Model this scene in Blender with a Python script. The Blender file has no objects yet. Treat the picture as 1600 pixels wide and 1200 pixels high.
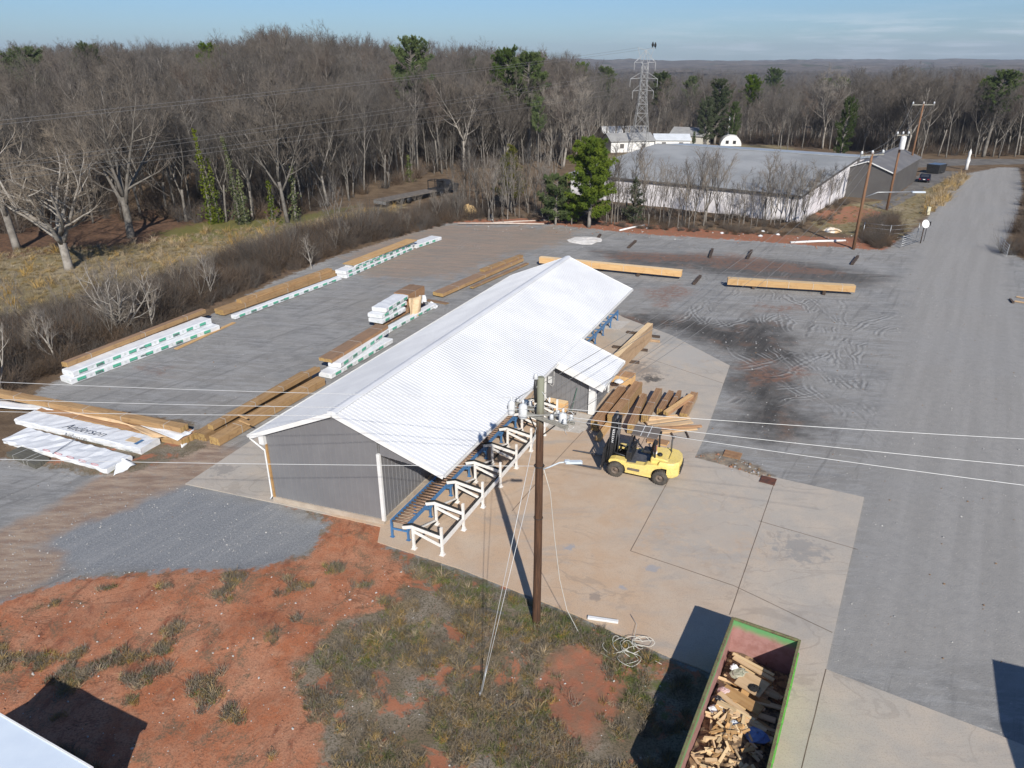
import bpy, math, random
import numpy as np
from mathutils import Vector, Matrix, noise as mnoise
R = math.radians
random.seed(7)
scene = bpy.context.scene
col = scene.collection
# ------------------------------------------------------------------ camera
CAM_H = 20.0
F_PX = 1110.0
PITCH = math.atan(503 / F_PX)
cd = bpy.data.cameras.new("camera")
cam = bpy.data.objects.new("camera", cd); col.objects.link(cam)
cd.sensor_width = 36.0; cd.lens = 36.0 * F_PX / 1600
cd.clip_start = 0.1; cd.clip_end = 30000
cam.location = (0, 0, CAM_H); cam.rotation_euler = (math.pi / 2 - PITCH, 0, 0)
scene.camera = cam
# ------------------------------------------------------------------ sky and sun
SUN_EL, SUN_AZ = 34.5, 169.8          # direction TO the sun, clockwise from +Y
world = bpy.data.worlds.new("World"); scene.world = world; world.use_nodes = True
wt = world.node_tree; wn = wt.nodes; wl = wt.links
for n in list(wn): wn.remove(n)
wout = wn.new('ShaderNodeOutputWorld'); wbg = wn.new('ShaderNodeBackground')
sky = wn.new('ShaderNodeTexSky'); sky.sky_type = 'NISHITA'; sky.sun_disc = False
sky.sun_elevation = R(SUN_EL); sky.sun_rotation = R(SUN_AZ)
sky.altitude = 250; sky.air_density = 1.0; sky.dust_density = 0.6; sky.ozone_density = 2.2
SKY_STRENGTH = 0.058
wbg.inputs[1].default_value = SKY_STRENGTH
# thin streaky clouds low in the right half of the sky, laid out by world direction
tc = wn.new('ShaderNodeTexCoord'); sep = wn.new('ShaderNodeSeparateXYZ')
wl.new(tc.outputs['Generated'], sep.inputs[0])
def wm(op, a, b=None, c=None):
    n = wn.new('ShaderNodeMath'); n.operation = op
    for i, v in enumerate((a, b, c)):
        if v is None: continue
        if isinstance(v, (int, float)): n.inputs[i].default_value = v
        else: wl.new(v, n.inputs[i])
    return n.outputs[0]
az = wm('ARCTAN2', sep.outputs[0], sep.outputs[1]); el = sep.outputs[2]
cmb = wn.new('ShaderNodeCombineXYZ')
wl.new(wm('MULTIPLY', az, 5.0), cmb.inputs[0]); wl.new(wm('MULTIPLY', el, 60.0), cmb.inputs[1])
cn = wn.new('ShaderNodeTexNoise'); cn.inputs['Scale'].default_value = 1.6; cn.inputs['Detail'].default_value = 9
cn.inputs['Roughness'].default_value = 0.62
wl.new(cmb.outputs[0], cn.inputs['Vector'])
mr = wn.new('ShaderNodeMapRange'); mr.interpolation_type = 'SMOOTHSTEP'
mr.inputs[1].default_value = 0.44; mr.inputs[2].default_value = 0.66
wl.new(cn.outputs[0], mr.inputs[0])
def wsm(x, a, b):
    n = wn.new('ShaderNodeMapRange'); n.interpolation_type = 'SMOOTHSTEP'
    n.inputs[1].default_value = a; n.inputs[2].default_value = b; wl.new(x, n.inputs[0]); return n.outputs[0]
cover = wm('MULTIPLY', wm('MULTIPLY', mr.outputs[0], wsm(az, 0.0, 0.4)), wm('MULTIPLY', wsm(el, -0.01, 0.008), wm('SUBTRACT', 1.0, wsm(el, 0.03, 0.065))))
cover = wm('MULTIPLY', cover, 0.5)
cmix = wn.new('ShaderNodeMix'); cmix.data_type = 'RGBA'
tint = wn.new('ShaderNodeMix'); tint.data_type = 'RGBA'; tint.blend_type = 'MULTIPLY'; tint.inputs[0].default_value = 1.0; tint.inputs[7].default_value = (0.78, 1.05, 1.42, 1)
wl.new(sky.outputs[0], tint.inputs[6])
wl.new(cover, cmix.inputs[0]); wl.new(tint.outputs[2], cmix.inputs[6])
cmix.inputs[7].default_value = (10.5, 11.6, 12.8, 1)
wl.new(cmix.outputs[2], wbg.inputs[0]); wl.new(wbg.outputs[0], wout.inputs[0])
sd = bpy.data.lights.new("sun", 'SUN'); sd.energy = 4.9; sd.angle = R(0.53); sd.color = (1.0, 0.94, 0.855)
sun = bpy.data.objects.new("sun", sd); col.objects.link(sun)
to_sun = Vector((math.sin(R(SUN_AZ)) * math.cos(R(SUN_EL)), math.cos(R(SUN_AZ)) * math.cos(R(SUN_EL)), math.sin(R(SUN_EL))))
sun.rotation_euler = to_sun.to_track_quat('Z', 'Y').to_euler(); sun.location = (20, -60, 60)
scene.view_settings.view_transform = 'Standard'; scene.view_settings.look = 'None'
scene.view_settings.exposure = 0.32; scene.view_settings.gamma = 1.0
scene.view_settings.use_curve_mapping = False
scene.cycles.volume_bounces = 0; scene.cycles.max_bounces = 6
scene.cycles.volume_max_steps = 64
# ------------------------------------------------------------------ helpers
def G(u, v, z=0.0):
    """point of the photograph (1600x1200) at height z, in metres"""
    x = (u - 800) / F_PX; w = -(v - 600) / F_PX
    d = (x, math.cos(PITCH) + w * math.sin(PITCH), -math.sin(PITCH) + w * math.cos(PITCH))
    t = (z - CAM_H) / d[2]
    return Vector((d[0] * t, d[1] * t, z))
def tag(o, label=None, cat=None, group=None, kind=None):
    if label: o['label'] = label
    if cat: o['category'] = cat
    if group: o['group'] = group
    if kind: o['kind'] = kind
    return o
def empty(name, loc=(0, 0, 0), rz=0.0, label=None, cat=None, group=None):
    o = bpy.data.objects.new(name, None); o.empty_display_size = 0.3
    o.location = loc; o.rotation_euler = (0, 0, rz); col.objects.link(o)
    return tag(o, label, cat, group)
def copy_tree(o, parent=None):
    c = o.copy(); col.objects.link(c); c.parent = parent
    for ch in list(o.children): copy_tree(ch, c)
    return c
class MB:
    def __init__(s): s.v = []; s.f = []; s.m = []; s.sm = []
    def add(s, vs, fs, mi=0, smooth=False):
        b = len(s.v); s.v.extend([tuple(p) for p in vs])
        for f in fs: s.f.append(tuple(b + i for i in f)); s.m.append(mi); s.sm.append(smooth)
    def box(s, c, size, rot=None, mi=0, taper=1.0):
        hx, hy, hz = size[0] / 2, size[1] / 2, size[2] / 2
        vs = []
        for z, k in ((-hz, 1.0), (hz, taper)):
            for x, y in ((-hx, -hy), (hx, -hy), (hx, hy), (-hx, hy)):
                p = Vector((x * k, y * k, z))
                if rot is not None: p = rot @ p
                vs.append(p + Vector(c))
        s.add(vs, [(0, 3, 2, 1), (4, 5, 6, 7), (0, 1, 5, 4), (1, 2, 6, 5), (2, 3, 7, 6), (3, 0, 4, 7)], mi)
    def beam(s, p0, p1, w, h, up=(0, 0, 1), mi=0):
        p0 = Vector(p0); p1 = Vector(p1); d = (p1 - p0); L = d.length
        if L < 1e-6: return
        d.normalize(); up = Vector(up)
        if abs(d.dot(up)) > 0.99: up = Vector((0, 1, 0))
        sx = d.cross(up).normalized(); sz = sx.cross(d).normalized()
        vs = []
        for p in (p0, p1):
            for a, b in ((-1, -1), (1, -1), (1, 1), (-1, 1)): vs.append(p + sx * (a * w / 2) + sz * (b * h / 2))
        s.add(vs, [(0, 1, 2, 3), (7, 6, 5, 4), (0, 4, 5, 1), (1, 5, 6, 2), (2, 6, 7, 3), (3, 7, 4, 0)], mi)
    def tube(s, pts, rad, n=6, mi=0, cap=True, smooth=True):
        pts = [Vector(p) for p in pts]
        if not isinstance(rad, (list, tuple)): rad = [rad] * len(pts)
        vs = []; fs = []
        ref = None
        for i, p in enumerate(pts):
            d = (pts[min(i + 1, len(pts) - 1)] - pts[max(i - 1, 0)])
            if d.length < 1e-9: d = Vector((0, 0, 1))
            d.normalize()
            if ref is None:
                ref = Vector((0, 0, 1)) if abs(d.z) < 0.9 else Vector((1, 0, 0))
            a = d.cross(ref).normalized(); b = a.cross(d).normalized(); ref = b
            for k in range(n):
                t = 2 * math.pi * k / n
                vs.append(p + (a * math.cos(t) + b * math.sin(t)) * rad[i])
        for i in range(len(pts) - 1):
            for k in range(n):
                k2 = (k + 1) % n
                fs.append((i * n + k, i * n + k2, (i + 1) * n + k2, (i + 1) * n + k))
        s.add(vs, fs, mi, smooth)
        if cap and n > 2:
            b = len(s.v) - len(vs)
            s.f.append(tuple(b + k for k in range(n))[::-1]); s.m.append(mi); s.sm.append(False)
            s.f.append(tuple(b + (len(pts) - 1) * n + k for k in range(n))); s.m.append(mi); s.sm.append(False)
    def cone(s, p0, p1, r0, mi=0):
        """three-sided tapering twig"""
        d = (p1 - p0); L = d.length
        if L < 1e-6: return
        d = d / L; ref = Vector((0, 0, 1)) if abs(d.z) < 0.9 else Vector((1, 0, 0))
        a = d.cross(ref).normalized(); b = a.cross(d)
        vs = [p0 + a * r0, p0 + (a * -0.5 + b * 0.866) * r0, p0 + (a * -0.5 - b * 0.866) * r0, p1]
        s.add(vs, [(0, 1, 3), (1, 2, 3), (2, 0, 3)], mi, True)
    def lathe(s, prof, n=16, c=(0, 0, 0), axis='z', mi=0, smooth=True):
        vs = []; fs = []; c = Vector(c)
        for r, h in prof:
            for k in range(n):
                t = 2 * math.pi * k / n; x, y = r * math.cos(t), r * math.sin(t)
                p = {'z': (x, y, h), 'y': (x, h, y), 'x': (h, x, y)}[axis]
                vs.append(c + Vector(p))
        for i in range(len(prof) - 1):
            for k in range(n):
                k2 = (k + 1) % n; q = (i * n + k, i * n + k2, (i + 1) * n + k2, (i + 1) * n + k)
                fs.append(q if axis == 'z' else q[::-1])
        s.add(vs, fs, mi, smooth)
    def prism(s, poly, z0, z1, mi=0, side_mi=None):
        """vertical prism over a plan polygon; z1 may be a function of (x, y)"""
        n = len(poly); a = sum(poly[i][0] * poly[(i + 1) % n][1] - poly[(i + 1) % n][0] * poly[i][1] for i in range(n))
        if a < 0: poly = poly[::-1]
        zt = z1 if callable(z1) else (lambda x, y: z1)
        vs = [(p[0], p[1], z0) for p in poly] + [(p[0], p[1], zt(p[0], p[1])) for p in poly]
        s.add(vs, [tuple(range(n))[::-1], tuple(range(n, 2 * n))], mi)
        b = len(s.v) - 2 * n
        for i in range(n):
            j = (i + 1) % n
            s.f.append((b + i, b + j, b + n + j, b + n + i)); s.m.append(mi if side_mi is None else side_mi); s.sm.append(False)
    def extr(s, prof, p0, ax, ay, az, y0, y1, mi=0, smooth=False):
        """closed profile (a,b) on axes ax, az at p0, extruded along ay from y0 to y1"""
        n = len(prof); p0 = Vector(p0); ax = Vector(ax); ay = Vector(ay); az = Vector(az)
        vs = [p0 + ax * a + az * b + ay * y0 for a, b in prof] + [p0 + ax * a + az * b + ay * y1 for a, b in prof]
        fs = [tuple(range(n)), tuple(range(n, 2 * n))[::-1]]
        for i in range(n):
            j = (i + 1) % n; fs.append((j, i, n + i, n + j))
        s.add(vs, fs, mi, smooth)
    def build(s, name, mats, parent=None, bevel=0.0, loc=None, rz=0.0):
        me = bpy.data.meshes.new(name); me.from_pydata(s.v, [], s.f)
        if not isinstance(mats, (list, tuple)): mats = [mats]
        for m in mats: me.materials.append(m)
        me.polygons.foreach_set('material_index', s.m); me.polygons.foreach_set('use_smooth', s.sm)
        me.update()
        o = bpy.data.objects.new(name, me); col.objects.link(o)
        if parent is not None: o.parent = parent
        if loc is not None: o.location = loc; o.rotation_euler = (0, 0, rz)
        if bevel > 0:
            b = o.modifiers.new('bevel', 'BEVEL'); b.width = bevel; b.segments = 1; b.limit_method = 'ANGLE'; b.angle_limit = R(40)
        return o
# ------------------------------------------------------------------ materials
class NT:
    def __init__(s, name):
        s.mat = bpy.data.materials.new(name); s.mat.use_nodes = True; s.t = s.mat.node_tree
        s.b = s.t.nodes['Principled BSDF']; s.n = s.t.nodes; s.l = s.t.links
    def new(s, ty): return s.n.new(ty)
    def put(s, sock, v):
        if isinstance(v, bpy.types.NodeSocket): s.l.new(v, sock)
        elif isinstance(v, (tuple, list)) and len(v) == 3 and sock.type == 'RGBA': sock.default_value = (*v, 1)
        else: sock.default_value = v
    def coord(s, kind='Object'):
        return s.new('ShaderNodeTexCoord').outputs[kind]
    def mapping(s, vec, scale=(1, 1, 1), rot=(0, 0, 0), loc=(0, 0, 0)):
        n = s.new('ShaderNodeMapping'); s.l.new(vec, n.inputs[0]); n.inputs['Scale'].default_value = scale
        n.inputs['Rotation'].default_value = rot; n.inputs['Location'].default_value = loc; return n.outputs[0]
    def noise(s, vec, scale, detail=4, rough=0.55, dist=0.0, out=0):
        n = s.new('ShaderNodeTexNoise'); n.inputs['Scale'].default_value = scale; n.inputs['Detail'].default_value = detail
        n.inputs['Roughness'].default_value = rough; n.inputs['Distortion'].default_value = dist
        if vec is not None: s.l.new(vec, n.inputs['Vector'])
        return n.outputs[out]
    def voro(s, vec, scale, feature='F1', out=0):
        n = s.new('ShaderNodeTexVoronoi'); n.feature = feature; n.inputs['Scale'].default_value = scale
        s.l.new(vec, n.inputs['Vector']); return n.outputs[out]
    def wave(s, vec, scale, dist=0, detail=2, dscale=1.0, direction='X'):
        n = s.new('ShaderNodeTexWave'); n.bands_direction = direction
        n.inputs['Scale'].default_value = scale; n.inputs['Distortion'].default_value = dist
        n.inputs['Detail'].default_value = detail; n.inputs['Detail Scale'].default_value = dscale
        s.l.new(vec, n.inputs['Vector']); return n.outputs[1]
    def math(s, op, a, b=None, clamp=False):
        n = s.new('ShaderNodeMath'); n.operation = op; n.use_clamp = clamp; s.put(n.inputs[0], a)
        if b is not None: s.put(n.inputs[1], b)
        return n.outputs[0]
    def ss(s, x, a, b, t0=0.0, t1=1.0):
        n = s.new('ShaderNodeMapRange'); n.interpolation_type = 'SMOOTHSTEP'; s.put(n.inputs[0], x)
        for i, v in enumerate((a, b, t0, t1)): n.inputs[1 + i].default_value = v
        return n.outputs[0]
    def mix(s, f, a, b, mode='MIX'):
        n = s.new('ShaderNodeMix'); n.data_type = 'RGBA'; n.blend_type = mode
        s.put(n.inputs[0], f); s.put(n.inputs[6], a); s.put(n.inputs[7], b); return n.outputs[2]
    def attr(s, name, out='Fac'):
        n = s.new('ShaderNodeAttribute'); n.attribute_name = name; return n.outputs[out]
    def bump(s, h, strength=0.3, dist=0.02):
        n = s.new('ShaderNodeBump'); n.inputs['Strength'].default_value = strength; n.inputs['Distance'].default_value = dist
        s.put(n.inputs['Height'], h); s.l.new(n.outputs[0], s.b.inputs['Normal'])
    def out(s, colr=None, rough=None, metal=None, spec=None):
        if colr is not None: s.put(s.b.inputs['Base Color'], colr)
        if rough is not None: s.put(s.b.inputs['Roughness'], rough)
        if metal is not None: s.put(s.b.inputs['Metallic'], metal)
        if spec is not None: s.b.inputs['Specular IOR Level'].default_value = spec
        return s.mat
def M(name, c1, c2=None, scale=3.0, rough=0.7, metal=0.0, spec=0.4, bump=0.0, fine=None, obj_var=0.0, stretch=(1, 1, 1), contrast=(0.35, 0.65)):
    t = NT(name); v = t.mapping(t.coord('Object'), stretch)
    c = c1
    if c2 is not None:
        c = t.mix(t.ss(t.noise(v, scale, 6, 0.62), *contrast), c1, c2)
        if fine: c = t.mix(t.math('MULTIPLY', t.ss(t.noise(v, scale * 9, 3), 0.45, 0.7), 0.6), c, fine)
    if obj_var:
        oi = t.new('ShaderNodeObjectInfo').outputs['Random']
        hs = t.new('ShaderNodeHueSaturation'); t.put(hs.inputs['Color'], c)
        t.put(hs.inputs['Value'], t.ss(oi, 0.0, 1.0, 1 - obj_var, 1 + obj_var)); c = hs.outputs[0]
    if bump: t.bump(t.noise(v, scale * 6, 4), bump, 0.02)
    return t.out(c, rough, metal, spec)
# ------------------------------------------------------------------ terrain
def P2(pts): return [tuple(G(u, v)[:2]) for u, v in pts]
def sdf(poly, X, Y):
    """signed distance to a plan polygon, positive inside"""
    px = np.array([p[0] for p in poly]); py = np.array([p[1] for p in poly]); n = len(poly)
    best = np.full(X.shape, 1e18); inside = np.zeros(X.shape, bool)
    for i in range(n):
        x0, y0 = px[i], py[i]; x1, y1 = px[(i + 1) % n], py[(i + 1) % n]
        ex, ey = x1 - x0, y1 - y0; L = ex * ex + ey * ey + 1e-12
        t = np.clip(((X - x0) * ex + (Y - y0) * ey) / L, 0, 1)
        dx = X - x0 - t * ex; dy = Y - y0 - t * ey; best = np.minimum(best, dx * dx + dy * dy)
        c = (y0 > Y) != (y1 > Y)
        xi = x0 + (Y - y0) * ex / (ey if abs(ey) > 1e-12 else 1e-12)
        inside ^= c & (X < xi)
    d = np.sqrt(best); return np.where(inside, d, -d)
def vnoise(X, Y, s, seed=0):
    X = X / s; Y = Y / s; xi = np.floor(X).astype(np.int64); yi = np.floor(Y).astype(np.int64); fx = X - xi; fy = Y - yi
    def h(a, b):
        n = (a * 374761393 + b * 668265263 + seed * 144665) & 0x7fffffff
        n = ((n ^ (n >> 13)) * 1274126177) & 0x7fffffff
        return ((n ^ (n >> 16)) & 0xffff) / 65535.0
    fx = fx * fx * (3 - 2 * fx); fy = fy * fy * (3 - 2 * fy)
    return (h(xi, yi) * (1 - fx) + h(xi + 1, yi) * fx) * (1 - fy) + (h(xi, yi + 1) * (1 - fx) + h(xi + 1, yi + 1) * fx) * fy
def sstep(x, a, b):
    t = np.clip((x - a) / (b - a), 0, 1); return t * t * (3 - 2 * t)
# wood edge on the left, seen from above (ground metres)
WOOD_L = P2([(-420, 470), (-120, 392), (60, 362), (190, 348), (330, 352), (450, 345), (545, 318), (600, 298), (700, 272), (790, 262)]) + [(-2, 152), (20, 178), (18, 260), (-320, 330), (-330, 60)]
YARD = P2([(40, 625), (95, 592), (335, 490), (430, 440), (530, 400), (700, 348), (850, 350), (1000, 366), (1240, 382), (1380, 392), (1440, 352), (1480, 300), (1500, 274), (1560, 262), (1592, 262),
           (1598, 300), (1582, 360), (1565, 385), (1620, 420), (2100, 520), (2600, 1400), (1120, 1400), (1125, 1062), (1046, 1030), (900, 963), (720, 892), (600, 852), (606, 822), (430, 782), (478, 797), (515, 822), (478, 868), (400, 892), (270, 893), (120, 905), (20, 935), (-60, 980), (-700, 960), (-700, 745), (-60, 715), (20, 720), (150, 745), (225, 735), (325, 700), (300, 660), (150, 640)])
RED = P2([(-900, 1040), (-60, 960), (20, 935), (120, 903), (270, 890), (400, 890), (478, 866), (512, 824), (472, 796), (428, 784), (500, 790), (604, 815), (606, 850), (660, 900), (590, 960), (520, 980), (470, 1040), (505, 1120), (480, 1400), (-900, 1500)])
RED2 = P2([(850, 1030), (905, 1000), (960, 1048), (990, 1090), (975, 1140), (925, 1150), (880, 1190), (850, 1110)])
RED3 = P2([(700, 346), (850, 342), (1000, 350), (1130, 362), (1250, 370), (1400, 375), (1392, 396), (1200, 384), (1000, 372), (850, 357), (745, 362), (640, 425), (560, 445), (600, 395)])
RED4 = P2([(1180, 565), (1250, 575), (1235, 595), (1180, 600)])
RED5 = P2([(1272, 335), (1330, 322), (1372, 330), (1380, 345), (1300, 352)])
REDP = [P2([(950, 395), (1150, 398), (1310, 425), (1250, 430), (1100, 412), (960, 405)]), P2([(1010, 452), (1060, 444), (1080, 460), (1030, 478)]), P2([(1195, 475), (1240, 480), (1230, 492), (1200, 490)]),
        P2([(1580, 645), (1640, 655), (1640, 690), (1590, 680)]), P2([(980, 500), (1010, 506), (1000, 512), (950, 508)]), P2([(1085, 742), (1120, 738), (1130, 750), (1100, 755)]),
        P2([(225, 575), (262, 570), (250, 582), (232, 584)])]
PATH = P2([(-700, 860), (-60, 850), (60, 805), (130, 760), (240, 712), (330, 672), (350, 700), (400, 700), (330, 745), (292, 752), (240, 778), (140, 818), (60, 850), (-60, 890), (-700, 930)])
TAN = P2([(540, 400), (590, 372), (700, 352), (880, 356), (900, 372), (800, 400), (720, 430), (610, 440), (560, 425)])
DARK = P2([(930, 392), (1100, 398), (1260, 410), (1390, 432), (1350, 448), (1230, 440), (1100, 425), (960, 412)])
DARK2 = P2([(935, 490), (1040, 492), (1130, 508), (1180, 495), (1230, 515), (1240, 560), (1230, 600), (1270, 640), (1255, 680), (1190, 690), (1150, 640), (1140, 590), (1150, 550), (1060, 520), (950, 508)])
RUTS = P2([(1080, 712), (1125, 706), (1190, 730), (1215, 752), (1180, 752), (1120, 730)])
LDIRT = P2([(-700, 850), (20, 845), (95, 868), (110, 892), (20, 932), (-60, 975), (-700, 955)])
TRACKS = P2([(1040, 470), (1400, 440), (1410, 600), (1390, 700), (1300, 760), (1150, 700), (1130, 560)])
ROAD = P2([(1492, 275), (1560, 263), (1592, 263), (1590, 330), (1570, 400), (1600, 520), (1680, 700), (1700, 900), (1700, 1060), (1290, 1045), (1352, 778), (1400, 560), (1420, 440), (1445, 350)])
GRASS = P2([(-500, 470), (-100, 410), (60, 388), (180, 385), (330, 362), (470, 350), (560, 330), (640, 318), (600, 345), (470, 372), (400, 388), (270, 432), (100, 492), (0, 512), (-500, 560)])
GRASS2 = P2([(1265, 350), (1320, 322), (1400, 310), (1440, 292), (1500, 276), (1470, 310), (1420, 360), (1400, 378), (1350, 372), (1290, 362)])
GRASS3 = P2([(940, 245), (1040, 232), (1160, 222), (1240, 225), (1240, 235), (950, 262)])
LITTER = P2([(-500, 440), (0, 352), (200, 330), (400, 330), (460, 350), (330, 368), (180, 388), (40, 402), (-300, 450)])
MOSS = P2([(250, 365), (330, 345), (470, 338), (560, 322), (480, 352), (330, 380), (260, 378)])
ASPH = P2([(1425, 286), (1440, 268), (1500, 268), (1490, 276), (1440, 300), (1400, 322), (1385, 330), (1360, 322), (1410, 300)])
ROAD2 = [(60, 152.5), (84, 152.5), (95, 156), (110, 158), (150, 157), (240, 150), (240, 159), (150, 166), (110, 167), (90, 166), (60, 161)]
BGRAV = P2([(120, 800), (200, 772), (290, 762), (430, 790), (515, 822), (478, 868), (400, 892), (270, 893), (140, 895), (40, 880)])
LGRN = P2([(640, 872), (700, 872), (840, 925), (960, 965), (1060, 1020), (1040, 1120), (985, 1085), (930, 1010), (860, 1000), (800, 975), (700, 930)])
BRUSH = P2([(-300, 560), (-40, 500), (40, 500), (130, 480), (270, 432), (400, 388), (480, 368), (600, 343), (680, 330), (745, 330), (790, 340), (720, 346), (660, 362), (560, 385), (520, 402), (425, 438), (330, 482), (210, 540), (80, 590), (30, 612), (-200, 640)])
WH = [(14.2, 101), (36.8, 95.4), (59.5, 124), (57, 140), (20, 141)]
def terrain(X, Y):
    X = np.asarray(X, float); Y = np.asarray(Y, float)
    r = np.hypot(X, Y)
    z = 6.0 * sstep(sdf(WOOD_L, X, Y), 4, 70)
    far = sstep(Y, 175, 420) * sstep(X, -120, 40)
    z = z - 16 * far
    roll = 15 * (vnoise(X, Y, 420, 3) - 0.5) + 8 * (vnoise(X, Y, 170, 4) - 0.5)
    z = z + roll * sstep(r, 230, 600)
    z = z + 20 * sstep(r, 1500, 4200) + 16 * (vnoise(X, Y, 900, 5) - 0.5) * sstep(r, 900, 2500)
    z = z + 14 * (vnoise(X, Y, 260, 9) - 0.5) * sstep(r, 1500, 3500)
    out = (1 - sstep(sdf(YARD, X, Y), -0.5, 0.8)) * sstep(-sdf(SLAB, X, Y), 0.0, 0.6) * (1 - sstep(r, 200, 260))
    z = z + out * (0.13 * (vnoise(X, Y, 2.3, 1) - 0.5) + 0.09 * (vnoise(X, Y, 0.7, 2) - 0.5) + 0.1)
    z = z + 0.10 * sstep(sdf(RUTS, X, Y), -0.3, 0.3) * vnoise(X + Y, Y * 0.2, 0.45, 7)
    z = z + 0.05 * sstep(sdf(DARK2, X, Y), -1, 1) * (vnoise(X * 0.3 + Y, X, 0.5, 8) - 0.6)
    return z
def TZ(x, y): return float(terrain(np.array([x]), np.array([y]))[0])
SLAB = P2([(590, 848), (720, 890), (900, 962), (1046, 1028), (1094, 1046), (1130, 1062), (1040, 1400), (1250, 1400), (2300, 1480), (2000, 1330), (1560, 1150), (1290, 1047), (1350, 778), (1180, 740), (1085, 716), (1102, 680), (1130, 600), (1140, 572), (1048, 524), (975, 497), (940, 478)]) \
    + [(4.9, 57.0), (-3.0, 59.5), (-15.05, 36.2), (-16.97, 31.48), (-11.8, 29.75), (-6.2, 27.75)]
def axis_pts(segs):
    o = [segs[0][0]]
    for a, b, st in segs:
        n = max(1, int(round((b - a) / st))); o += [a + (b - a) * (i + 1) / n for i in range(n)]
    return np.array(o)
gx = axis_pts([(-6000, -1500, 220), (-1500, -400, 60), (-400, -120, 12), (-120, -40, 1.6), (-40, 28, 0.33), (28, 110, 0.9), (110, 240, 5), (240, 900, 35), (900, 6000, 150)])
gy = axis_pts([(-300, -20, 40), (-20, 8, 4), (8, 48, 0.33), (48, 100, 0.65), (100, 190, 1.6), (190, 600, 12), (600, 2000, 60), (2000, 7000, 170)])
GX, GY = np.meshgrid(gx, gy); FX, FY = GX.ravel(), GY.ravel()
GZ = terrain(FX, FY)
me = bpy.data.meshes.new('ground')
nx, ny = len(gx), len(gy)
me.vertices.add(nx * ny); me.vertices.foreach_set('co', np.stack([FX, FY, GZ], 1).astype(np.float32).ravel())
idx = (np.arange(ny - 1)[:, None] * nx + np.arange(nx - 1)[None, :]).ravel()
quads = np.stack([idx, idx + 1, idx + nx + 1, idx + nx], 1).astype(np.int32)
me.loops.add(quads.size); me.loops.foreach_set('vertex_index', quads.ravel())
me.polygons.add(len(quads)); me.polygons.foreach_set('loop_start', np.arange(0, quads.size, 4, dtype=np.int32)); me.polygons.foreach_set('loop_total', np.full(len(quads), 4, np.int32))
me.polygons.foreach_set('use_smooth', np.ones(len(quads), bool)); me.update(calc_edges=True); me.validate()
def put_attr(name, arr):
    a = me.attributes.new(name, 'FLOAT', 'POINT'); a.data.foreach_set('value', np.clip(arr, -30, 30).astype(np.float32))
for nm, pl in (('yard', YARD), ('red', RED), ('tan', TAN), ('dark', DARK), ('dark2', DARK2), ('road', ROAD), ('grass', GRASS), ('litter', LITTER), ('moss', MOSS), ('bgrav', BGRAV), ('lgrn', LGRN), ('brushg', BRUSH), ('ruts', RUTS), ('tracks', TRACKS)):
    put_attr(nm, sdf(pl, FX, FY))
put_attr('redb', np.maximum.reduce([sdf(p, FX, FY) for p in [RED2, RED3, RED5]]))
put_attr('redp', np.maximum.reduce([sdf(p, FX, FY) for p in [RED4] + REDP]))
put_attr('grassb', np.maximum(sdf(GRASS2, FX, FY), sdf(GRASS3, FX, FY)))
put_attr('pathd', np.maximum(sdf(PATH, FX, FY), sdf(LDIRT, FX, FY)))
put_attr('asph', np.maximum(sdf(ASPH, FX, FY), sdf(ROAD2, FX, FY)))
put_attr('near', 60 - np.hypot(FX - 2, FY))
ground = bpy.data.objects.new('ground', me); col.objects.link(ground); tag(ground, kind='structure')

g = NT('ground_soil'); V = g.coord('Object')
n_big = g.noise(V, 0.09, 5, 0.6); n_mid = g.noise(V, 0.45, 6, 0.62); n_sm = g.noise(V, 2.2, 6, 0.65); n_fine = g.noise(V, 14, 4, 0.7); n_gr = g.noise(V, 55, 2, 0.7)
LD = R(24.2)
def along(az_, sx_, sy_): return g.mapping(g.mapping(V, (1, 1, 1), (0, 0, R(az_))), (sx_, sy_, 1))
Vs = along(34, 1.4, .12)           # streaks along the yard
Vc = along(100, 1.2, .16)          # streaks across it
st1 = g.noise(Vs, 1.3, 6, 0.7, 0.6); st2 = g.noise(Vc, 1.2, 6, 0.72, 0.8)
def edge(name, amp=1.2, soft=0.35, ns=None):
    d = g.math('ADD', g.attr(name), g.math('MULTIPLY', g.math('SUBTRACT', ns or n_mid, 0.5), amp * 2.2))
    return g.ss(d, -soft, soft)
def cm(f, a, b): return g.mix(f, a, b)
# leaf-strewn earth everywhere else
c = cm(g.ss(n_mid, .35, .65), (0.115, 0.078, 0.048), (0.19, 0.135, 0.085))
c = cm(g.ss(n_fine, .45, .7), c, (0.062, 0.046, 0.032))
# rough pasture
gt = cm(g.ss(n_sm, .35, .65), (0.235, 0.19, 0.11), (0.165, 0.14, 0.07))
gt = cm(g.ss(n_big, .45, .62), gt, (0.29, 0.24, 0.155))
gt = cm(g.math('MULTIPLY', g.ss(n_fine, .5, .75), .5), gt, (0.10, 0.085, 0.04))
c = cm(edge('grass', 2.5, 1.0), c, gt); c = cm(edge('grassb', 1.5, .6), c, gt)
lt = cm(g.ss(n_sm, .4, .6), (0.15, 0.085, 0.052), (0.085, 0.052, 0.034)); c = cm(edge('litter', 3, 1.2), c, lt)
c = cm(g.math('MULTIPLY', edge('moss', 4, 1.0, n_sm), .75), c, (0.135, 0.14, 0.038))
c = cm(edge('brushg', 1.5, .8), c, cm(g.ss(n_sm, .4, .6), (0.085, 0.058, 0.042), (0.17, 0.115, 0.075)))
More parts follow.
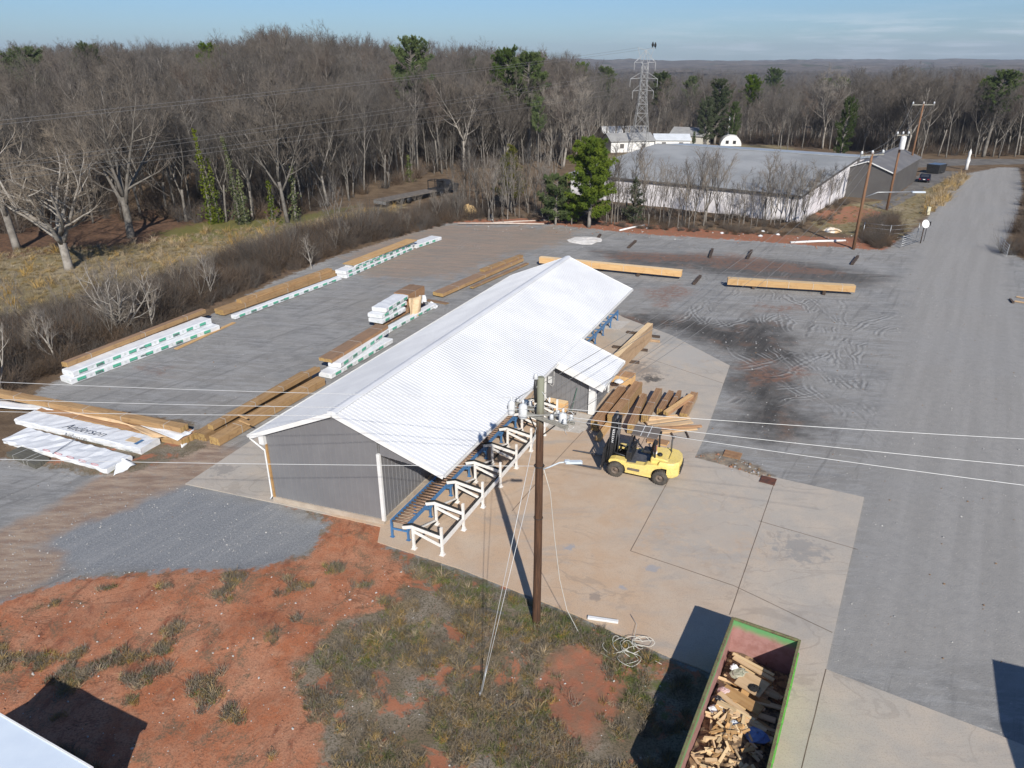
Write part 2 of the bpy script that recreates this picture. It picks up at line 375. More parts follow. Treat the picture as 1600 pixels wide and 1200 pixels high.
# dry weedy bank close to the camera
dry = cm(g.ss(n_mid, .38, .62), (0.16, 0.125, 0.082), (0.235, 0.20, 0.155))
dry = cm(g.ss(n_fine, .42, .66), dry, (0.085, 0.072, 0.045))
dry = cm(g.math('MULTIPLY', g.ss(g.noise(V, 1.1, 6, .7, 1.2), .55, .68), .6), dry, (0.085, 0.098, 0.032))
dry = cm(g.math('MULTIPLY', g.ss(g.noise(V, .65, 8, .74, .5), .52, .60), .85), dry, (0.34, 0.13, 0.07))
c = cm(g.math('MULTIPLY', g.ss(g.attr('near'), 14, 18), 1.0), c, dry)
c = cm(g.math('MULTIPLY', edge('lgrn', .9, .5, n_sm), g.ss(n_sm, .42, .66)), c, (0.10, 0.118, 0.036))
# red clay
red = cm(g.ss(n_mid, .36, .64), (0.35, 0.122, 0.056), (0.42, 0.195, 0.112))
red = cm(g.ss(g.noise(g.mapping(V, (1, .4, 1), (0, 0, R(-35))), .9, 7, .7, 1), .52, .68), red, (0.20, 0.065, 0.036))
red = cm(g.math('MULTIPLY', g.ss(n_sm, .45, .68), .5), red, (0.40, 0.225, 0.14))
red = cm(g.math('MULTIPLY', g.ss(n_fine, .44, .66), .62), red, (0.145, 0.068, 0.042))
red = cm(g.math('MULTIPLY', g.ss(n_gr, .5, .75), .4), red, (0.52, 0.33, 0.22))
red = cm(g.math('MULTIPLY', g.ss(g.noise(V, .55, 8, .75, 1.2), .50, .62), g.ss(n_fine, .38, .62, .3, .95)), red, (0.135, 0.105, 0.068))
rc = g.ss(g.math('ABSOLUTE', g.math('SUBTRACT', g.noise(g.mapping(V, (.5, 1.3, 1), (0, 0, R(-8))), .35, 5, .6, .6), .5)), .006, .001); red = cm(g.math('MULTIPLY', rc, .4), red, (0.03, 0.015, 0.01))
c = cm(edge('red', 1.5, .25, g.noise(V, .5, 7, .68)), c, red); c = cm(g.math('MULTIPLY', edge('redb', 1.5, .4, n_mid), .85), c, cm(g.ss(n_sm, .4, .6), (0.33, 0.125, 0.07), (0.26, 0.13, 0.08)))
# gravel yard
gv = cm(g.ss(n_mid, .34, .66), (0.208, 0.208, 0.204), (0.30, 0.294, 0.28))
gv = cm(g.math('MULTIPLY', g.ss(n_big, .42, .62), .6), gv, (0.285, 0.27, 0.245))
gv = cm(g.math('MULTIPLY', g.ss(g.noise(along(75, 1.1, .3), 1.6, 8, .78, 1.6), .5, .6), .38), gv, (0.42, 0.42, 0.41)); gv = cm(g.math('MULTIPLY', g.ss(st2, .47, .6), .6), gv, (0.36, 0.36, 0.355))
gv = cm(g.math('MULTIPLY', g.ss(st1, .52, .66), .45), gv, (0.125, 0.122, 0.118))
tanc = cm(g.ss(st2, .4, .6), (0.26, 0.215, 0.17), (0.34, 0.235, 0.16)); gv = cm(g.math('MULTIPLY', edge('tan', 5, 1.5), .75), gv, tanc)
dk = cm(g.ss(st1, .38, .62), (0.032, 0.029, 0.026), (0.085, 0.077, 0.07)); dk = cm(g.math('MULTIPLY', g.ss(n_mid, .5, .65), .7), dk, (0.16, 0.088, 0.052))
dm = g.math('MAXIMUM', g.math('MULTIPLY', edge('dark', 5.0, 1.8, st2), .8), g.math('MULTIPLY', edge('dark2', 4.0, 2.0, g.noise(V, .28, 6, .7)), .95)); gv = cm(dm, gv, dk)
# thin curving tyre scrapes: ridges of a warped noise, light and dark
def ridge(vec, sc, w, det=3, dist=1.5):
    r_ = g.noise(vec, sc, det, .5, dist); return g.ss(g.math('ABSOLUTE', g.math('SUBTRACT', r_, .5)), w, w * .25)
Vw = g.mapping(V, (1.0, .45, 1), (0, 0, R(22))); Vw2 = g.mapping(V, (.5, 1.0, 1), (0, 0, R(5)))
trk = edge('tracks', 3, 2.5)
warp = g.noise(V, .25, 3, .5, out=1)
wv = g.new('ShaderNodeVectorMath'); wv.operation = 'MULTIPLY_ADD'; g.l.new(warp, wv.inputs[0]); wv.inputs[1].default_value = (2.2, 2.2, 0); g.l.new(V, wv.inputs[2]); WV = wv.outputs[0]
brk = g.noise(V, .22, 4, .6)
def arc_track(cx_, cy_, r_, gauge=1.75, w=.55, ph=0.0, th=.49):
    """a pair of wheel marks along a circle, with lug bars across each"""
    dd_ = g.new('ShaderNodeVectorMath'); dd_.operation = 'SUBTRACT'; g.l.new(WV, dd_.inputs[0]); dd_.inputs[1].default_value = (cx_, cy_, 0)
    sp_ = g.new('ShaderNodeSeparateXYZ'); g.l.new(dd_.outputs[0], sp_.inputs[0])
    rr_ = g.math('SQRT', g.math('ADD', g.math('MULTIPLY', sp_.outputs[0], sp_.outputs[0]), g.math('MULTIPLY', sp_.outputs[1], sp_.outputs[1])))
    e_ = g.math('ABSOLUTE', g.math('SUBTRACT', g.math('ABSOLUTE', g.math('SUBTRACT', rr_, r_)), gauge / 2))
    lg = g.math('SINE', g.math('ADD', g.math('MULTIPLY', rr_, 6.283 / .42), g.math('MULTIPLY', n_mid, 5.0)))
    band = g.math('MULTIPLY', g.ss(e_, w, w * .6), g.ss(g.math('ADD', brk, ph), th, th + .12)); return band, lg
light = dark_ = None
for (cx_, cy_, r_, ph) in ((60, 60, 42, 0), (52, 35, 30, .03), (-10, 80, 34, .02), (5, 90, 36, -.02), (45, 90, 36, 0.02), (30, 20, 26, .0), (70, 48, 48, .04), (75, 50, 52, .03), (80, 40, 55, .0), (12, 62, 16, .04), (14, 66, 11, .02), (-60, 30, 44, -.02), (-45, 95, 42, 0.0)):
    bd, lg = arc_track(cx_, cy_, r_, ph=ph)
    l_ = g.math('MULTIPLY', bd, g.ss(lg, .1, .8)); d_ = g.math('MULTIPLY', bd, g.ss(lg, -.2, -.85))
    light = l_ if light is None else g.math('MAXIMUM', light, l_); dark_ = d_ if dark_ is None else g.math('MAXIMUM', dark_, d_)
tk_ = g.math('MULTIPLY', g.math('ADD', g.math('MULTIPLY', trk, .75), .25), g.math('SUBTRACT', 1.0, edge('road', 2, 2)))
tm = g.math('MULTIPLY', light, tk_); tr3 = g.math('MULTIPLY', dark_, tk_); lug = n_sm
gv = cm(g.math('MULTIPLY', tm, .65), gv, (0.40, 0.40, 0.39)); gv = cm(g.math('MULTIPLY', tr3, .45), gv, (0.10, 0.097, 0.092))
gv = cm(g.math('MULTIPLY', g.math('MULTIPLY', edge('redp', 3.0, 1.0, n_mid), g.ss(n_sm, .35, .62)), .75), gv, (0.24, 0.115, 0.07))
bg = cm(g.ss(n_fine, .38, .66), (0.17, 0.182, 0.195), (0.30, 0.312, 0.325)); bg = cm(g.math('MULTIPLY', g.ss(st1, .45, .62), .4), bg, (0.33, 0.335, 0.335)); bg = cm(g.math('MULTIPLY', g.ss(n_gr, .6, .72), .7), bg, (0.5, 0.5, 0.5)); gv = cm(edge('bgrav', 1.4, .6), gv, bg)
rd = cm(g.ss(g.noise(along(33, 1.3, .05), .8, 4), .38, .62), (0.31, 0.299, 0.28), (0.35, 0.338, 0.318))
rd = cm(g.math('MULTIPLY', g.ss(n_big, .45, .65), .5), rd, (0.33, 0.325, 0.315)); rd = cm(g.math('MULTIPLY', g.ss(n_sm, .4, .7), .3), rd, (0.21, 0.21, 0.205))
gv = cm(edge('road', 1.2, 1.6), gv, rd)
pa = cm(g.ss(g.noise(g.mapping(V, (.5, 2.2, 1), (0, 0, R(-28))), 1.2, 6, .7), .36, .62), (0.42, 0.315, 0.225), (0.27, 0.175, 0.12)); pa = cm(g.math('MULTIPLY', g.ss(n_sm, .5, .7), .4), pa, (0.30, 0.29, 0.275))
gv = cm(g.math('MULTIPLY', edge('pathd', 1.1, .5), .92), gv, pa)
# single stones
vs_ = g.voro(V, 6, 'F1', 0); vc_ = g.voro(V, 6, 'F1', 1); bw = g.new('ShaderNodeRGBToBW'); g.l.new(vc_, bw.inputs[0])
stone = g.math('MULTIPLY', g.ss(vs_, .16, .08), g.ss(bw.outputs[0], .68, .72))
gv = cm(g.math('MULTIPLY', g.ss(n_gr, .40, .62, 0, .5), 1.0), gv, (0.10, 0.10, 0.10))
gv = cm(g.math('MULTIPLY', stone, .5), gv, (0.52, 0.52, 0.50))
c = cm(edge('yard', .9, .22, n_sm), c, gv)
c = cm(g.math('MULTIPLY', stone, .4), c, (0.5, 0.42, 0.34))
c = cm(edge('ruts', .5, .2, n_sm), c, cm(g.ss(lug, .3, .7), (0.30, 0.245, 0.18), (0.14, 0.12, 0.10)))
c = cm(edge('asph', .4, .15), c, cm(g.ss(n_mid, .4, .6), (0.115, 0.11, 0.105), (0.17, 0.16, 0.15)))
h = g.math('ADD', g.math('MULTIPLY', n_fine, .6), g.math('MULTIPLY', n_gr, .35)); h = g.math('ADD', h, g.math('MULTIPLY', g.math('SUBTRACT', tm, tr3), .5)); h = g.math('ADD', h, g.math('MULTIPLY', n_sm, .8))
g.bump(h, 0.55, 0.06)
me.materials.append(g.out(c, 0.93, 0, 0.2))
# ------------------------------------------------------------------ concrete
k = NT('concrete'); V = k.coord('Object')
nb = k.noise(V, 0.12, 5, .6); nm_ = k.noise(V, .7, 6, .65); nf = k.noise(V, 18, 4, .7)
sx = k.new('ShaderNodeSeparateXYZ'); k.l.new(V, sx.inputs[0])
warm = k.math('ADD', k.ss(sx.outputs[0], 14, 4), k.math('MULTIPLY', k.math('SUBTRACT', nb, .5), 2.4))
warm = k.math('ADD', warm, k.ss(sx.outputs[1], 34, 48, 0, -.15)); warm = k.math('SUBTRACT', warm, k.ss(sx.outputs[0], -8, -10.5, 0, 2))
cc = k.mix(k.ss(warm, .15, 1.1), (0.385, 0.352, 0.308), (0.47, 0.335, 0.225))
cc = k.mix(k.math('MULTIPLY', k.ss(nm_, .36, .68), .45), cc, (0.51, 0.425, 0.335))
gry = k.math('MULTIPLY', k.ss(k.noise(k.mapping(V, (.6, 1.6, 1), (0, 0, R(20))), .28, 7, .7, .6), .50, .66), .6); cc = k.mix(gry, cc, (0.315, 0.295, 0.27))
bl = k.math('MULTIPLY', k.ss(k.noise(V, .42, 7, .75, .7), .66, .74), .4); cc = k.mix(bl, cc, (0.23, 0.26, 0.285))
rg = k.ss(k.math('ABSOLUTE', k.math('SUBTRACT', k.noise(k.mapping(V, (.5, 1, 1), (0, 0, R(25))), .45, 4, .5, 1.2), .5)), .018, .004); cc = k.mix(k.math('MULTIPLY', k.math('MULTIPLY', rg, k.ss(nb, .42, .6)), .3), cc, (0.20, 0.175, 0.15))
cc = k.mix(k.math('MULTIPLY', k.ss(nf, .46, .7), .38), cc, (0.22, 0.185, 0.15)); cc = k.mix(k.math('MULTIPLY', k.ss(k.noise(V, 1.9, 8, .78, .4), .55, .7), .35), cc, (0.27, 0.235, 0.20))
def spot(x, y, r, colr, f=.8):
    global cc
    vd = k.new('ShaderNodeVectorMath'); vd.operation = 'DISTANCE'; k.l.new(V, vd.inputs[0]); vd.inputs[1].default_value = (x, y, .02)
    dd = k.math('ADD', vd.outputs['Value'], k.math('MULTIPLY', k.math('SUBTRACT', k.noise(V, 1.8, 6, .75), .5), r * 4.5))
    cc = k.mix(k.math('MULTIPLY', k.ss(dd, r, r * .35), f), cc, colr)
for (u, v, r, cl, f) in ((1018, 592, .8, (.06, .055, .05), .9), (1000, 580, 1.8, (.17, .16, .15), .6), (1070, 555, 3.2, (.37, .355, .33), .7), (1040, 530, 2.2, (.30, .295, .28), .6), (890, 856, .30, (.24, .28, .33), .6), (1018, 889, .32, (.24, .28, .33), .55), (975, 920, .18, (.24, .28, .33), .6),
                         (1110, 820, 3.5, (.36, .335, .30), .5), (1250, 860, 1.2, (.24, .235, .225), .7), (930, 935, .3, (.2, .17, .15), .6), (360, 725, 2.0, (.40, .37, .33), .6), (350, 735, .8, (.20, .19, .18), .6)):
    q = G(u, v); spot(q.x, q.y, r, cl, f)
k.bump(k.math('ADD', nf, k.math('MULTIPLY', nm_, .5)), .25, .02)
M_CONC = k.out(cc, .85, 0, .3)
M_JOINT = M('concrete_joint', (0.10, 0.075, 0.055), (0.16, 0.12, 0.09), 2, .95)
m = MB(); m.prism(SLAB, -0.25, 0.05)
def strip(p, q, w=.035, z=.052, mi=1):
    p = Vector((p[0], p[1], z)); q = Vector((q[0], q[1], z)); d = (q - p).normalized(); nrm = Vector((-d.y, d.x, 0)) * w / 2
    n = max(1, int((q - p).length / 1.0)); pr = []
    for i in range(n + 1):
        o = p.lerp(q, i / n) + nrm * (random.uniform(-.5, .5)); pr += [o - nrm, o + nrm]
    m.add(pr, [(2 * i, 2 * i + 2, 2 * i + 3, 2 * i + 1) for i in range(n)], mi)
for a, b in (((1210, 755), (1140, 962)), ((985, 862), (1145, 916)), ((1145, 916), (1300, 990)), ((850, 742), (800, 800)), ((860, 730), (925, 660)), ((1040, 620), (1000, 700)), ((985, 862), (1060, 722)), ((1290, 1047), (1228, 1300)), ((1185, 815), (1340, 860)), ((925, 660), (1100, 690)), ((1010, 560), (1130, 600))):
    pa_, pb_ = G(*a), G(*b)
    strip(pa_, pb_)
slab = m.build('concrete_slab', [M_CONC, M_JOINT]); tag(slab, kind='structure')
M_PALE = M('pale_concrete', (0.50, 0.47, 0.43), (0.42, 0.385, 0.34), .8, .85, bump=.2, fine=(.34, .31, .27))
m = MB(); m.prism(P2([(965, 502), (985, 503), (968, 516), (930, 513), (940, 497)]), .03, .056); tag(m.build('concrete_pad', M_PALE), kind='structure')
m = MB(); m.prism(P2([(1000, 641), (925, 651), (840, 640), (852, 620), (930, 632)]) , .03, .057) if False else m.prism(P2([(860, 672), (905, 678), (925, 668), (930, 652), (850, 632), (838, 660)]), .03, .057)
tag(m.build('concrete_pad', M_PALE), kind='structure')
# ------------------------------------------------------------------ long metal shed
GA, LA = R(-18.7), R(24.2)
gd = Vector((math.cos(GA), math.sin(GA), 0)); ld = Vector((math.sin(LA), math.cos(LA), 0)); UP = Vector((0, 0, 1))
BO = Vector((-8.01, 28.63, 0))
def S(s, t, z=0.0): return BO + gd * s + ld * t + UP * z
M_WROOF = M('white_roof_steel', (0.64, 0.65, 0.66), (0.56, 0.57, 0.585), .35, .42, 0.0, .45)
M_WTRIM = M('white_trim', (0.72, 0.72, 0.71), (0.64, 0.64, 0.62), 1.5, .45)
M_GWALL = M('grey_siding', (0.150, 0.150, 0.157), (0.170, 0.170, 0.176), .6, .5, 0, .45)
M_DKIN = M('dark_interior_steel', (0.03, 0.03, 0.032), None, 1, .8)
M_WOODP = M('treated_wood', (0.42, 0.25, 0.10), (0.33, 0.19, 0.08), 4, .8)
M_CFOOT = M('foundation_concrete', (0.42, 0.36, 0.29), (0.34, 0.28, 0.22), 1.5, .9, bump=.2)
M_GALV = M('galvanised', (0.42, 0.43, 0.44), (0.33, 0.34, 0.35), 3, .45, .6)
shed = empty('metal_shed', S(0, 0), 0, 'long grey metal shed with a white ribbed gable roof in the yard middle', 'shed')
def L(p): return p - BO
TAN_R = (5.7 - 3.5) / 5.35
TAN_L = (5.7 - 3.75) / 4.72
def ribbed_roof(m, s0, z0, s1, z1, t0, t1, th=0.05, pitch=0.229, rh=0.018):
    """roof sheet from (s0,z0) down to (s1,z1), ribs running down the slope"""
    prof = []; t = t0
    while t < t1 - 1e-6:
        prof += [(t, 0), (min(t + .02, t1), rh), (min(t + .045, t1), rh), (min(t + .065, t1), 0)]; t += pitch
    prof.append((t1, 0)); n = len(prof)
    top = [L(S(s, tt, z + b)) for s, z in ((s0, z0), (s1, z1)) for tt, b in prof]
    bot = [L(S(s, tt, z - th)) for s, z in ((s0, z0), (s1, z1)) for tt in (t0, t1)]
    m.add(top, [(i, i + 1, n + i + 1, n + i) if s1 < s0 else (i + 1, i, n + i, n + i + 1) for i in range(n - 1)])
    m.add(bot, [(0, 1, 3, 2)])
    m.add([top[0], top[n], bot[0], bot[2]], [(0, 1, 3, 2)]); m.add([top[n - 1], top[2 * n - 1], bot[1], bot[3]], [(0, 2, 3, 1)])
    m.add([L(S(s1, t0, z1)), L(S(s1, t1, z1)), bot[2], bot[3]], [(0, 1, 3, 2)])
T0, T1 = -0.2, 30.6
mr_ = MB(); ribbed_roof(mr_, -.01, 5.7, -4.72, 3.75, T0, T1); o = mr_.build('roof', M_WROOF, shed); roofL = o
m = MB(); ribbed_roof(m, .01, 5.7, 5.35, 3.5, T0, T1); roofR = m.build('roof', M_WROOF, shed)
m = MB()
m.add([L(S(-.22, T0, 5.66)), L(S(-.2, T0, 5.73)), L(S(0, T0, 5.775)), L(S(.2, T0, 5.73)), L(S(.22, T0, 5.66)), L(S(-.22, T1, 5.66)), L(S(-.2, T1, 5.73)), L(S(0, T1, 5.775)), L(S(.2, T1, 5.73)), L(S(.22, T1, 5.66))],
      [(i, i + 1, 6 + i, 5 + i) for i in range(4)] + [(4, 3, 2, 1, 0), (5, 6, 7, 8, 9)])
m.build('ridge_cap', M_WROOF, roofL)
# rake trims and gutters
for t in (T0 - .02, T1 + .02):
    m = MB(); m.beam(L(S(-4.74, t, 3.66)), L(S(0, t, 5.615)), .04, .22); m.beam(L(S(0, t, 5.615)), L(S(5.37, t, 3.40)), .04, .22); m.build('rake_trim', M_WTRIM, shed)
def gutter(s, t0, t1, z, side):
    g_ = MB(); pr = [(0, 0), (0, -.11), (.09 * side, -.11), (.12 * side, .0), (.105 * side, .0), (.08 * side, -.095), (.012 * side, -.095), (.012 * side, 0)]
    if side > 0: pr = pr[::-1]
    g_.extr(pr, L(S(s, 0, z)), gd, ld, UP, t0, t1); return g_.build('gutter', M_WTRIM, shed)
gutter(-4.745, T0 - .05, T1 + .05, 3.74, -1); gutter(5.375, T0, 13.85, 3.49, 1); gutter(5.375, 18.15, T1, 3.49, 1); 
# walls, ribbed sheets
def ribbed_wall(a, b, zfn, z0, nrm, pitch=.305, rd=.022, off=0.0):
    """a->b plan points, zfn(frac) top height; ribs stand proud along nrm"""
    m = MB(); a = Vector(a); b = Vector(b); Lw = (b - a).length; d = (b - a) / Lw; pr = []; x = .0
    while x < Lw - .12:
        pr += [(x, 0), (x + .10, 0), (x + .115, rd), (x + .165, rd), (x + .18, 0)]; x += pitch
    pr.append((Lw, 0)); n = len(pr); vs = []
    for x, r in pr:
        p = a + d * x + nrm * r; vs += [(p.x, p.y, z0), (p.x, p.y, zfn(x / Lw))]
    fs = []
    for i in range(n - 1):
        q = (2 * i, 2 * i + 2, 2 * i + 3, 2 * i + 1)
        fs.append(q if d.cross(UP).dot(nrm) > 0 else q[::-1])
    m.add(vs, fs); 
    bk = [a - nrm * .12, b - nrm * .12]; vb = [(bk[0].x, bk[0].y, z0), (bk[1].x, bk[1].y, z0), (bk[1].x, bk[1].y, zfn(1)), (bk[0].x, bk[0].y, zfn(0))]
    m.add(vb, [(0, 1, 2, 3)] if d.cross(UP).dot(nrm) <= 0 else [(3, 2, 1, 0)]); return m
rz = lambda s: (5.7 + TAN_L * s if s < 0 else 5.7 - TAN_R * s) - .075
WL, WR, TB = -3.99, 2.03, 30.3
zL = rz(WL)
# near gable in two halves, each to the ridge
ng = -ld
ribbed_wall(L(S(WL, 0)), L(S(0, 0)), lambda f: rz(WL * (1 - f)), .28, ng).build('gable_wall', M_GWALL, shed)
ribbed_wall(L(S(0, 0)), L(S(WR, 0)), lambda f: rz(WR * f), .28, ng).build('gable_wall', M_GWALL, shed)
# gable over the open lean-to
m = ribbed_wall(L(S(WR + .14, 0)), L(S(5.1, 0)), lambda f: rz(WR + .14 + (5.1 - WR - .14) * f), 3.49, ng)
m2 = MB()
a0, a1 = L(S(WR + .14, 0)), L(S(5.1, 0))
for i in range(len(m.v)):
    p = Vector(m.v[i])
    if abs(p.z - 3.49) < 1e-6:
        f = max(0, min(1, (p - a0).dot((a1 - a0).normalized()) / (a1 - a0).length)); m.v[i] = (p.x, p.y, 3.80 - .36 * f)
m.build('gable_wall', M_GWALL, shed)
ribbed_wall(L(S(WR, 0)), L(S(WR, TB)), lambda f: rz(WR), .28, gd).build('side_wall', M_GWALL, shed)
ribbed_wall(L(S(WL, TB)), L(S(WL, 0)), lambda f: zL, .28, -gd).build('side_wall', M_GWALL, shed)
ribbed_wall(L(S(0, TB)), L(S(WL, TB)), lambda f: rz(WL * f), .28, ld).build('gable_wall', M_GWALL, shed)
ribbed_wall(L(S(WR, TB)), L(S(0, TB)), lambda f: rz(WR * (1 - f)), .28, ld).build('gable_wall', M_GWALL, shed)
m = MB()
for a, b in ((S(WL, .0), S(WR, 0)), (S(WR, 0), S(WR, TB)), (S(WL, TB), S(WL, 0)), (S(WR, TB), S(WL, TB))):
    d = (b - a).normalized(); m.beam(L(a) + UP * .1 - d * .07, L(b) + UP * .1 - d * .07, .17, .42)
m.build('foundation', M_CFOOT, shed)
# corner trims
m = MB(); c_ = L(S(WR, 0)); m.beam(c_ + ng * .03 + gd * .06 + UP * .26, c_ + ng * .03 + gd * .06 + UP * 3.86, .17, .13, up=ng); m.build('corner_trim', M_WTRIM, shed)
m = MB(); c_ = L(S(WL, 0)); m.beam(c_ + ng * .03 - gd * .0 + UP * .26, c_ + ng * .03 - gd * .0 + UP * 3.3, .09, .10, up=ng); m.build('corner_trim', M_WOODP, shed)
m = MB(); m.beam(c_ - gd * .14 + ng * .0 + UP * 3.30, c_ - gd * .14 + UP * 3.92, .30, .34, up=ng); m.build('eave_box', M_WTRIM, shed)
# downspout: from the gutter end back to the corner and down
m = MB(); m.tube([L(S(-4.8, -.12, 3.64)), L(S(-4.8, -.12, 3.5)), L(S(WL - .12, -.06, 2.95)), L(S(WL - .12, -.06, 2.8)), L(S(WL - .12, -.06, .35)), L(S(WL - .2, -.12, .2))], .045, 8); m.build('downspout', M_WTRIM, shed)
# lean-to header, posts under the eave, purlins and soffit seen from below
m = MB(); m.beam(L(S(5.1, -.02, 3.33)), L(S(5.1, 30.2, 3.33)), .1, .24); m.build('eave_beam', M_DKIN, shed)
m = MB()
for t in np.arange(1.0, 30.2, 2.4): m.beam(L(S(WR + .1, t, rz(WR + .1) - .14)), L(S(5.05, t, rz(5.05) - .14)), .06, .2)
m.build('rafters', M_WOODP, shed)
# --- annex: the roof carries on down beyond the eave
TA0, TA1, SA = 13.9, 18.15, 8.25
zA = 3.5 - TAN_R * (SA - 5.35)
m = MB(); ribbed_roof(m, 5.36, 3.497, SA, zA, TA0, TA1); m.build('annex_roof', M_WROOF, shed)
for t in (TA0 - .02, TA1 + .02): m = MB(); m.beam(L(S(5.3, t, 3.35)), L(S(SA + .02, t, zA - .165)), .05, .46); m.build('rake_trim', M_WTRIM, shed)
gutter(SA + .02, TA0, TA1, zA - .01, 1)
SC, TW0, TW1 = 7.40, 14.5, 17.9
rzr = lambda s: 5.7 - TAN_R * s - .075
ribbed_wall(L(S(4.4, TW0)), L(S(SC, TW0)), lambda f: min(rzr(4.4 + (SC - 4.4) * f), 9), .12, ng).build('annex_wall', M_GWALL, shed)
ribbed_wall(L(S(SC, TW0)), L(S(SC, TW1)), lambda f: rzr(SC), .12, gd).build('annex_wall', M_GWALL, shed)
ribbed_wall(L(S(SC, TW1)), L(S(4.4, TW1)), lambda f: rzr(SC + (4.4 - SC) * f), .12, ld).build('annex_wall', M_GWALL, shed)
ribbed_wall(L(S(4.4, TW1)), L(S(4.4, TW0)), lambda f: rzr(4.4), .12, -gd).build('annex_wall', M_GWALL, shed)
for (s, t, w) in ((SC, TW0, .42), (4.42, TW0, .14), (SC, TW1, .14)):
    m = MB(); c_ = L(S(s, t)); m.beam(c_ + ng * .03 + gd * (.03 if s > 5 else -.03) + UP * .1, c_ + ng * .03 + gd * (.03 if s > 5 else -.03) + UP * (rzr(s) - .02), w, w * .8, up=ng); m.build('corner_trim', M_WTRIM, shed)
m = MB(); m.tube([L(S(SA + .06, TA0 + .1, zA - .1)), L(S(SA + .06, TA0 + .1, zA - .25)), L(S(SC + .22, TW0 + .0, zA - .38)), L(S(SC + .22, TW0, zA - .6)), L(S(SC + .22, TW0, .15))], .045, 8); m.build('downspout', M_WTRIM, shed)
m = MB(); m.box(L(S(4.72, TW0 - .1, 2.05)), (.26, .14, .42), Matrix.Rotation(GA, 3, 'Z')); eb = m.build('electric_box', M('box_grey', (.55, .56, .56), None, 1, .5), shed, .01)
m = MB(); m.tube([L(S(4.95, TW0 - .06, 3.3)), L(S(4.95, TW0 - .06, 1.75)), L(S(4.86, TW0 - .08, 1.62)), L(S(4.72, TW0 - .1, 1.72)), L(S(4.72, TW0 - .1, 1.86))], .014, 6); m.build('conduit', M_WTRIM, eb)
# ------------------------------------------------------------------ blue roller conveyor
M_BLUE = M('blue_steel', (0.055, 0.19, 0.40), (0.045, 0.15, 0.32), 4, .45, obj_var=.08, fine=(.12, .10, .09))
M_ROLL = M('rusty_roller_steel', (0.30, 0.19, 0.12), (0.20, 0.13, 0.09), 6, .5, .35)
M_WSTEEL = M('white_painted_steel', (0.78, 0.77, 0.74), (0.70, 0.68, 0.64), 3, .45, fine=(.55, .48, .40))
M_RUB = M('black_wear_strip', (0.02, 0.02, 0.02), (.035, .033, .03), 4, .7)
def conveyor(t0, n, rollers, label, group=None):
    root = empty('roller_conveyor', S(3.38, t0), 0, label, 'conveyor', group)
    Lc = lambda s, t, z: S(s, t, z) - S(3.38, t0)
    Ln = n * 2.03
    for s, h in ((2.98, 1.0), (3.80, .95)):
        m = MB(); m.beam(Lc(s, t0, h - .09), Lc(s, t0 + Ln, h - .09), .05, .20); m.build('side_rail', M_BLUE, root)
    for i in range(n + 1):
        t = t0 + .06 + i * (Ln - .12) / n
        for s in (2.98, 3.80):
            m = MB(); m.beam(Lc(s, t, .05), Lc(s, t, .8), .09, .09, up=ld); m.beam(Lc(s, t, .055), Lc(s, t, .07), .2, .16, up=ld); m.build('leg', M_BLUE, root)
        m = MB(); m.beam(Lc(3.02, t, .52), Lc(3.76, t, .52), .05, .08)
        if i < n: m.beam(Lc(3.80, t, .45), Lc(3.80, t + .5, .80), .045, .06)
        if i > 0: m.beam(Lc(3.80, t, .45), Lc(3.80, t - .5, .80), .045, .06)
        m.build('cross_brace', M_BLUE, root)
    if rollers:
        k_ = int(Ln / .235); first = None
        for i in range(k_):
            if first is None:
                m = MB(); m.tube([Vector((0, 0, 0)) - gd * .385, gd * .385], .048, 8); m.tube([gd * -.40, gd * .40], .015, 5); first = m.build('roller', M_ROLL, root); r_ = first
            else:
                r_ = first.copy(); col.objects.link(r_); r_.parent = root
            r_.location = Lc(3.39, t0 + .12 + i * .235, .91)
    return root
conveyor(-.85, 7, True, 'blue roller conveyor with rusty rollers sticking out past the near corner of the shed')
conveyor(18.4, 7, False, 'blue steel conveyor frame under the far right eave of the shed beyond the annex')
# ------------------------------------------------------------------ white transfer rack
rack = empty('transfer_rack', S(5.0, -1.27), 0, 'white steel rack of seven sloping arms beside the blue conveyor', 'rack')
Lr = lambda s, t, z: S(s, t, z) - S(5.0, -1.27)
for i in range(8):
    t = -1.27 + 2.03 * i
    for s, h, nm in ((4.36, 1.16, 'post'), (5.74, 1.50, 'post')):
        if i == 7 and s > 5: pass
        m = MB(); m.beam(Lr(s, t, .05), Lr(s, t, h), .11, .11, up=ld); m.beam(Lr(s, t, .05), Lr(s, t, .065), .24, .24, up=ld)
        m.beam(Lr(s, t, .065), Lr(s, t, .2), .15, .13, up=ld); m.build(nm, M_WSTEEL, rack, .006)
    m = MB()
    pts = [(3.86, 1.10), (4.30, 1.24), (5.68, .98)]
    for (s0, z0), (s1, z1) in zip(pts, pts[1:]): m.beam(Lr(s0, t, z0), Lr(s1 + (.02 if s1 < 5 else 0), t, z1), .12, .15)
    a_ = m.build('arm', M_WSTEEL, rack, .005)
    m = MB()
    for (s0, z0), (s1, z1) in zip(pts, pts[1:]): m.beam(Lr(s0, t + .05, z0 + .09), Lr(s1, t + .05, z1 + .09), .13, .03)
    m.build('wear_strip', M_RUB, a_)
    m = MB(); m.beam(Lr(4.40, t, .98), Lr(5.68, t, .52), .08, .10); m.build('brace', M_WSTEEL, rack)
    if i < 7:
        m = MB(); m.beam(Lr(4.36, t + .05, 1.0), Lr(4.36, t + 2.0, .30), .07, .07) if i % 1 == 0 else None
        m.build('diagonal', M_WSTEEL, rack)
m = MB(); m.beam(Lr(5.74, -1.2, .62), Lr(5.74, 12.95, .62), .10, .16); bm_ = m.build('long_beam', M_WSTEEL, rack)
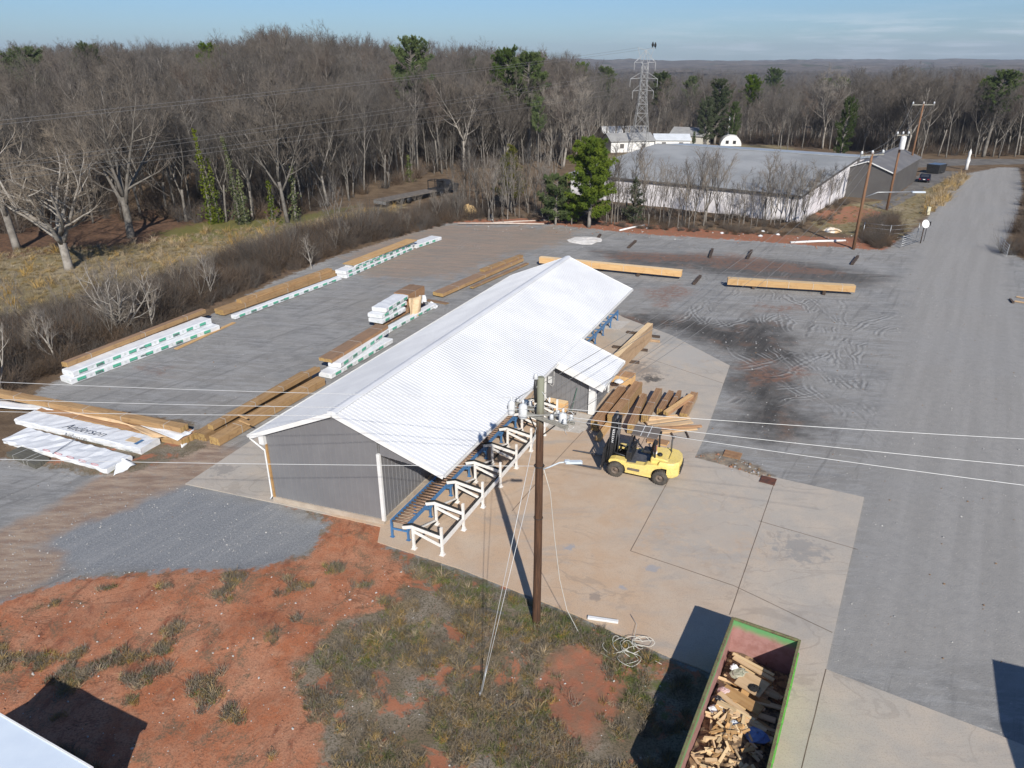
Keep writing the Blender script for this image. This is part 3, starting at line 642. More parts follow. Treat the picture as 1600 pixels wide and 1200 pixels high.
m = MB(); m.beam(Lr(5.66, -1.2, .72), Lr(5.66, 12.95, .72), .06, .05); m.build('wear_strip', M_RUB, bm_)
m = MB(); m.beam(Lr(4.36, -1.2, .26), Lr(4.36, 12.95, .26), .07, .08); m.build('chain_beam', M_RUB, rack)
# ------------------------------------------------------------------ lumber
def woodmat(name, c1, c2, dark, sc=1.0):
    t = NT(name); v = t.coord('Object'); vs = t.mapping(v, (.35, 5, 9)); 
    c = t.mix(t.ss(t.noise(vs, 1.5 * sc, 6, .65), .35, .65), c1, c2)
    c = t.mix(t.math('MULTIPLY', t.ss(t.noise(v, 2.2, 5, .7), .52, .7), .5), c, dark)
    oi = t.new('ShaderNodeObjectInfo').outputs['Random']; hs = t.new('ShaderNodeHueSaturation'); t.put(hs.inputs['Color'], c); t.put(hs.inputs['Value'], t.ss(oi, 0., 1., .85, 1.12))
    return t.out(hs.outputs[0], .8, 0, .25)
M_LVL = woodmat('treated_lumber', (0.37, 0.24, 0.12), (0.27, 0.165, 0.08), (0.15, 0.09, 0.045))
M_LVLT = woodmat('lumber_top_face', (0.26, 0.165, 0.105), (0.20, 0.135, 0.09), (0.14, 0.09, 0.06))
M_LVLE = woodmat('lumber_end_grain', (0.40, 0.27, 0.11), (0.31, 0.205, 0.085), (0.20, 0.13, 0.06))
M_GLU = woodmat('new_glued_beam', (0.56, 0.37, 0.18), (0.48, 0.29, 0.13), (0.36, 0.19, 0.07))
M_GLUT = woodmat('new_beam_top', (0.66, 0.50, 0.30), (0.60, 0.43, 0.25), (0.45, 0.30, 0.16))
M_OSB = woodmat('beam_face', (0.39, 0.27, 0.165), (0.30, 0.20, 0.12), (0.19, 0.12, 0.07))
M_RED = woodmat('reddish_lumber', (0.38, 0.225, 0.125), (0.28, 0.16, 0.085), (0.16, 0.09, 0.05))
M_BOARD = woodmat('pale_board', (0.64, 0.46, 0.28), (0.54, 0.37, 0.21), (0.38, 0.22, 0.12))
M_DKW = woodmat('dark_weathered_block', (0.085, 0.06, 0.045), (0.06, 0.045, 0.038), (0.12, 0.085, 0.06))
M_GRW = woodmat('grey_weathered_wood', (0.13, 0.125, 0.10), (0.10, 0.095, 0.08), (0.06, 0.055, 0.05))
M_STRAP = M('strapping', (.45, .45, .43), None, 1, .5)
M_WRAP = M('white_wrap', (0.70, 0.715, 0.725), (0.62, 0.64, 0.66), 1.6, .42, 0, .45, bump=.35)
M_GREENP = M('green_print', (0.06, 0.36, 0.22), (0.12, 0.42, 0.30), 9, .5)
M_DKP = M('dark_print', (0.06, 0.09, 0.09), (.16, .22, .2), 14, .5)
M_GRYP = M('pale_print', (0.50, 0.56, 0.54), (.62, .66, .65), 14, .5)
M_REDP = M('red_print', (0.50, 0.10, 0.13), (.6, .3, .3), 9, .5)
M_INK = M('marker_ink', (0.07, 0.08, 0.10), None, 1, .7)
M_KRAFT = M('kraft_paper', (0.58, 0.44, 0.28), (0.50, 0.36, 0.21), 3, .7, bump=.3)
rl = random.Random(11)
def frame(p0px, p1px, z0):
    a = G(*p0px, z0); b = G(*p1px, z0) if len(p1px) == 2 else Vector(p1px); d = b - a
    return a, d.length, math.atan2(d.y, d.x)
def scribble(m, x0, z0, n, h, y, mi, lw=.012):
    """a run of small upright pen strokes on the face y = const"""
    x = x0
    for i in range(n):
        a = Vector((x, y, z0 + rl.uniform(-.02, .02))); b = a + Vector((rl.uniform(-.3, .5) * h, 0, h * rl.uniform(.6, 1)))
        c_ = b + Vector((rl.uniform(.1, .7) * h, 0, -h * rl.uniform(.3, .9)))
        for p, q in ((a, b), (b, c_)): m.beam(p, q, .004, lw, up=(0, 0, 1)) if abs((q - p).normalized().z) < .95 else m.beam(p, q, lw, .004, up=(0, 1, 0))
        x += h * rl.uniform(.5, .9)
def wood_pack(name, label, cat, p0, p1, z0, w, h, group=None, side=1, nb=None, rows=None, mats=None, strapn=3, L=None, marks=False, gap=.004, tilt=0):
    a, Ln, ang = frame(p0, p1, z0)
    if L: Ln = L
    root = empty(name, a, ang, label, cat, group)
    if tilt: root.rotation_euler = (R(tilt), 0, ang)
    mats = mats or (M_LVL, M_LVLT, M_LVLE)
    nb = nb or max(1, int(round(w / .045 / 2))); rows = rows or max(1, int(round(h / .24)))
    m = MB(); bw = w / nb; bh = h / rows
    for r in range(rows):
        for i in range(nb):
            e0 = rl.uniform(-.04, .04); e1 = rl.uniform(-.05, .05)
            y = (i + .5) * bw * side; c = ((Ln + e1 + e0) / 2, y, (r + .5) * bh)
            hx, hy, hz = (Ln + e1 - e0) / 2, (bw - gap) / 2, (bh - gap) / 2
            vs = [Vector(c) + Vector((sx * hx, sy * hy, sz * hz)) for sz in (-1, 1) for sx, sy in ((-1, -1), (1, -1), (1, 1), (-1, 1))]
            m.add(vs, [(0, 3, 2, 1)], 1); b = len(m.v) - 8
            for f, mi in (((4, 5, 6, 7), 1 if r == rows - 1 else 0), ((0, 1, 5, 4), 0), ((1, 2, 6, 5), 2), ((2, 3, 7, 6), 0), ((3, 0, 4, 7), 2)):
                m.f.append(tuple(b + k for k in f)); m.m.append(mi); m.sm.append(False)
    if marks: 
        for k in range(2): scribble(m, Ln * rl.uniform(.45, .75), h * .3, 5, h * .45, -.004 * side, 3)
    m.build('boards', list(mats) + [M_INK], root)
    for k in range(strapn):
        x = Ln * (k + .5) / strapn + rl.uniform(-.3, .3); s_ = MB(); y0, y1 = -.004 * side, (w + .002) * side; t_ = .004
        for q0, q1 in (((x, y0, 0), (x, y0, h)), ((x, y1, 0), (x, y1, h))): s_.beam(q0, q1, .03, t_, up=(0, 1, 0))
        s_.beam((x, y0, h + .001), (x, y1, h + .001), .03, t_); s_.build('strap', M_STRAP, root)
    return root
def wrap_pack(name, label, cat, p0, p1, z0, w, h, group=None, side=1, L=None, prints=True, rough=.012, red=False, faint=False):
    a, Ln, ang = frame(p0, p1, z0)
    if L: Ln = L
    root = empty(name, a, ang, label, cat, group)
    m = MB(); nx_ = max(6, int(Ln / .35)); prof = []
    # cross-section ring with rounded corners
    ys = [(.0, .03), (.0, h * .5), (.0, h - .04), (.04, h), (w * .33, h), (w * .66, h), (w - .04, h), (w, h - .04), (w, h * .5), (w, .03), (w - .03, 0), (.03, 0)]
    n = len(ys); rnd = random.Random(int(abs(a.x * 100)) + 3); vs = []
    for i in range(nx_ + 1):
        x = Ln * i / nx_
        for (y, z) in ys:
            k = rough if 0 < z else 0
            vs.append((x + (rnd.uniform(-.02, .02) if i in (0, nx_) else 0), (y + rnd.uniform(-k, k)) * side, z + rnd.uniform(-k, k)))
    fs = []
    for i in range(nx_):
        for k in range(n):
            q = (i * n + k, i * n + (k + 1) % n, (i + 1) * n + (k + 1) % n, (i + 1) * n + k); fs.append(q if side > 0 else q[::-1])
    fs += [tuple(range(n))[::-1] if side > 0 else tuple(range(n)), tuple(range(nx_ * n, nx_ * n + n)) if side > 0 else tuple(range(nx_ * n, nx_ * n + n))[::-1]]
    m.add(vs, fs); m.build('wrap', M_WRAP, root)
    if prints:
        m = MB(); x = .35; yy = -(rough + .006) * side; k = 0; z0_, z1_ = h * .22, h * .8
        while x < Ln - .8:
            if k % 2 == 0: m.box((x + .36, yy, (z0_ + z1_) / 2), (.62, .006, z1_ - z0_), None, 0 if not red else 3); (None if faint or red else m.box((x + .36, yy - .002 * side, z0_ + .03), (.6, .005, .05), None, 1))
            else:
                m.box((x + .15, yy, (z0_ + z1_) / 2 + .02), (.16, .006, (z1_ - z0_) * .6), None, 2)
            if k % 5 == 2 and not red: m.box((x + .33, yy - .003 * side, (z0_ + z1_) / 2), (.5, .005, (z1_ - z0_) * .5), None, 1)
            x += .86 if k % 2 == 0 else .45; k += 1
        m.build('printed_label', [M_GREENP, M_DKP, M_GRYP, M_REDP], root)
        m = MB(); m.box((-.03, w * .3 * side, h * .5), (.006, .22, h * .3), None, 0); m.build('end_label', [M_GRYP], root)
    return root
GRP_W = 'white wrapped lumber bundles'
# row along the brush, nearest group
wrap_pack('wrapped_bundle', 'long white wrapped bundle lowest in the stack beside the small vase shaped tree', 'lumber bundle', (113, 601), (344, 515), .02, 1.25, .40, GRP_W)
wrap_pack('wrapped_bundle', 'upper long white wrapped bundle in the stack beside the small vase shaped tree', 'lumber bundle', (116, 589), (331, 505), .44, 1.15, .40, GRP_W)
wood_pack('lumber_pack', 'narrow brown treated beams on the two white bundles beside the small vase shaped tree', 'lumber pack', (106, 574), (322, 489), .86, .5, .34, side=1, nb=6, rows=1)
wood_pack('plank', 'single flat brown plank on the gravel beside the near left white bundles', 'plank', (278, 546), (368, 505), .02, .35, .05, nb=1, rows=1, strapn=0, mats=(M_GLU, M_GLU, M_GLU))
# middle group
wrap_pack('wrapped_bundle', 'thin long white wrapped bundle on the ground midway along the brush row', 'lumber bundle', (369, 499), (534, 437), .05, .55, .34, GRP_W)
wood_pack('lumber_pack', 'wide brown lumber pack directly behind the thin white bundle in the brush row', 'lumber pack', (350, 493), (528, 430), .1, 1.1, .45, nb=9, rows=2, mats=(M_LVL, M_LVL, M_LVLE))
wood_pack('lumber_pack', 'narrow brown beams lying on top of the wide pack in the brush row', 'lumber pack', (378, 474), (519, 424), .56, .6, .30, nb=5, rows=1, mats=(M_LVL, M_LVL, M_LVLE))
# far group
wrap_pack('wrapped_bundle', 'lowest white wrapped bundle of the tall stack toward the far end of the brush row', 'lumber bundle', (542, 435), (646, 390), .03, 1.2, .36, GRP_W)
wrap_pack('wrapped_bundle', 'second white wrapped bundle from the ground in the tall far stack of the brush row', 'lumber bundle', (541, 429), (648, 383), .42, 1.3, .36, GRP_W)
wrap_pack('wrapped_bundle', 'thin white bundle directly under the brown sheet top of the tall far stack', 'lumber bundle', (556, 417), (652, 377), .80, 1.35, .16, GRP_W, faint=True)
wood_pack('lumber_pack', 'broad flat brown timber pack on top of the tall far white stack', 'lumber pack', (553, 415), (652, 376), .98, 1.4, .10, nb=5, rows=1, strapn=2, mats=(M_GLU, M_GLU, M_LVLE))
wrap_pack('wrapped_bundle', 'short bright white bundle at the very far end of the brush row', 'lumber bundle', (652, 388), (690, 375), .05, 1.5, .40, GRP_W, faint=True)
# beside the shed
wood_pack('lumber_pack', 'long brown beam stack at the near left shed corner, nearer to the shed', 'lumber pack', (343, 697), (509, 601), .05, .7, .48, nb=6, rows=2, mats=(M_LVL, M_LVL, M_LVLE))
wood_pack('lumber_pack', 'long brown beam stack at the near left shed corner, farther from the shed', 'lumber pack', (322, 690), (487, 592), .05, .8, .46, nb=6, rows=2, mats=(M_LVL, M_LVL, M_LVLE))
wood_pack('lumber_pack', 'narrow brown beams on top of the two long stacks by the shed corner', 'lumber pack', (334, 672), (500, 580), .55, .42, .30, nb=3, rows=1, mats=(M_LVL, M_LVL, M_LVLE), strapn=4)
for (u, v, du, dv, lb) in ((374, 657, 16, 7, 'short wooden stick lying across the long brown beams, the nearer of two'), (372, 648, 14, 6, 'short wooden stick lying across the long brown beams, the farther of two')):
    a = G(u, v, .9); b = G(u + du, v + dv, .88); m = MB(); m.beam(a, b, .09, .05); tag(m.build('wood_sticker', M_GLU), lb, 'stick')
wrap_pack('wrapped_bundle', 'lower white wrapped bundle close to the left eave of the shed', 'lumber bundle', (519, 592), (614, 536), .05, 1.1, .36, GRP_W)
wrap_pack('wrapped_bundle', 'upper white wrapped bundle beside the shed, with faded green print', 'lumber bundle', (533, 575), (607, 521), .46, 1.0, .36, GRP_W, faint=True)
wood_pack('lumber_pack', 'dark topped brown timber pack above the two white bundles next to the shed', 'lumber pack', (519, 567), (607, 513), .84, 1.1, .24, nb=8, rows=1, mats=(M_RED, M_LVLT, M_LVLE))
wrap_pack('wrapped_bundle', 'low white wrapped strip bundle ending in a flared tail beside the shed eave', 'lumber bundle', (609, 520), (682, 480), .03, .6, .34, GRP_W)
wood_pack('lumber_pack', 'brown timber pack between the low white strip and the three stacked white bundles', 'lumber pack', (602, 509), (664, 474), .1, 1.1, .42, nb=7, rows=2, mats=(M_RED, M_LVLT, M_LVLE))
for i, (p0, p1, z, lb) in enumerate((((598, 506), (634, 486), .55, 'crumpled white wrapped bundle lowest of the three stacked short ones'), ((597, 498), (636, 476), .93, 'white wrapped bundle in the middle of the three stacked short ones'), ((604, 488), (638, 467), 1.32, 'white wrapped bundle topmost of the three stacked short ones'))):
    wrap_pack('wrapped_bundle', lb, 'lumber bundle', p0, p1, z, 1.35, .34, GRP_W, rough=.02)
wood_pack('lumber_pack', 'short brown timber pack behind the brown paper cover beside the shed', 'lumber pack', (640, 478), (664, 464), .55, 1.5, 1.05, nb=6, rows=4, mats=(M_RED, M_LVLT, M_RED), strapn=1)
# kraft paper draped over its near side
def sheet(name, label, cat, pts, mat, nu=10, nv=8, amp=.05, thick=.012, seed=1):
    """draped sheet through 4 corner points with folds, given a real thickness"""
    rr = random.Random(seed); a, b, c, d = [Vector(p) for p in pts]; vs = []
    for j in range(nv + 1):
        for i in range(nu + 1):
            u, v = i / nu, j / nv; p = (a.lerp(b, u)).lerp(d.lerp(c, u), v)
            nrm = (b - a).cross(d - a).normalized(); p = p + nrm * (amp * math.sin(u * 9 + seed + v * 1.5) + rr.uniform(-amp, amp) * .35); vs.append(p)
    fs = [(j * (nu + 1) + i, j * (nu + 1) + i + 1, (j + 1) * (nu + 1) + i + 1, (j + 1) * (nu + 1) + i) for j in range(nv) for i in range(nu)]
    m = MB(); m.add(vs, fs, 0, True); o = m.build(name, mat); s_ = o.modifiers.new('thickness', 'SOLIDIFY'); s_.thickness = thick
    return tag(o, label, cat)
sheet('paper_cover', 'tan kraft paper cover hanging down the side of the short timber pack beside the shed', 'paper cover', (G(638, 467, 1.5), G(660, 462, 1.5), G(657, 493, .12), G(641, 498, .12)), M_KRAFT, amp=.10, seed=4)
sheet('torn_wrap', 'torn crumpled cream and white paper at the end of the short timber pack', 'torn wrap', (G(656, 462, 1.55), G(664, 461, 1.4), G(666, 471, .9), G(658, 474, .8)), M_WRAP, 6, 6, .09, seed=8)
sheet('torn_wrap', 'flared white plastic tail at the far end of the low strip bundle', 'torn wrap', (G(668, 474, .3), G(674, 471, .45), G(686, 478, .05), G(680, 483, .03)), M_WRAP, 6, 5, .05, seed=9)
wood_pack('plank', 'flat brown plank on the ground near the shed beyond the white strip bundle', 'plank', (665, 470), (697, 476), .02, .5, .06, nb=2, rows=1, strapn=0)
wood_pack('lumber_pack', 'long flat brown timber pack lying alone on the gravel left of the shed roof', 'lumber pack', (692, 464), (818, 408), .12, 1.15, .32, nb=8, rows=1, mats=(M_LVL, M_LVLT, M_LVLE))
wood_pack('lumber_pack', 'short brown beams on top of the long flat pack left of the shed roof', 'lumber pack', (757, 425), (818, 402), .46, .6, .24, nb=4, rows=1, mats=(M_LVL, M_LVL, M_LVLE))
wood_pack('lumber_pack', 'thin low brown board strip between the long flat pack and the shed roof', 'lumber pack', (739, 451), (826, 413), .08, .4, .16, nb=3, rows=1, mats=(M_LVL, M_LVLT, M_LVLE))
m = MB(); q = G(600, 513, .0); 
# lower left group
wood_pack('lumber_pack', 'very long brown beam pack running out of the left edge, behind the marked white bundle', 'lumber pack', (284, 677), (-100, 603), .5, .55, .34, side=-1, nb=4, rows=1, mats=(M_LVL, M_LVL, M_LVLE), strapn=7)
wood_pack('lumber_pack', 'lower opened lumber pack with half torn wrapping behind the marked white bundle', 'lumber pack', (286, 698), (60, 650), .04, 1.3, .40, side=-1, nb=8, rows=1, mats=(M_LVL, M_RED, M_LVLE), strapn=2)
sheet('torn_wrap', 'white plastic flap with green print peeled back over the near end of the opened pack', 'torn wrap', (G(212, 662, .48), G(252, 664, .50), G(300, 676, .52), G(277, 688, .50)), M_WRAP, 10, 6, .03, seed=12)
sheet('torn_wrap', 'white plastic wrapped round the near end of the opened pack', 'torn wrap', (G(280, 682, .50), G(303, 670, .50), G(303, 686, .06), G(284, 700, .06)), M_WRAP, 6, 6, .03, seed=13)
sheet('torn_wrap', 'white plastic strip with green print trailing from the opened pack at the left edge', 'torn wrap', (G(-30, 622, .40), G(60, 632, .42), G(90, 642, .40), G(-30, 636, .38)), M_WRAP, 10, 4, .03, seed=14)
sheet('plywood_strip', 'bare peeled orange board curling across the top of the opened pack', 'board', (G(92, 640, .5), G(180, 655, .62), G(215, 668, .55), G(120, 648, .5)), M_BOARD, 10, 3, .03, .03, seed=15)
sheet('plywood_strip', 'second bare board on the opened pack between the peeled board and the plastic flap', 'board', (G(185, 658, .52), G(225, 668, .55), G(262, 683, .50), G(238, 684, .50)), M_BOARD, 8, 3, .02, .03, seed=16)
for i, (a, b, c_, d) in enumerate((((224, 672), (236, 675), (250, 683), (240, 682)), ((5, 628), (20, 630), (22, 634), (5, 633)))): pass
an = wrap_pack('wrapped_bundle', 'white wrapped bundle with a handwritten word twice in black marker', 'lumber bundle', (222, 711), (25, 665), .03, 1.35, .42, GRP_W, side=-1, prints=False, rough=.03)
def text_mesh(txt, size, name, mat, parent, loc, rot, depth=.004, shear=0, font_off=0):
    c_ = bpy.data.curves.new(name, 'FONT'); c_.body = txt; c_.size = size; c_.extrude = depth; c_.shear = shear; c_.align_x = 'CENTER'; c_.align_y = 'CENTER'; c_.offset = font_off
    t_ = bpy.data.objects.new(name, c_); col.objects.link(t_)
    dg = bpy.context.evaluated_depsgraph_get(); me_ = bpy.data.meshes.new_from_object(t_.evaluated_get(dg)); bpy.data.objects.remove(t_)
    o = bpy.data.objects.new(name, me_); me_.materials.clear(); me_.materials.append(mat); col.objects.link(o); o.parent = parent; o.location = loc; o.rotation_euler = rot
    return o
text_mesh('Anderson', .80, 'marker_writing', M_INK, an, (4.7, -.45 - 0, .455), (0, 0, math.pi), .003, .35, -.012)
text_mesh('Anderson', .44, 'marker_writing', M_INK, an, (5.0, .035, .2), (math.pi / 2, 0, math.pi), .003, .35, -.008)
m = MB(); m.box((1.15, -.62, .44), (.75, .5, .01)); m.build('cardboard_patch', M_KRAFT, an)
m = MB(); m.box((.62, -.5, .45), (.22, .55, .01)); m.build('blue_patch', M('blue_print', (.07, .16, .30), None, 1, .6), an)
m = MB()
for k in range(7): m.box((.9 + k * 1.1, .035, .1), (.5, .006, .03)); 
m.build('printed_label', M_DKP, an)
tr = wrap_pack('tarped_bundle', 'flat white tarped bundle with red printed ovals, nearest the camera at the left edge', 'lumber bundle', (168, 742), (5, 694), .03, 1.6, .30, GRP_W, side=-1, prints=False, rough=.05)
m = MB()
for k in range(5):
    pts = [Vector((1.0 + k * .95 + .28 * math.cos(t), -.12 + .06 * math.sin(t), .345)) for t in np.linspace(0, 2 * math.pi, 13)]
    m.tube(pts, .014, 4)
m.build('printed_label', M_REDP, tr)
m = MB(); m.beam((4.1, .05, .36), (4.5, -1.65, .36), .04, .02); m.build('strap', M_GALV, tr)
sheet('torn_wrap', 'ragged white tarp corner lifted at the near right end of the flat tarped bundle', 'torn wrap', (G(180, 728, .3), G(192, 716, .62), G(213, 726, .12), G(178, 744, .06)), M_WRAP, 8, 6, .06, seed=21)
wood_pack('lumber_pack', 'short grey weathered timber pack tilted against the tarped bundle at the left edge', 'lumber pack', (56, 733), (12, 714), .05, .8, .28, side=-1, nb=5, rows=1, mats=(M_GRW, M_GRW, M_GRW), strapn=3)
# right half of the yard
def block(label, p0, p1, z=.02, w=.22, h=.18, mat=M_DKW, name='timber_block'):
    a, Ln, ang = frame(p0, p1, z); m = MB(); m.box((Ln / 2, 0, h / 2), (Ln, w, h)); return tag(m.build(name, mat, None, .015, a, ang), label, 'block')
wood_pack('glued_beam', 'long new yellow wood beam partly hidden behind the far end of the shed roof', 'beam', (1064, 433), (842, 411), .32, .7, .62, side=-1, nb=4, rows=1, mats=(M_GLU, M_GLUT, M_GLU), strapn=4, marks=True)
wood_pack('glued_beam', 'long new yellow wood beam alone on blocks in the middle of the dark gravel', 'beam', (1336, 457), (1137, 445), .30, .75, .60, side=-1, nb=4, rows=1, mats=(M_GLU, M_GLUT, M_GLU), strapn=5, marks=True)
for lb, p0, p1 in (('dark block under the left third of the lone yellow beam', (1177, 452), (1181, 444)), ('dark block sticking out under the right part of the lone yellow beam', (1287, 461), (1289, 450)),
                   ('dark block under the yellow beam behind the shed roof, nearer the shed', (940, 423), (946, 416)), ('dark block under the yellow beam behind the shed roof, farther from the shed', (996, 432), (1004, 424)),
                   ('dark block lying in the gravel just right of the yellow beam behind the shed', (1084, 445), (1094, 433)), ('dark block on the pale gravel, left of a pair near the far edge', (1109, 403), (1113, 391)),
                   ('dark block on the pale gravel, right of a pair near the far edge', (1168, 405), (1174, 393)), ('dark block on the pale gravel close to the brown utility pole', (1331, 414), (1340, 402)),
                   ('dark block near the white sand patch at the far edge', (982, 388), (993, 378)), ('small dark block at the left end of the far row, by the white sand', (934, 373), (938, 368))):
    block(lb, p0, p1, w=.28, h=.24)
# tall panel of beams standing on edge
a = G(962, 583, .25); b = G(1018, 520, .25)
wood_pack('beam_panel', 'tall wood panel of beams standing on edge beyond the annex, with black marker scrawl', 'beam panel', (964, 586), (1018, 531), .22, .45, 1.35, nb=4, rows=1, mats=(M_OSB, M_GLUT, M_OSB), strapn=0, marks=True)
for i, (lb, p0, p1) in enumerate((('wooden skid under the near end of the tall beam panel', (958, 590), (982, 592)), ('second wooden skid from the near end under the tall beam panel', (975, 566), (999, 568)), ('wooden skid under the middle of the tall beam panel', (990, 547), (1012, 549)),
                                   ('dark wooden skid under the far end of the tall beam panel', (1005, 525), (1031, 528)), ('loose wooden skid lying left of the tall panel, nearer the camera', (957, 543), (974, 545)), ('loose wooden skid lying left of the tall panel, farther from the camera', (979, 520), (1000, 523)),
                                   ('thin stick poking out right of the far end of the tall panel', (1014, 533), (1031, 535)))):
    block(lb, p0, p1, .05, .22, .17, M_DKW if i != 6 else M_OSB, 'wooden_skid')
# fan of beam packs right of the annex
packs = [((935, 674), (977, 618), .50, .62, 3, 'reddish beam pack closest to the annex wall in the fan of beams', M_RED), ((962, 668), (1003, 614), .55, .78, 3, 'tall yellow brown beam pack, second from the annex', M_LVL),
         ((989, 678), (1010, 629), .36, .62, 3, 'yellow end beam pack in the middle of the fan, right behind the forklift mast', M_LVL), ((1012, 661), (1034, 619), .42, .55, 3, 'greyish beam pack right of the middle of the fan', M_OSB),
         ((1034, 649), (1052, 620), .34, .42, 2, 'dark sided beam pack near the right side of the fan', M_RED), ((1050, 644), (1064, 620), .24, .45, 2, 'low beam pack second from the right in the fan', M_RED), ((1073, 656), (1090, 622), .46, .4, 2, 'rightmost low beam pack in the fan of beams', M_OSB)]
for p0, p1, w, h, rows, lb, mt in packs:
    wood_pack('lumber_pack', lb, 'lumber pack', p0, p1, .12, w, h, None, nb=max(3, int(w / .09)), rows=rows, mats=(mt, M_RED, M_LVLE), strapn=1, gap=.012)
wood_pack('lumber_pack', 'single beam lying slanted across the right side of the fan of beams', 'beam', (1044, 650), (1084, 622), .50, .35, .22, nb=2, rows=1, mats=(M_RED, M_GLU, M_LVLE), strapn=0)
wood_pack('lumber_pack', 'short stack of beams directly beyond the annex, with a white rag on it', 'lumber pack', (986, 604), (955, 598), .06, 1.0, .6, side=-1, nb=5, rows=2, mats=(M_GLU, M_RED, M_GLU), strapn=1)
m = MB(); m.lathe([(.0, .16), (.12, .15), (.26, .08), (.33, .0)], 9); o = m.build('white_rag', M_WRAP, None, 0, G(967, 596, .68)); tag(o, 'crumpled white rag on the short stack of beams beyond the annex', 'rag')
for i, (p0, p1, z, w, lb) in enumerate((((1010, 658), (1075, 652), .12, .35, 'farthest pale board in the loose pile right of the forklift'), ((1012, 664), (1080, 655), .2, .3, 'pale board second from the back in the loose pile right of the forklift'), ((1015, 672), (1082, 662), .14, .3, 'knotty pale board in the middle of the loose pile right of the forklift'),
                                        ((1030, 671), (1098, 668), .24, .22, 'dark striped board near the front of the loose pile right of the forklift'), ((1034, 678), (1090, 672), .1, .25, 'front pale board of the loose pile right of the forklift'))):
    wood_pack('plank', lb, 'board', p0, p1, z, w, .09, nb=1, rows=1, strapn=0, mats=(M_RED if i == 3 else M_BOARD,) * 3, L=None)
for lb, p0, p1 in (('thin dark stick on the concrete below the loose boards, left one', (1048, 676), (1053, 686)), ('thin dark stick on the concrete below the loose boards, right one', (1071, 674), (1076, 685))): block(lb, p0, p1, .06, .09, .09, M_DKW, 'wood_stick')
wood_pack('lumber_pack', 'small pile of short reddish boards lying behind the forklift mast', 'lumber pack', (938, 690), (960, 660), .06, .35, .2, nb=3, rows=1, mats=(M_GLU, M_GLU, M_GLU), strapn=0)
wood_pack('plank', 'reddish board on the concrete behind the forklift seat', 'board', (1010, 692), (1042, 698), .06, .6, .1, nb=3, rows=1, mats=(M_GLU, M_RED, M_GLU), strapn=0)
block('short stick leaning near the annex corner on the pale concrete', (943, 672), (950, 662), .06, .12, .1, M_GLU, 'wood_stick')
wood_pack('lumber_pack', 'small pack of short orange boards stacked against the annex front wall', 'lumber pack', (883, 644), (853, 638), .25, .5, .55, side=-1, nb=3, rows=4, mats=(M_GLU, M_GLUT, M_GLU), strapn=0)
wood_pack('plank', 'low orange boards on the concrete below the stack at the annex front wall', 'board', (874, 650), (856, 645), .06, .6, .12, side=-1, nb=3, rows=1, mats=(M_GLU, M_GLUT, M_GLU), strapn=0)
block('flat rusty brown board on the gravel right of the forklift', (1131, 708), (1158, 714), .03, .75, .06, M_RED, 'plank')
block('dark rusty plate at the end of the muddy ruts by the slab edge', (1188, 748), (1212, 754), .06, .7, .04, M('rusty_plate', (.14, .05, .03), (.08, .04, .03), 4, .8), 'steel_plate')
# loose bits at the far edge
for lb, p0, p1, w in (('white plastic pipe lying in the red earth in front of the warehouse', (1235, 379), (1321, 376), .28), ('long pale pole lying along the far left edge of the yard, left one', (715, 349), (850, 350), .22), ('long pale pole crossing another at the far edge of the yard', (757, 349), (857, 344), .2),
                      ('white pipe lying under the thicket in the red earth', (968, 360), (1007, 352), .22)):
    a = G(*p0, .15); b = G(*p1, .15); m = MB(); m.tube([a, a.lerp(b, .5) + UP * .05, b], w / 2, 7); tag(m.build('pole_on_ground' if 'pole' in lb else 'pipe', M_WTRIM if 'white' in lb else M('bleached_wood', (.50, .42, .36), (.4, .33, .28), 2, .8)), lb, 'pipe' if 'pipe' in lb else 'pole')
def rock(label, p, r, mat, name, cat, hz=.7, seed=0, n=9):
    rr = random.Random(seed); m = MB(); prof = []
    vs = []; fs = []; rings = 5
    for i in range(rings + 1):
        ph = math.pi / 2 * i / rings
        for k in range(n):
            t = 2 * math.pi * k / n; q = r * math.cos(ph) * rr.uniform(.75, 1.15) if i < rings else .02
            vs.append((q * math.cos(t), q * math.sin(t) * .8, r * hz * math.sin(ph) * rr.uniform(.85, 1.15)))
    fs = [(i * n + k, i * n + (k + 1) % n, (i + 1) * n + (k + 1) % n, (i + 1) * n + k) for i in range(rings) for k in range(n)]
    m.add(vs, fs); return tag(m.build(name, mat, None, 0, p), label, cat)
rock('pale yellow foam lump at the end of the brush by the flatbed truck', G(733, 340), 1.3, M('yellow_foam', (.62, .46, .24), (.5, .33, .14), 2, .8), 'foam_lump', 'debris', 1.3, 3)
rock('small black and white bin among the saplings at the far left edge of the yard', G(766, 345), .6, M('black_plastic', (.03, .03, .035), (.4, .4, .4), 1, .5, contrast=(.55, .6)), 'small_bin', 'bin', 1.4, 5)
rock('white and orange torn sheet left of the brown utility pole', G(1300, 363), 1.2, M('torn_sheet', (.7, .69, .66), (.55, .36, .16), .9, .7), 'torn_sheet', 'debris', .5, 6)
rock('low heap of white sand at the far edge of the yard', G(915, 376), 2.3, M('white_sand', (.62, .60, .57), (.5, .48, .45), 2, .9), 'sand_heap', 'sand heap', .12, 7, 14)
for i in range(9):
    u = rl.choice([(1012, 358), (1128, 366), (1188, 370), (1215, 368), (1352, 352), (1368, 356), (1378, 350), (1390, 358), (1192, 363)][i:i + 1]); q = G(*u); q.z = TZ(q.x, q.y)
    tag(rock('x', q, .28, M_WRAP, 'litter_scrap', 'litter', .6, 20 + i), 'small white scrap of litter in the red earth at the far edge of the yard', 'litter', 'white litter scraps at the far edge')
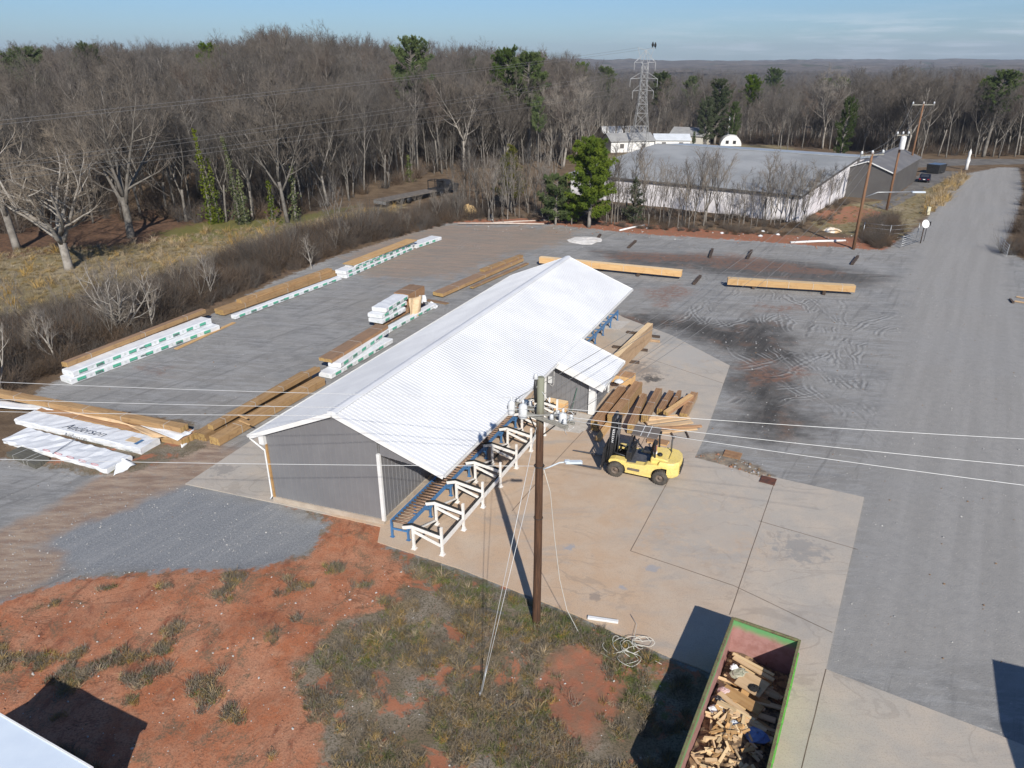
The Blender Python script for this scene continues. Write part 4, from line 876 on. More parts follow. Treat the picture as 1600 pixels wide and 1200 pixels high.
# ------------------------------------------------------------------ open-top dumpster
M_GREEN = M('bright_green_paint', (0.12, 0.40, 0.07), (0.10, 0.33, 0.06), 2.5, .45, fine=(.10, .14, .05))
M_INNER = NT('faded_pink_inside'); _t = M_INNER; _v = _t.coord('Object'); _s = _t.new('ShaderNodeSeparateXYZ'); _t.l.new(_v, _s.inputs[0])
_z = _t.math('ADD', _s.outputs[2], _t.math('MULTIPLY', _t.math('SUBTRACT', _t.noise(_v, 2.5, 4), .5), .35))
_c = _t.mix(_t.ss(_t.noise(_v, 3, 6, .7), .4, .65), (0.38, 0.21, 0.19), (0.30, 0.15, 0.13)); _c = _t.mix(_t.ss(_t.noise(_v, 1.3, 7, .75), .58, .66), _c, (0.20, 0.07, 0.045))
_c = _t.mix(_t.ss(_z, 1.42, 1.75), _c, (0.12, 0.32, 0.12)); M_INNER = _t.out(_c, .6)
M_RIM = M('rusty_rim', (0.17, 0.14, 0.07), (0.12, 0.075, 0.05), 3, .7, fine=(.14, .3, .08))
dA, dB = G(1145, 968, 1.85), G(1245, 1002, 1.85); dC = G(1050, 1202, 1.85)
dx = (dB - dA).normalized(); dy0 = (dC - dA); dy0 = (dy0 - dx * dy0.dot(dx)).normalized()
W_ = 2.25; LEN = 7.6; HT = 1.85
dang = math.atan2(dx.y, dx.x)
dump = empty('dumpster', (dA.x, dA.y, .05), dang, 'open-top green dumpster with pink inside walls full of wood scraps, at the bottom edge', 'dumpster')
# local: x across (0..W), y = -LEN..0, z
def dwall(name, a, b, t=.06, mats=None):
    m = MB(); m.beam((a[0], a[1], HT / 2), (b[0], b[1], HT / 2), t, HT); return m
TH = .05
def panel(name, c, size, mats):
    m = MB(); m.box(c, size); o = m.build(name, mats, dump); return o
m = MB(); m.box((TH / 2, -LEN / 2, HT / 2), (TH, LEN, HT))
def two_sided(c, size, inner_axis, inner_sign):
    m = MB(); m.box(c, size)
    # faces: 0 bottom,1 top,2 -y,3 +x,4 +y,5 -x
    fi = {('x', 1): 3, ('x', -1): 5, ('y', 1): 4, ('y', -1): 2}[(inner_axis, inner_sign)]
    m.m[fi] = 1; return m
two_sided((TH / 2, -LEN / 2, HT / 2), (TH, LEN - 2 * TH - .01, HT - .02), 'x', 1).build('side_panel', [M_GREEN, M_INNER], dump)
two_sided((W_ - TH / 2, -LEN / 2, HT / 2), (TH, LEN - 2 * TH - .01, HT - .02), 'x', -1).build('side_panel', [M_GREEN, M_INNER], dump)
two_sided((W_ / 2, -TH / 2, HT / 2), (W_, TH, HT - .02), 'y', -1).build('end_panel', [M_GREEN, M_INNER], dump)
two_sided((W_ / 2, -LEN + TH / 2, HT / 2), (W_, TH, HT - .02), 'y', 1).build('end_panel', [M_GREEN, M_INNER], dump)
m = MB(); m.box((W_ / 2, -LEN / 2, .1), (W_ - .12, LEN - .14, .1)); m.build('floor_panel', M_INNER, dump)
m = MB()
for p, q in (((0, .03, HT), (0, -LEN, HT)), ((W_, .03, HT), (W_, -LEN, HT)), ((.05, 0, HT), (W_ - .05, 0, HT)), ((.05, -LEN, HT), (W_ - .05, -LEN, HT))): m.beam(p, q, .10, .10)
m.build('rim', M_RIM, dump, .01)
for i in range(9):
    y = -.45 - i * .8
    for x in (-.045, W_ + .045):
        m = MB(); m.box((x, y, HT / 2 - .05), (.08, .09, HT - .2)); m.build('side_rib', M_GREEN, dump)
m = MB(); m.box((.2, -LEN / 2, .02), (.12, LEN, .14)); m.build('skid', M_RIM, dump); m = MB(); m.box((W_ - .2, -LEN / 2, .02), (.12, LEN, .14)); m.build('skid', M_RIM, dump)
# contents
M_SC = [M_BOARD, woodmat('scrap_wood_pale', (.66, .50, .30), (.58, .41, .22), (.44, .28, .14)), woodmat('scrap_wood_orange', (.50, .31, .14), (.42, .24, .10), (.28, .15, .07))]
dr = random.Random(5)
def DW(x, y, z): return dump.matrix_basis @ Vector((x, y, z))
dump_rot = Matrix.Rotation(dang, 3, 'Z')
dump.matrix_basis  # ensure
Mdump = Matrix.Translation(Vector((dA.x, dA.y, .05))) @ Matrix.Rotation(dang, 4, 'Z')
def base_z(x, y): return .50 + .18 * (1 if y < -3.2 else max(0, (-y - 2) / 1.2)) + .35 * math.exp(-((y + 4.4) / 1.7) ** 2 - ((x - .9) / .9) ** 2) + .12 * math.sin(x * 3 + y * 2)
# fill under the scraps
m = MB(); nxx, nyy = 12, 36; vs = []
for j in range(nyy + 1):
    for i in range(nxx + 1):
        x = .08 + (W_ - .16) * i / nxx; y = -.12 - (LEN - .25) * j / nyy; vs.append((x, y, base_z(x, y) - .10 + dr.uniform(-.04, .04)))
m.add(vs, [(j * (nxx + 1) + i, (j + 1) * (nxx + 1) + i, (j + 1) * (nxx + 1) + i + 1, j * (nxx + 1) + i + 1) for j in range(nyy) for i in range(nxx)])
fill = m.build('scrap_fill', M('scrap_fill', (.30, .20, .11), (.12, .08, .05), 6, .9, contrast=(.45, .55)), None, 0, (dA.x, dA.y, .05), dang)
tag(fill, 'heap of fine wood waste filling the bottom of the green dumpster', 'wood waste', kind='stuff')
def scrap(x, y, l, w, h, ang, tx=0, ty=0, mi=0, label=None, z=None):
    rot = Matrix.Rotation(dang + ang, 3, 'Z') @ Matrix.Rotation(tx, 3, 'X') @ Matrix.Rotation(ty, 3, 'Y')
    m = MB(); m.box((0, 0, 0), (l, w, h)); o = m.build('wood_scrap', M_SC[mi])
    o.matrix_world = Matrix.Translation(Mdump @ Vector((x, y, (base_z(x, y) if z is None else z)))) @ rot.to_4x4(); return o
SCR = 'wood offcuts in the dumpster'
for k in range(250):
    y = -dr.uniform(3.3, 7.3); x = dr.uniform(.25, W_ - .25)
    l = dr.uniform(.12, .42) if dr.random() < .85 else dr.uniform(.5, .9); o = scrap(x, y, l, dr.uniform(.045, .12), dr.uniform(.02, .05), dr.uniform(0, 6.3), dr.uniform(-.4, .4), dr.uniform(-.35, .35), dr.choice((0, 1, 1, 2)), z=base_z(x, y) + dr.uniform(-.02, .12))
    tag(o, 'short pale wood offcut in the jumbled heap in the dumpster', 'wood scrap', SCR)
for k in range(46):
    y = -dr.uniform(1.0, 3.6); x = dr.uniform(.5, W_ - .5)
    o = scrap(x, y, dr.uniform(.6, 1.3), dr.uniform(.09, .24), .045, dr.uniform(-.45, .25), dr.uniform(-.15, .15), dr.uniform(-.1, .1), dr.choice((0, 2, 1)), z=base_z(x, y) + dr.uniform(0, .16))
    tag(o, 'longer board piece in the far part of the dumpster load', 'wood scrap', 'long boards in the dumpster')
for (x, y, l, w, a, z, mi, lb) in ((1.0, -.85, 1.5, .12, -.25, .92, 1, 'pale board nearest the far wall of the dumpster'), (1.05, -1.05, 1.5, .16, -.3, .93, 0, 'board lying second from the far wall of the dumpster'), (1.15, -1.75, .9, .75, -.28, .95, 0, 'wide square panel in the dumpster beside the black hole'),
                                 (1.0, -2.6, 1.35, .42, -.30, .97, 2, 'wide orange board across the middle of the dumpster'), (.95, -3.15, 1.2, .1, -.2, 1.0, 1, 'narrow pale board right below the wide orange board'), (1.25, -6.3, 1.3, .2, 1.1, 1.02, 2, 'long board leaning in the near part of the dumpster heap')):
    tag(scrap(x, y, l, w, .05, a, .04, -.03, mi, z=z), lb, 'wood scrap')
def lump(label, x, y, r, mat, name, cat, hz=.5, seed=1, z=None):
    return rock(label, Mdump @ Vector((x, y, (base_z(x, y) if z is None else z))), r, mat, name, cat, hz, seed, 11)
lump('torn black round thing lying on the panel in the dumpster', 1.25, -1.95, .2, M('black_rubber', (.012, .012, .013), None, 1, .9), 'black_scrap', 'scrap', .35, 2, .99)
lump('tangle of grey green netting among the scraps in the dumpster', .75, -1.45, .36, M('netting', (.30, .31, .22), (.45, .42, .33), 8, .9), 'netting', 'netting', .4, 3, .85)
lump('crumpled white bag on the left of the dumpster load', .38, -3.35, .27, M_WRAP, 'white_bag', 'bag', .5, 4, .9)
lump('black bag beside the white bag in the dumpster', .33, -2.95, .24, M('black_bag', (.02, .02, .024), (.05, .05, .06), 5, .35), 'black_bag', 'bag', .6, 5, .9)
lump('white round lid near the middle of the dumpster load', 1.0, -3.75, .13, M_WRAP, 'round_scrap', 'lid', .4, 6, 1.1)
lump('pink crumpled sheet against the left wall of the dumpster', .42, -2.5, .26, M('pink_sheet', (.55, .35, .33), (.6, .48, .45), 3, .7), 'pink_sheet', 'sheet', .4, 7, .9)
lump('blue plastic bag in the shaded right side of the dumpster', 1.7, -3.7, .42, M('blue_bag', (.16, .26, .50), (.12, .2, .42), 4, .4), 'blue_bag', 'bag', .4, 8, .85)
lump('small white cup near the far left of the dumpster load', .45, -1.3, .16, M_WRAP, 'white_cup', 'cup', .8, 9, .9)
# ------------------------------------------------------------------ two neighbours mostly outside the frame
M_SHEDW = M('corner_shed_wall', (.45, .46, .47), (.38, .39, .40), 2, .6)
M_LBROOF = M('pale_blue_roof_steel', (0.60, 0.68, 0.76), (0.56, 0.64, 0.73), 1.2, .4)
def pt(px, h):
    a = G(*px); Lh = h / math.tan(R(SUN_EL)); return (a.x + Lh * math.sin(R(SUN_AZ)), a.y + Lh * math.cos(R(SUN_AZ)))
B_, C_ = pt((88, 1055), 2.45), pt((232, 1130), 2.45); A_ = pt((50, 1093), 2.45)
bv = Vector((C_[0] - B_[0], C_[1] - B_[1])).normalized(); bn = Vector((bv.y, -bv.x))
poly = [B_, C_, (C_[0] + bn.x * 5 , C_[1] + bn.y * 5), (A_[0] + bn.x * 4 - bv.x, A_[1] + bn.y * 4 - bv.y), A_]
cs = empty('corner_shed', (B_[0], B_[1], 0), 0, 'small shed with a pale blue metal roof at the bottom left corner', 'shed')
loc_ = [(p[0] - B_[0], p[1] - B_[1]) for p in poly]
m = MB(); m.prism([(p[0] * .97 + .0, p[1] * .97 - .06) for p in loc_], -.2, 2.36); m.build('wall', M_SHEDW, cs)
m = MB(); m.prism(loc_, 2.37, lambda x, y: 2.45 + .00 * x); m.build('roof', M_LBROOF, cs)
m = MB(); m.beam((loc_[0][0], loc_[0][1], 2.39), (loc_[1][0], loc_[1][1], 2.39), .05, .16); m.build('fascia', M_WTRIM, cs)
pr_ = [pt((1550, 1030), 4), (24, 11.8), (21, 5), (15.8, 7.2), pt((1583, 1200), 4), pt((1562, 1130), 4)]
nb_ = empty('side_building', (pr_[0][0], pr_[0][1], 0), 0, 'grey building just outside the lower right corner, seen only by its dark shadow', 'building')
ll = [(p[0] - pr_[0][0], p[1] - pr_[0][1]) for p in pr_]
m = MB(); m.prism(ll, 0, 3.9); m.build('wall', M_SHEDW, nb_); m = MB(); m.prism(ll, 3.905, 4.0); m.build('roof', M_LBROOF, nb_)
# ------------------------------------------------------------------ near utility pole
M_POLE = NT('pole_wood'); _t = M_POLE; _v = _t.coord('Object'); _vs = _t.mapping(_v, (9, 9, .6))
_c = _t.mix(_t.ss(_t.noise(_vs, 2, 6, .7), .36, .64), (0.105, 0.055, 0.032), (0.052, 0.030, 0.020)); _s = _t.new('ShaderNodeSeparateXYZ'); _t.l.new(_v, _s.inputs[0])
_c = _t.mix(_t.ss(_t.math('ADD', _s.outputs[2], _t.math('MULTIPLY', _t.noise(_vs, 3, 4), 1.5)), 9.2, 10.6), _c, (0.22, 0.225, 0.17)); _t.bump(_t.noise(_vs, 6, 5), .5, .02); M_POLE = _t.out(_c, .85, 0, .2)
M_BPOLE = M('brown_pole_wood', (0.22, 0.115, 0.06), (0.15, 0.08, 0.045), 2, .85, stretch=(6, 6, .6))
M_ARM = M('weathered_crossarm', (0.30, 0.29, 0.25), (0.20, 0.19, 0.165), 3, .85, stretch=(1, 4, 4))
M_PORC = M('porcelain', (0.62, 0.64, 0.65), (0.5, 0.52, 0.53), 5, .25)
M_DARKM = M('dark_metal', (0.03, 0.032, 0.035), (0.05, 0.05, 0.05), 4, .5, .4)
M_WIRE = M('wire', (0.62, 0.63, 0.62), None, 1, .5, .3)
M_DWIRE = M('dark_wire', (0.20, 0.195, 0.185), None, 1, .6, .2)
M_LAMP = M('lamp_housing', (0.55, 0.60, 0.64), (0.48, 0.53, 0.57), 3, .4)
pb = G(838, 975); PH = 10.55
up_ = empty('utility_pole', pb, 0, 'tall dark utility pole with two crossarms and a street lamp before the shed', 'utility pole')
m = MB(); m.tube([(0, 0, -.3), (0, 0, 0), (.01, 0, 3), (.0, 0, 7), (0, 0, PH - .03), (0, 0, PH)], [.165, .16, .155, .14, .125, .105], 14); m.build('pole', M_POLE, up_)
ca = Vector((math.cos(R(-38)), math.sin(R(-38)), 0)); cb = Vector((-ca.y, ca.x, 0))
def insulator(p, parent, s=1.0, name='insulator'):
    m = MB(); m.lathe([(.0, 0), (.03 * s, 0), (.03 * s, .05 * s), (.085 * s, .06 * s), (.05 * s, .10 * s), (.075 * s, .12 * s), (.045 * s, .15 * s), (.055 * s, .18 * s), (.0, .20 * s)], 10, p); return m.build(name, M_PORC, parent)
AZ = 9.15
for off in (-.19, .19):
    m = MB(); m.beam(ca * -1.25 + cb * off + UP * AZ, ca * 1.25 + cb * off + UP * AZ, .10, .13); a_ = m.build('crossarm', M_ARM, up_, .008)
for x in (-1.1, -.55, .6, 1.12):
    for off in (-.19, .19): insulator(ca * x + cb * off + UP * (AZ + .065), up_, 1.1)
for x, r_, h_ in ((-1.0, .13, .42), (-.5, .15, .46), (.92, .14, .44)):
    p = ca * x + cb * (-.30 if x < 0 else .0) + UP * (AZ - .05)
    m = MB(); m.lathe([(0, -.1), (r_ * .9, -.1), (r_, -.05), (r_, h_ - .12), (r_ * .75, h_ - .05), (0, h_)], 12, p); m.lathe([(.035, h_), (.05, h_ + .05), (.03, h_ + .12), (0, h_ + .14)], 8, p); m.build('cutout', M_PORC, up_)
for x in (-.85, -.3):
    p = ca * x + cb * .32 + UP * (AZ - .15); m = MB(); m.lathe([(0, -.2), (.13, -.2), (.14, -.15), (.14, .25), (.1, .32), (0, .34)], 12, p); m.build('small_transformer', M('transformer_blue_grey', (.05, .08, .13), (.1, .13, .17), 3, .4), up_)
m = MB(); m.beam(UP * (AZ - .75) + ca * .1, ca * .75 + cb * .19 + UP * (AZ - .05), .03, .04); m.beam(UP * (AZ - .75) - ca * .1, ca * -.75 + cb * .19 + UP * (AZ - .05), .03, .04); m.build('arm_brace', M_DARKM, up_)
m = MB(); m.tube([(-.15, -.05, AZ + .5), (-.19, -.06, PH - .35), (-.16, -.04, PH - .05)], .055, 8); m.build('riser', M_DARKM, up_); insulator(Vector((-.17, -.05, PH - .1)), up_, 1.2)
m = MB()
pr_r = random.Random(3)
for k in range(7):
    a = ca * pr_r.uniform(.5, 1.2) + cb * pr_r.uniform(-.2, .2) + UP * (AZ + pr_r.uniform(.1, .3)); b = ca * pr_r.uniform(.2, 1.3) + cb * pr_r.uniform(-.3, .3) + UP * (AZ + pr_r.uniform(-.2, .3)); c_ = (a + b) / 2 + UP * pr_r.uniform(-.45, .4) + ca * pr_r.uniform(0, .35)
    m.tube([a, a.lerp(c_, .6) + UP * .05, c_, c_.lerp(b, .5), b], .010, 4)
for x in (-1.1, -.55, .6): m.tube([ca * x + UP * (AZ + .22), ca * x * .6 + UP * (AZ + .6), Vector((-.1, -.05, PH - .3))], .010, 4)
m.build('jumper_wires', M_WIRE, up_)
# street lamp on its curved bracket
lz = 7.15
la = empty('x'); bpy.data.objects.remove(la)
m = MB(); ld_ = Vector((.96, -.1, 0)).normalized(); m.tube([ld_ * .13 + UP * (lz - .12), ld_ * .35 + UP * (lz - .02), ld_ * .7 + UP * (lz + .18), ld_ * .95 + UP * (lz + .22)], .028, 8); br_ = m.build('lamp_bracket', M_LAMP, up_)
m = MB(); q = ld_ * 1.2 + UP * (lz + .24); rt = Matrix.Rotation(math.atan2(ld_.y, ld_.x), 3, 'Z') @ Matrix.Rotation(R(-4), 3, 'Y')
m.box(q, (.62, .24, .075), rt, 0, .8); m.box(q + rt @ Vector((-.24, 0, .045)), (.2, .2, .05), rt, 0, .8); m.build('lamp_head', M_LAMP, up_, .02)
m = MB(); m.tube([Vector((.17 * math.cos(t), .17 * math.sin(t), lz + .02)) for t in np.linspace(0, 2 * math.pi, 13)], .022, 5); m.tube([Vector((.165 * math.cos(t), .165 * math.sin(t), 5.0)) for t in np.linspace(0, 2 * math.pi, 13)], .012, 5); m.build('pole_band', M_DARKM, up_)
def sag(a, b, s, n=18):
    a = Vector(a); b = Vector(b); return [a.lerp(b, i / n) - UP * (s * 4 * (i / n) * (1 - i / n)) for i in range(n + 1)]
def wire(name, label, pts, r=.011, mat=None, group=None, cat='cable', n=4):
    m = MB(); m.tube(pts, r, n); return tag(m.build(name, mat or M_WIRE), label, cat, group)
tip = lambda x, o: pb + ca * x + cb * o + UP * (AZ + .26)
GL = 'power lines leaving to the left'; GR_ = 'power lines leaving to the right'
for (ends, x, o, z, lb) in (((0, 594), -1.1, .19, 9.3, 'topmost'), ((0, 621), -.1, -.2, 9.3, 'middle'), ((0, 640), .6, -.19, 9.3, 'lowest')):
    e = G(*ends, z); s_ = tip(x, o); d = e - s_
    wire('power_line', lb + ' of the three pale power lines running from the near pole to the left edge', sag(s_, s_ + d * 1.25, .12), .0095, None, GL)
for (ends, z, x, o, lb) in (((1600, 683), 9.3, -.55, -.19, 'topmost'), ((1600, 725), 9.3, .6, -.19, 'middle'), ((1600, 755), 9.3, 1.12, -.19, 'lowest')):
    e = G(*ends, z); s_ = tip(x, o); d = e - s_
    wire('power_line', lb + ' of the three pale power lines running from the near pole to the right edge', sag(s_, s_ + d * 1.25, .10), .0095, None, GR_)
e = G(0, 716, 7.1); s_ = pb + UP * 7.15 + Vector((-.15, 0, 0)); wire('power_line', 'low single cable from the lamp bracket of the near pole to the left edge', sag(s_, s_ + (e - s_) * 1.2, .08), .011)
gb_ = G(750, 1090); an_ = MB()
wire('guy_wire', 'upper steel guy wire from the near pole top to the anchor', [pb + UP * 8.8 + Vector((-.1, 0, 0)), gb_ + Vector((0, 0, .1))], .010)
wire('guy_wire', 'lower steel guy wire from the near pole at lamp height to the anchor', [pb + UP * 7.2 + Vector((-.12, 0, 0)), gb_ + Vector((.03, .02, .1))], .010)
m = MB(); m.tube([(0, 0, -.15), (.25, .45, 1.0)], .022, 6); m.tube([(0, 0, -.05), (-.0, .0, .25)], .03, 6)
tag(m.build('guy_anchor', M_GALV, None, 0, gb_), 'galvanised guy anchor rod in the weeds', 'anchor')
# loose cable from the pole to the coil by the dumpster
cpts = [pb + UP * 7.0 + Vector((.17, 0, 0)), pb + UP * 6.0 + Vector((.42, .1, 0)), pb + UP * 4 + Vector((.62, .2, 0)), pb + UP * 2.2 + Vector((.85, .0, 0)), pb + UP * .9 + Vector((1.15, -.2, 0)), G(905, 990, .12), G(930, 1015, .12), G(960, 1032, .12)]
wire('loose_cable', 'pale loose cable hanging from the lamp down to the coil in the grass', cpts, .011, M('pale_cable', (.60, .60, .54), None, 1, .5))
cr = random.Random(9); m = MB()
for k in range(11):
    c_ = G(cr.uniform(955, 1010), cr.uniform(1005, 1035), .12); rx, ry = cr.uniform(.18, .6), cr.uniform(.12, .38); ph = cr.uniform(0, 6); t1_ = cr.uniform(3, 6.6)
    m.tube([c_ + Vector((rx * math.cos(ph + t), ry * math.sin(ph + t), .04 + .12 * abs(math.sin(t * 1.3 + k)))) for t in np.linspace(0, t1_, 18)], .010, 4)
m.tube([G(985, 960, .08), G(995, 975, .15), G(990, 1000, .2), G(1000, 1020, .15), G(1038, 1040, .1)], .010, 4)
tag(m.build('cable_coil', bpy.data.materials['pale_cable']), 'loose tangled coil of pale cable at the edge of the concrete left of the dumpster', 'cable coil')
block('pale white board on the edge of the concrete near the cable coil', (918, 966), (966, 973), .06, .16, .09, M_WTRIM, 'short_board')
block('grey weathered board crossing below the guy wires in the grass', (753, 951), (787, 960), .12, .12, .06, M_GRW, 'short_board')
# ------------------------------------------------------------------ far poles
def far_pole(b, top, ht, label, arm_z, arm_len, arm_ang, extra=None, lean=0):
    r_ = empty('utility_pole', b, 0, label, 'utility pole'); m = MB(); m.tube([(0, 0, -.3), (lean * .5, 0, ht * .5), (lean, 0, ht)], [.19, .17, .13], 10); m.build('pole', M_BPOLE, r_)
    d = Vector((math.cos(arm_ang), math.sin(arm_ang), 0))
    for z in arm_z:
        m = MB(); m.beam(d * -arm_len / 2 + UP * z + Vector((lean, 0, 0)), d * arm_len / 2 + UP * z + Vector((lean, 0, 0)), .12, .14); m.build('crossarm', M_ARM, r_)
        for k in (-.46, 0, .46): insulator(d * arm_len * k + UP * (z + .07) + Vector((lean, 0, 0)), r_, 2.2)
    return r_
p2 = G(1333, 390); fp2 = far_pole(p2, 0, 10.9, 'brown wooden utility pole with a crossarm standing at the yard edge by the wire gate', [10.6], 3.6, R(25))
m = MB(); m.tube([Vector((.1, 0, 6.0)), Vector((1.4, -.2, 6.6)), Vector((5.0, -.6, 6.7))], .06, 6); b_ = m.build('lamp_bracket', M_GALV, fp2); m = MB(); m.box((5.7, -.7, 6.7), (1.5, .4, .18)); m.build('lamp_head', M_LAMP, fp2, .03)
p3 = G(1385, 330); p3 = Vector((p3.x, p3.y, 0)); fp3 = far_pole(p3, 0, 10.6, 'utility pole with a white transformer can, behind the gate pole near the dark shed', [10.6], 1.9, R(10))
m = MB(); m.lathe([(0, -.9), (.34, -.9), (.38, -.8), (.38, .75), (.3, .9), (0, .95)], 14, (.0, -.45, 9.6)); m.build('transformer', M_WTRIM, fp3)
p4 = G(1403, 285); fp4 = far_pole(Vector((p4.x + 1.5, p4.y, 0)), 0, 13.6, 'farthest wooden utility pole behind the dark shed, beside the road', [13.2], 4.2, R(5))
for k, (x, o) in enumerate(((-1.1, .19), (-.55, .19), (.6, .19), (1.12, .19))):
    e = p2 + Vector((-1.6 + k * 1.0, -.5 + k * .5, 10.85)); wire('power_line', ('first', 'second', 'third', 'fourth')[k] + ' from left of four thin lines from the near pole to the gate pole', sag(tip(x, o), e, 1.6 + .25 * k, 40), .014, M_DWIRE, 'thin lines across the yard')
for k in range(3):
    d = (-.46, 0, .46)[k]
    wire('power_line', ('left', 'middle', 'right')[k] + ' short line between the gate pole and the transformer pole', sag(p2 + Vector((3.6 * d * .9, 3.6 * d * .42, 10.85)), p3 + Vector((1.9 * d, 0, 10.85)), .5), .02, M_DWIRE)
    wire('power_line', ('left', 'middle', 'right')[k] + ' line between the transformer pole and the farthest pole', sag(p3 + Vector((1.9 * d, 0, 10.9)), p4 + Vector((1.5 + 4.2 * d, 0, 13.4)), .5), .02, M_DWIRE)
# ------------------------------------------------------------------ lattice tower with its lines
M_LATT = M('tower_steel', (0.36, 0.365, 0.365), (0.30, 0.305, 0.305), 1, .5, .3)
tb_ = G(998, 240); TWR = Vector((tb_.x, tb_.y, TZ(tb_.x, tb_.y))); TH_ = 22.9
tw = empty('pylon', TWR, 0, 'grey steel lattice power pylon standing above the bare trees', 'pylon')
def half(z): return 2.2 - (2.2 - .85) * min(z / 12.5, 1) if z < 12.5 else .85 - .2 * (z - 12.5) / 8
zs = [0, 3.2, 6.2, 9, 11, 12.5, 14.2, 16, 17.8, 19.6]
m = MB()
for sx_, sy_ in ((1, 1), (1, -1), (-1, 1), (-1, -1)):
    m.tube([(sx_ * half(z), sy_ * half(z), z) for z in zs] , .065, 4); 
m.build('leg_frame', M_LATT, tw)
m = MB()
for z0_, z1_ in zip(zs, zs[1:]):
    h0, h1 = half(z0_), half(z1_); c0 = [(-h0, -h0), (h0, -h0), (h0, h0), (-h0, h0)]; c1 = [(-h1, -h1), (h1, -h1), (h1, h1), (-h1, h1)]
    for i in range(4):
        j = (i + 1) % 4; m.beam((*c0[i], z0_), (*c1[j], z1_), .055, .055); m.beam((*c0[j], z0_), (*c1[i], z1_), .055, .055); m.beam((*c1[i], z1_), (*c1[j], z1_), .055, .055)
m.build('bracing', M_LATT, tw)
armd = Vector((1, .12, 0)).normalized()
arm_pts = []
for z_, l_ in ((19.9, 2.6), (16.6, 3.4), (14.0, 2.6)):
    m = MB()
    for sgn in (-1, 1):
        e = armd * (l_ * sgn * .95) + UP * (z_ - (0 if z_ > 19 else .2)); b0 = armd * (half(z_) * sgn)
        m.beam(b0 + UP * z_, e, .08, .08); m.beam(b0 + UP * (z_ + 1.2), e, .07, .07); m.beam(e, e - UP * (1.7), .08, .08)
        arm_pts.append(TWR + e - UP * 1.7)
    m.build('cross_arm', M_LATT, tw)
m = MB()
for sgn in (-1, 1):
    m.beam(armd * (.7 * sgn) + UP * 19.4, armd * (1.9 * sgn) + UP * TH_, .07, .07); m.beam(UP * 22.4, armd * (1.9 * sgn) + UP * TH_, .07, .07); m.beam(UP * 22.4, armd * (2.4 * sgn) + UP * 19.9, .07, .07); m.beam(armd * (.7 * sgn) + UP * 19.4, UP * 22.4, .09, .09)
    arm_pts.append(TWR + armd * (1.9 * sgn) + UP * TH_)
m.build('top_peak', M_LATT, tw)
for k, dx_ in enumerate((1.5, 2.1)):
    m = MB(); m.lathe([(0, -.5), (.2, -.35), (.28, 0), (.2, .3), (.12, .42), (.15, .52), (0, .62)], 8); m.tube([(.0, 0, -.1), (-.1 + .3 * k, .3, -.75)], [.12, .03], 5); o = m.build('vulture', M('black_feathers', (.012, .012, .013), None, 1, .8), None, 0, TWR + armd * dx_ + UP * (TH_ + .6 - .1 * k)); tag(o, ('left' if k == 0 else 'right') + ' of two dark birds perched on the top corner of the pylon', 'bird')
lft = [(0, 186, 17.0), (0, 193, 16.6), (0, 262, 12.5), (0, 278, 11.5), (0, 236, 14.5), (0, 247, 14), ]
order = [6, 7, 0, 1, 2, 3, 4, 5]
for k, (u, v, z_) in enumerate(((0, 176, 17.2), (0, 183, 16.8), (0, 248, 13.0), (0, 255, 12.6), (0, 266, 12.0), (0, 274, 11.6))):
    e = G(u, v, z_); s_ = arm_pts[order[k]]; d = e - s_
    wire('transmission_line', ('first', 'second', 'third', 'fourth', 'fifth', 'sixth')[k] + ' from top of the long lines crossing the wood to the pylon', sag(s_, s_ + d * 1.3, .6, 40), .016, M_DWIRE, 'transmission lines in front of the wood')
# ------------------------------------------------------------------ forklift
M_YEL = M('faded_yellow_paint', (0.78, 0.60, 0.17), (0.72, 0.56, 0.20), 1.6, .42, fine=(.5, .38, .14))
M_BLK = M('black_machine_paint', (0.014, 0.015, 0.017), (0.03, 0.03, 0.033), 3, .45)
M_TYRE = M('tyre_rubber', (0.10, 0.088, 0.072), (0.055, 0.05, 0.045), 4, .9, bump=.3)
M_HUB = M('dusty_hub', (0.17, 0.13, 0.10), (0.10, 0.08, 0.065), 5, .7)
M_GUARD = M('dusty_guard_top', (0.155, 0.13, 0.11), (0.12, 0.10, 0.085), 3, .7)
M_FORK = M('fork_steel', (0.11, 0.11, 0.12), (0.16, 0.16, 0.17), 4, .5, .5)
fw = G(961, 743, .05); rw = G(1030, 757, .05); fdir = (fw - rw).normalized(); fang = math.atan2(fdir.y, fdir.x)
left = Vector((-fdir.y, fdir.x, 0))
WB = (fw - rw).length; HALF = .92
# near side wheels lie on the vehicle's left (camera) side; root at mid wheelbase on the centreline
mid = (fw + rw) / 2 - left * HALF
fk = empty('forklift', (mid.x, mid.y, .05), fang, 'yellow forklift with black mast and forks lowered, parked on the concrete', 'forklift')
HB = WB / 2
def wheel(x, y, r, w, name='wheel'):
    m = MB(); s = 1 if y > 0 else -1
    m.lathe([(r * .55, -w / 2), (r * .92, -w / 2), (r, -w * .38), (r, w * .38), (r * .92, w / 2), (r * .55, w / 2)], 28, (x, y, r), 'y')
    n = 22
    for k in range(n):
        t = 2 * math.pi * k / n; m.box((x + math.cos(t) * (r + .004), y, r + math.sin(t) * (r + .004)), (.05, w * .9, .03), Matrix.Rotation(math.pi / 2 - t, 3, 'Y'))
    wh = m.build(name, M_TYRE, fk)
    m = MB(); m.lathe([(0, w * .30), (.07, w * .34), (.08, w * .2), (.17, w * .15), (.2, w * .38), (r * .56, w * .42), (r * .58, w * .30), (r * .58, -w * .3), (0, -w * .3)] if s > 0 else [(0, -w * .30), (.07, -w * .34), (.08, -w * .2), (.17, -w * .15), (.2, -w * .38), (r * .56, -w * .42), (r * .58, -w * .30), (r * .58, w * .3), (0, w * .3)], 20, (x, y, r), 'y'); m.build('rim', M_HUB, wh)
RW = .41
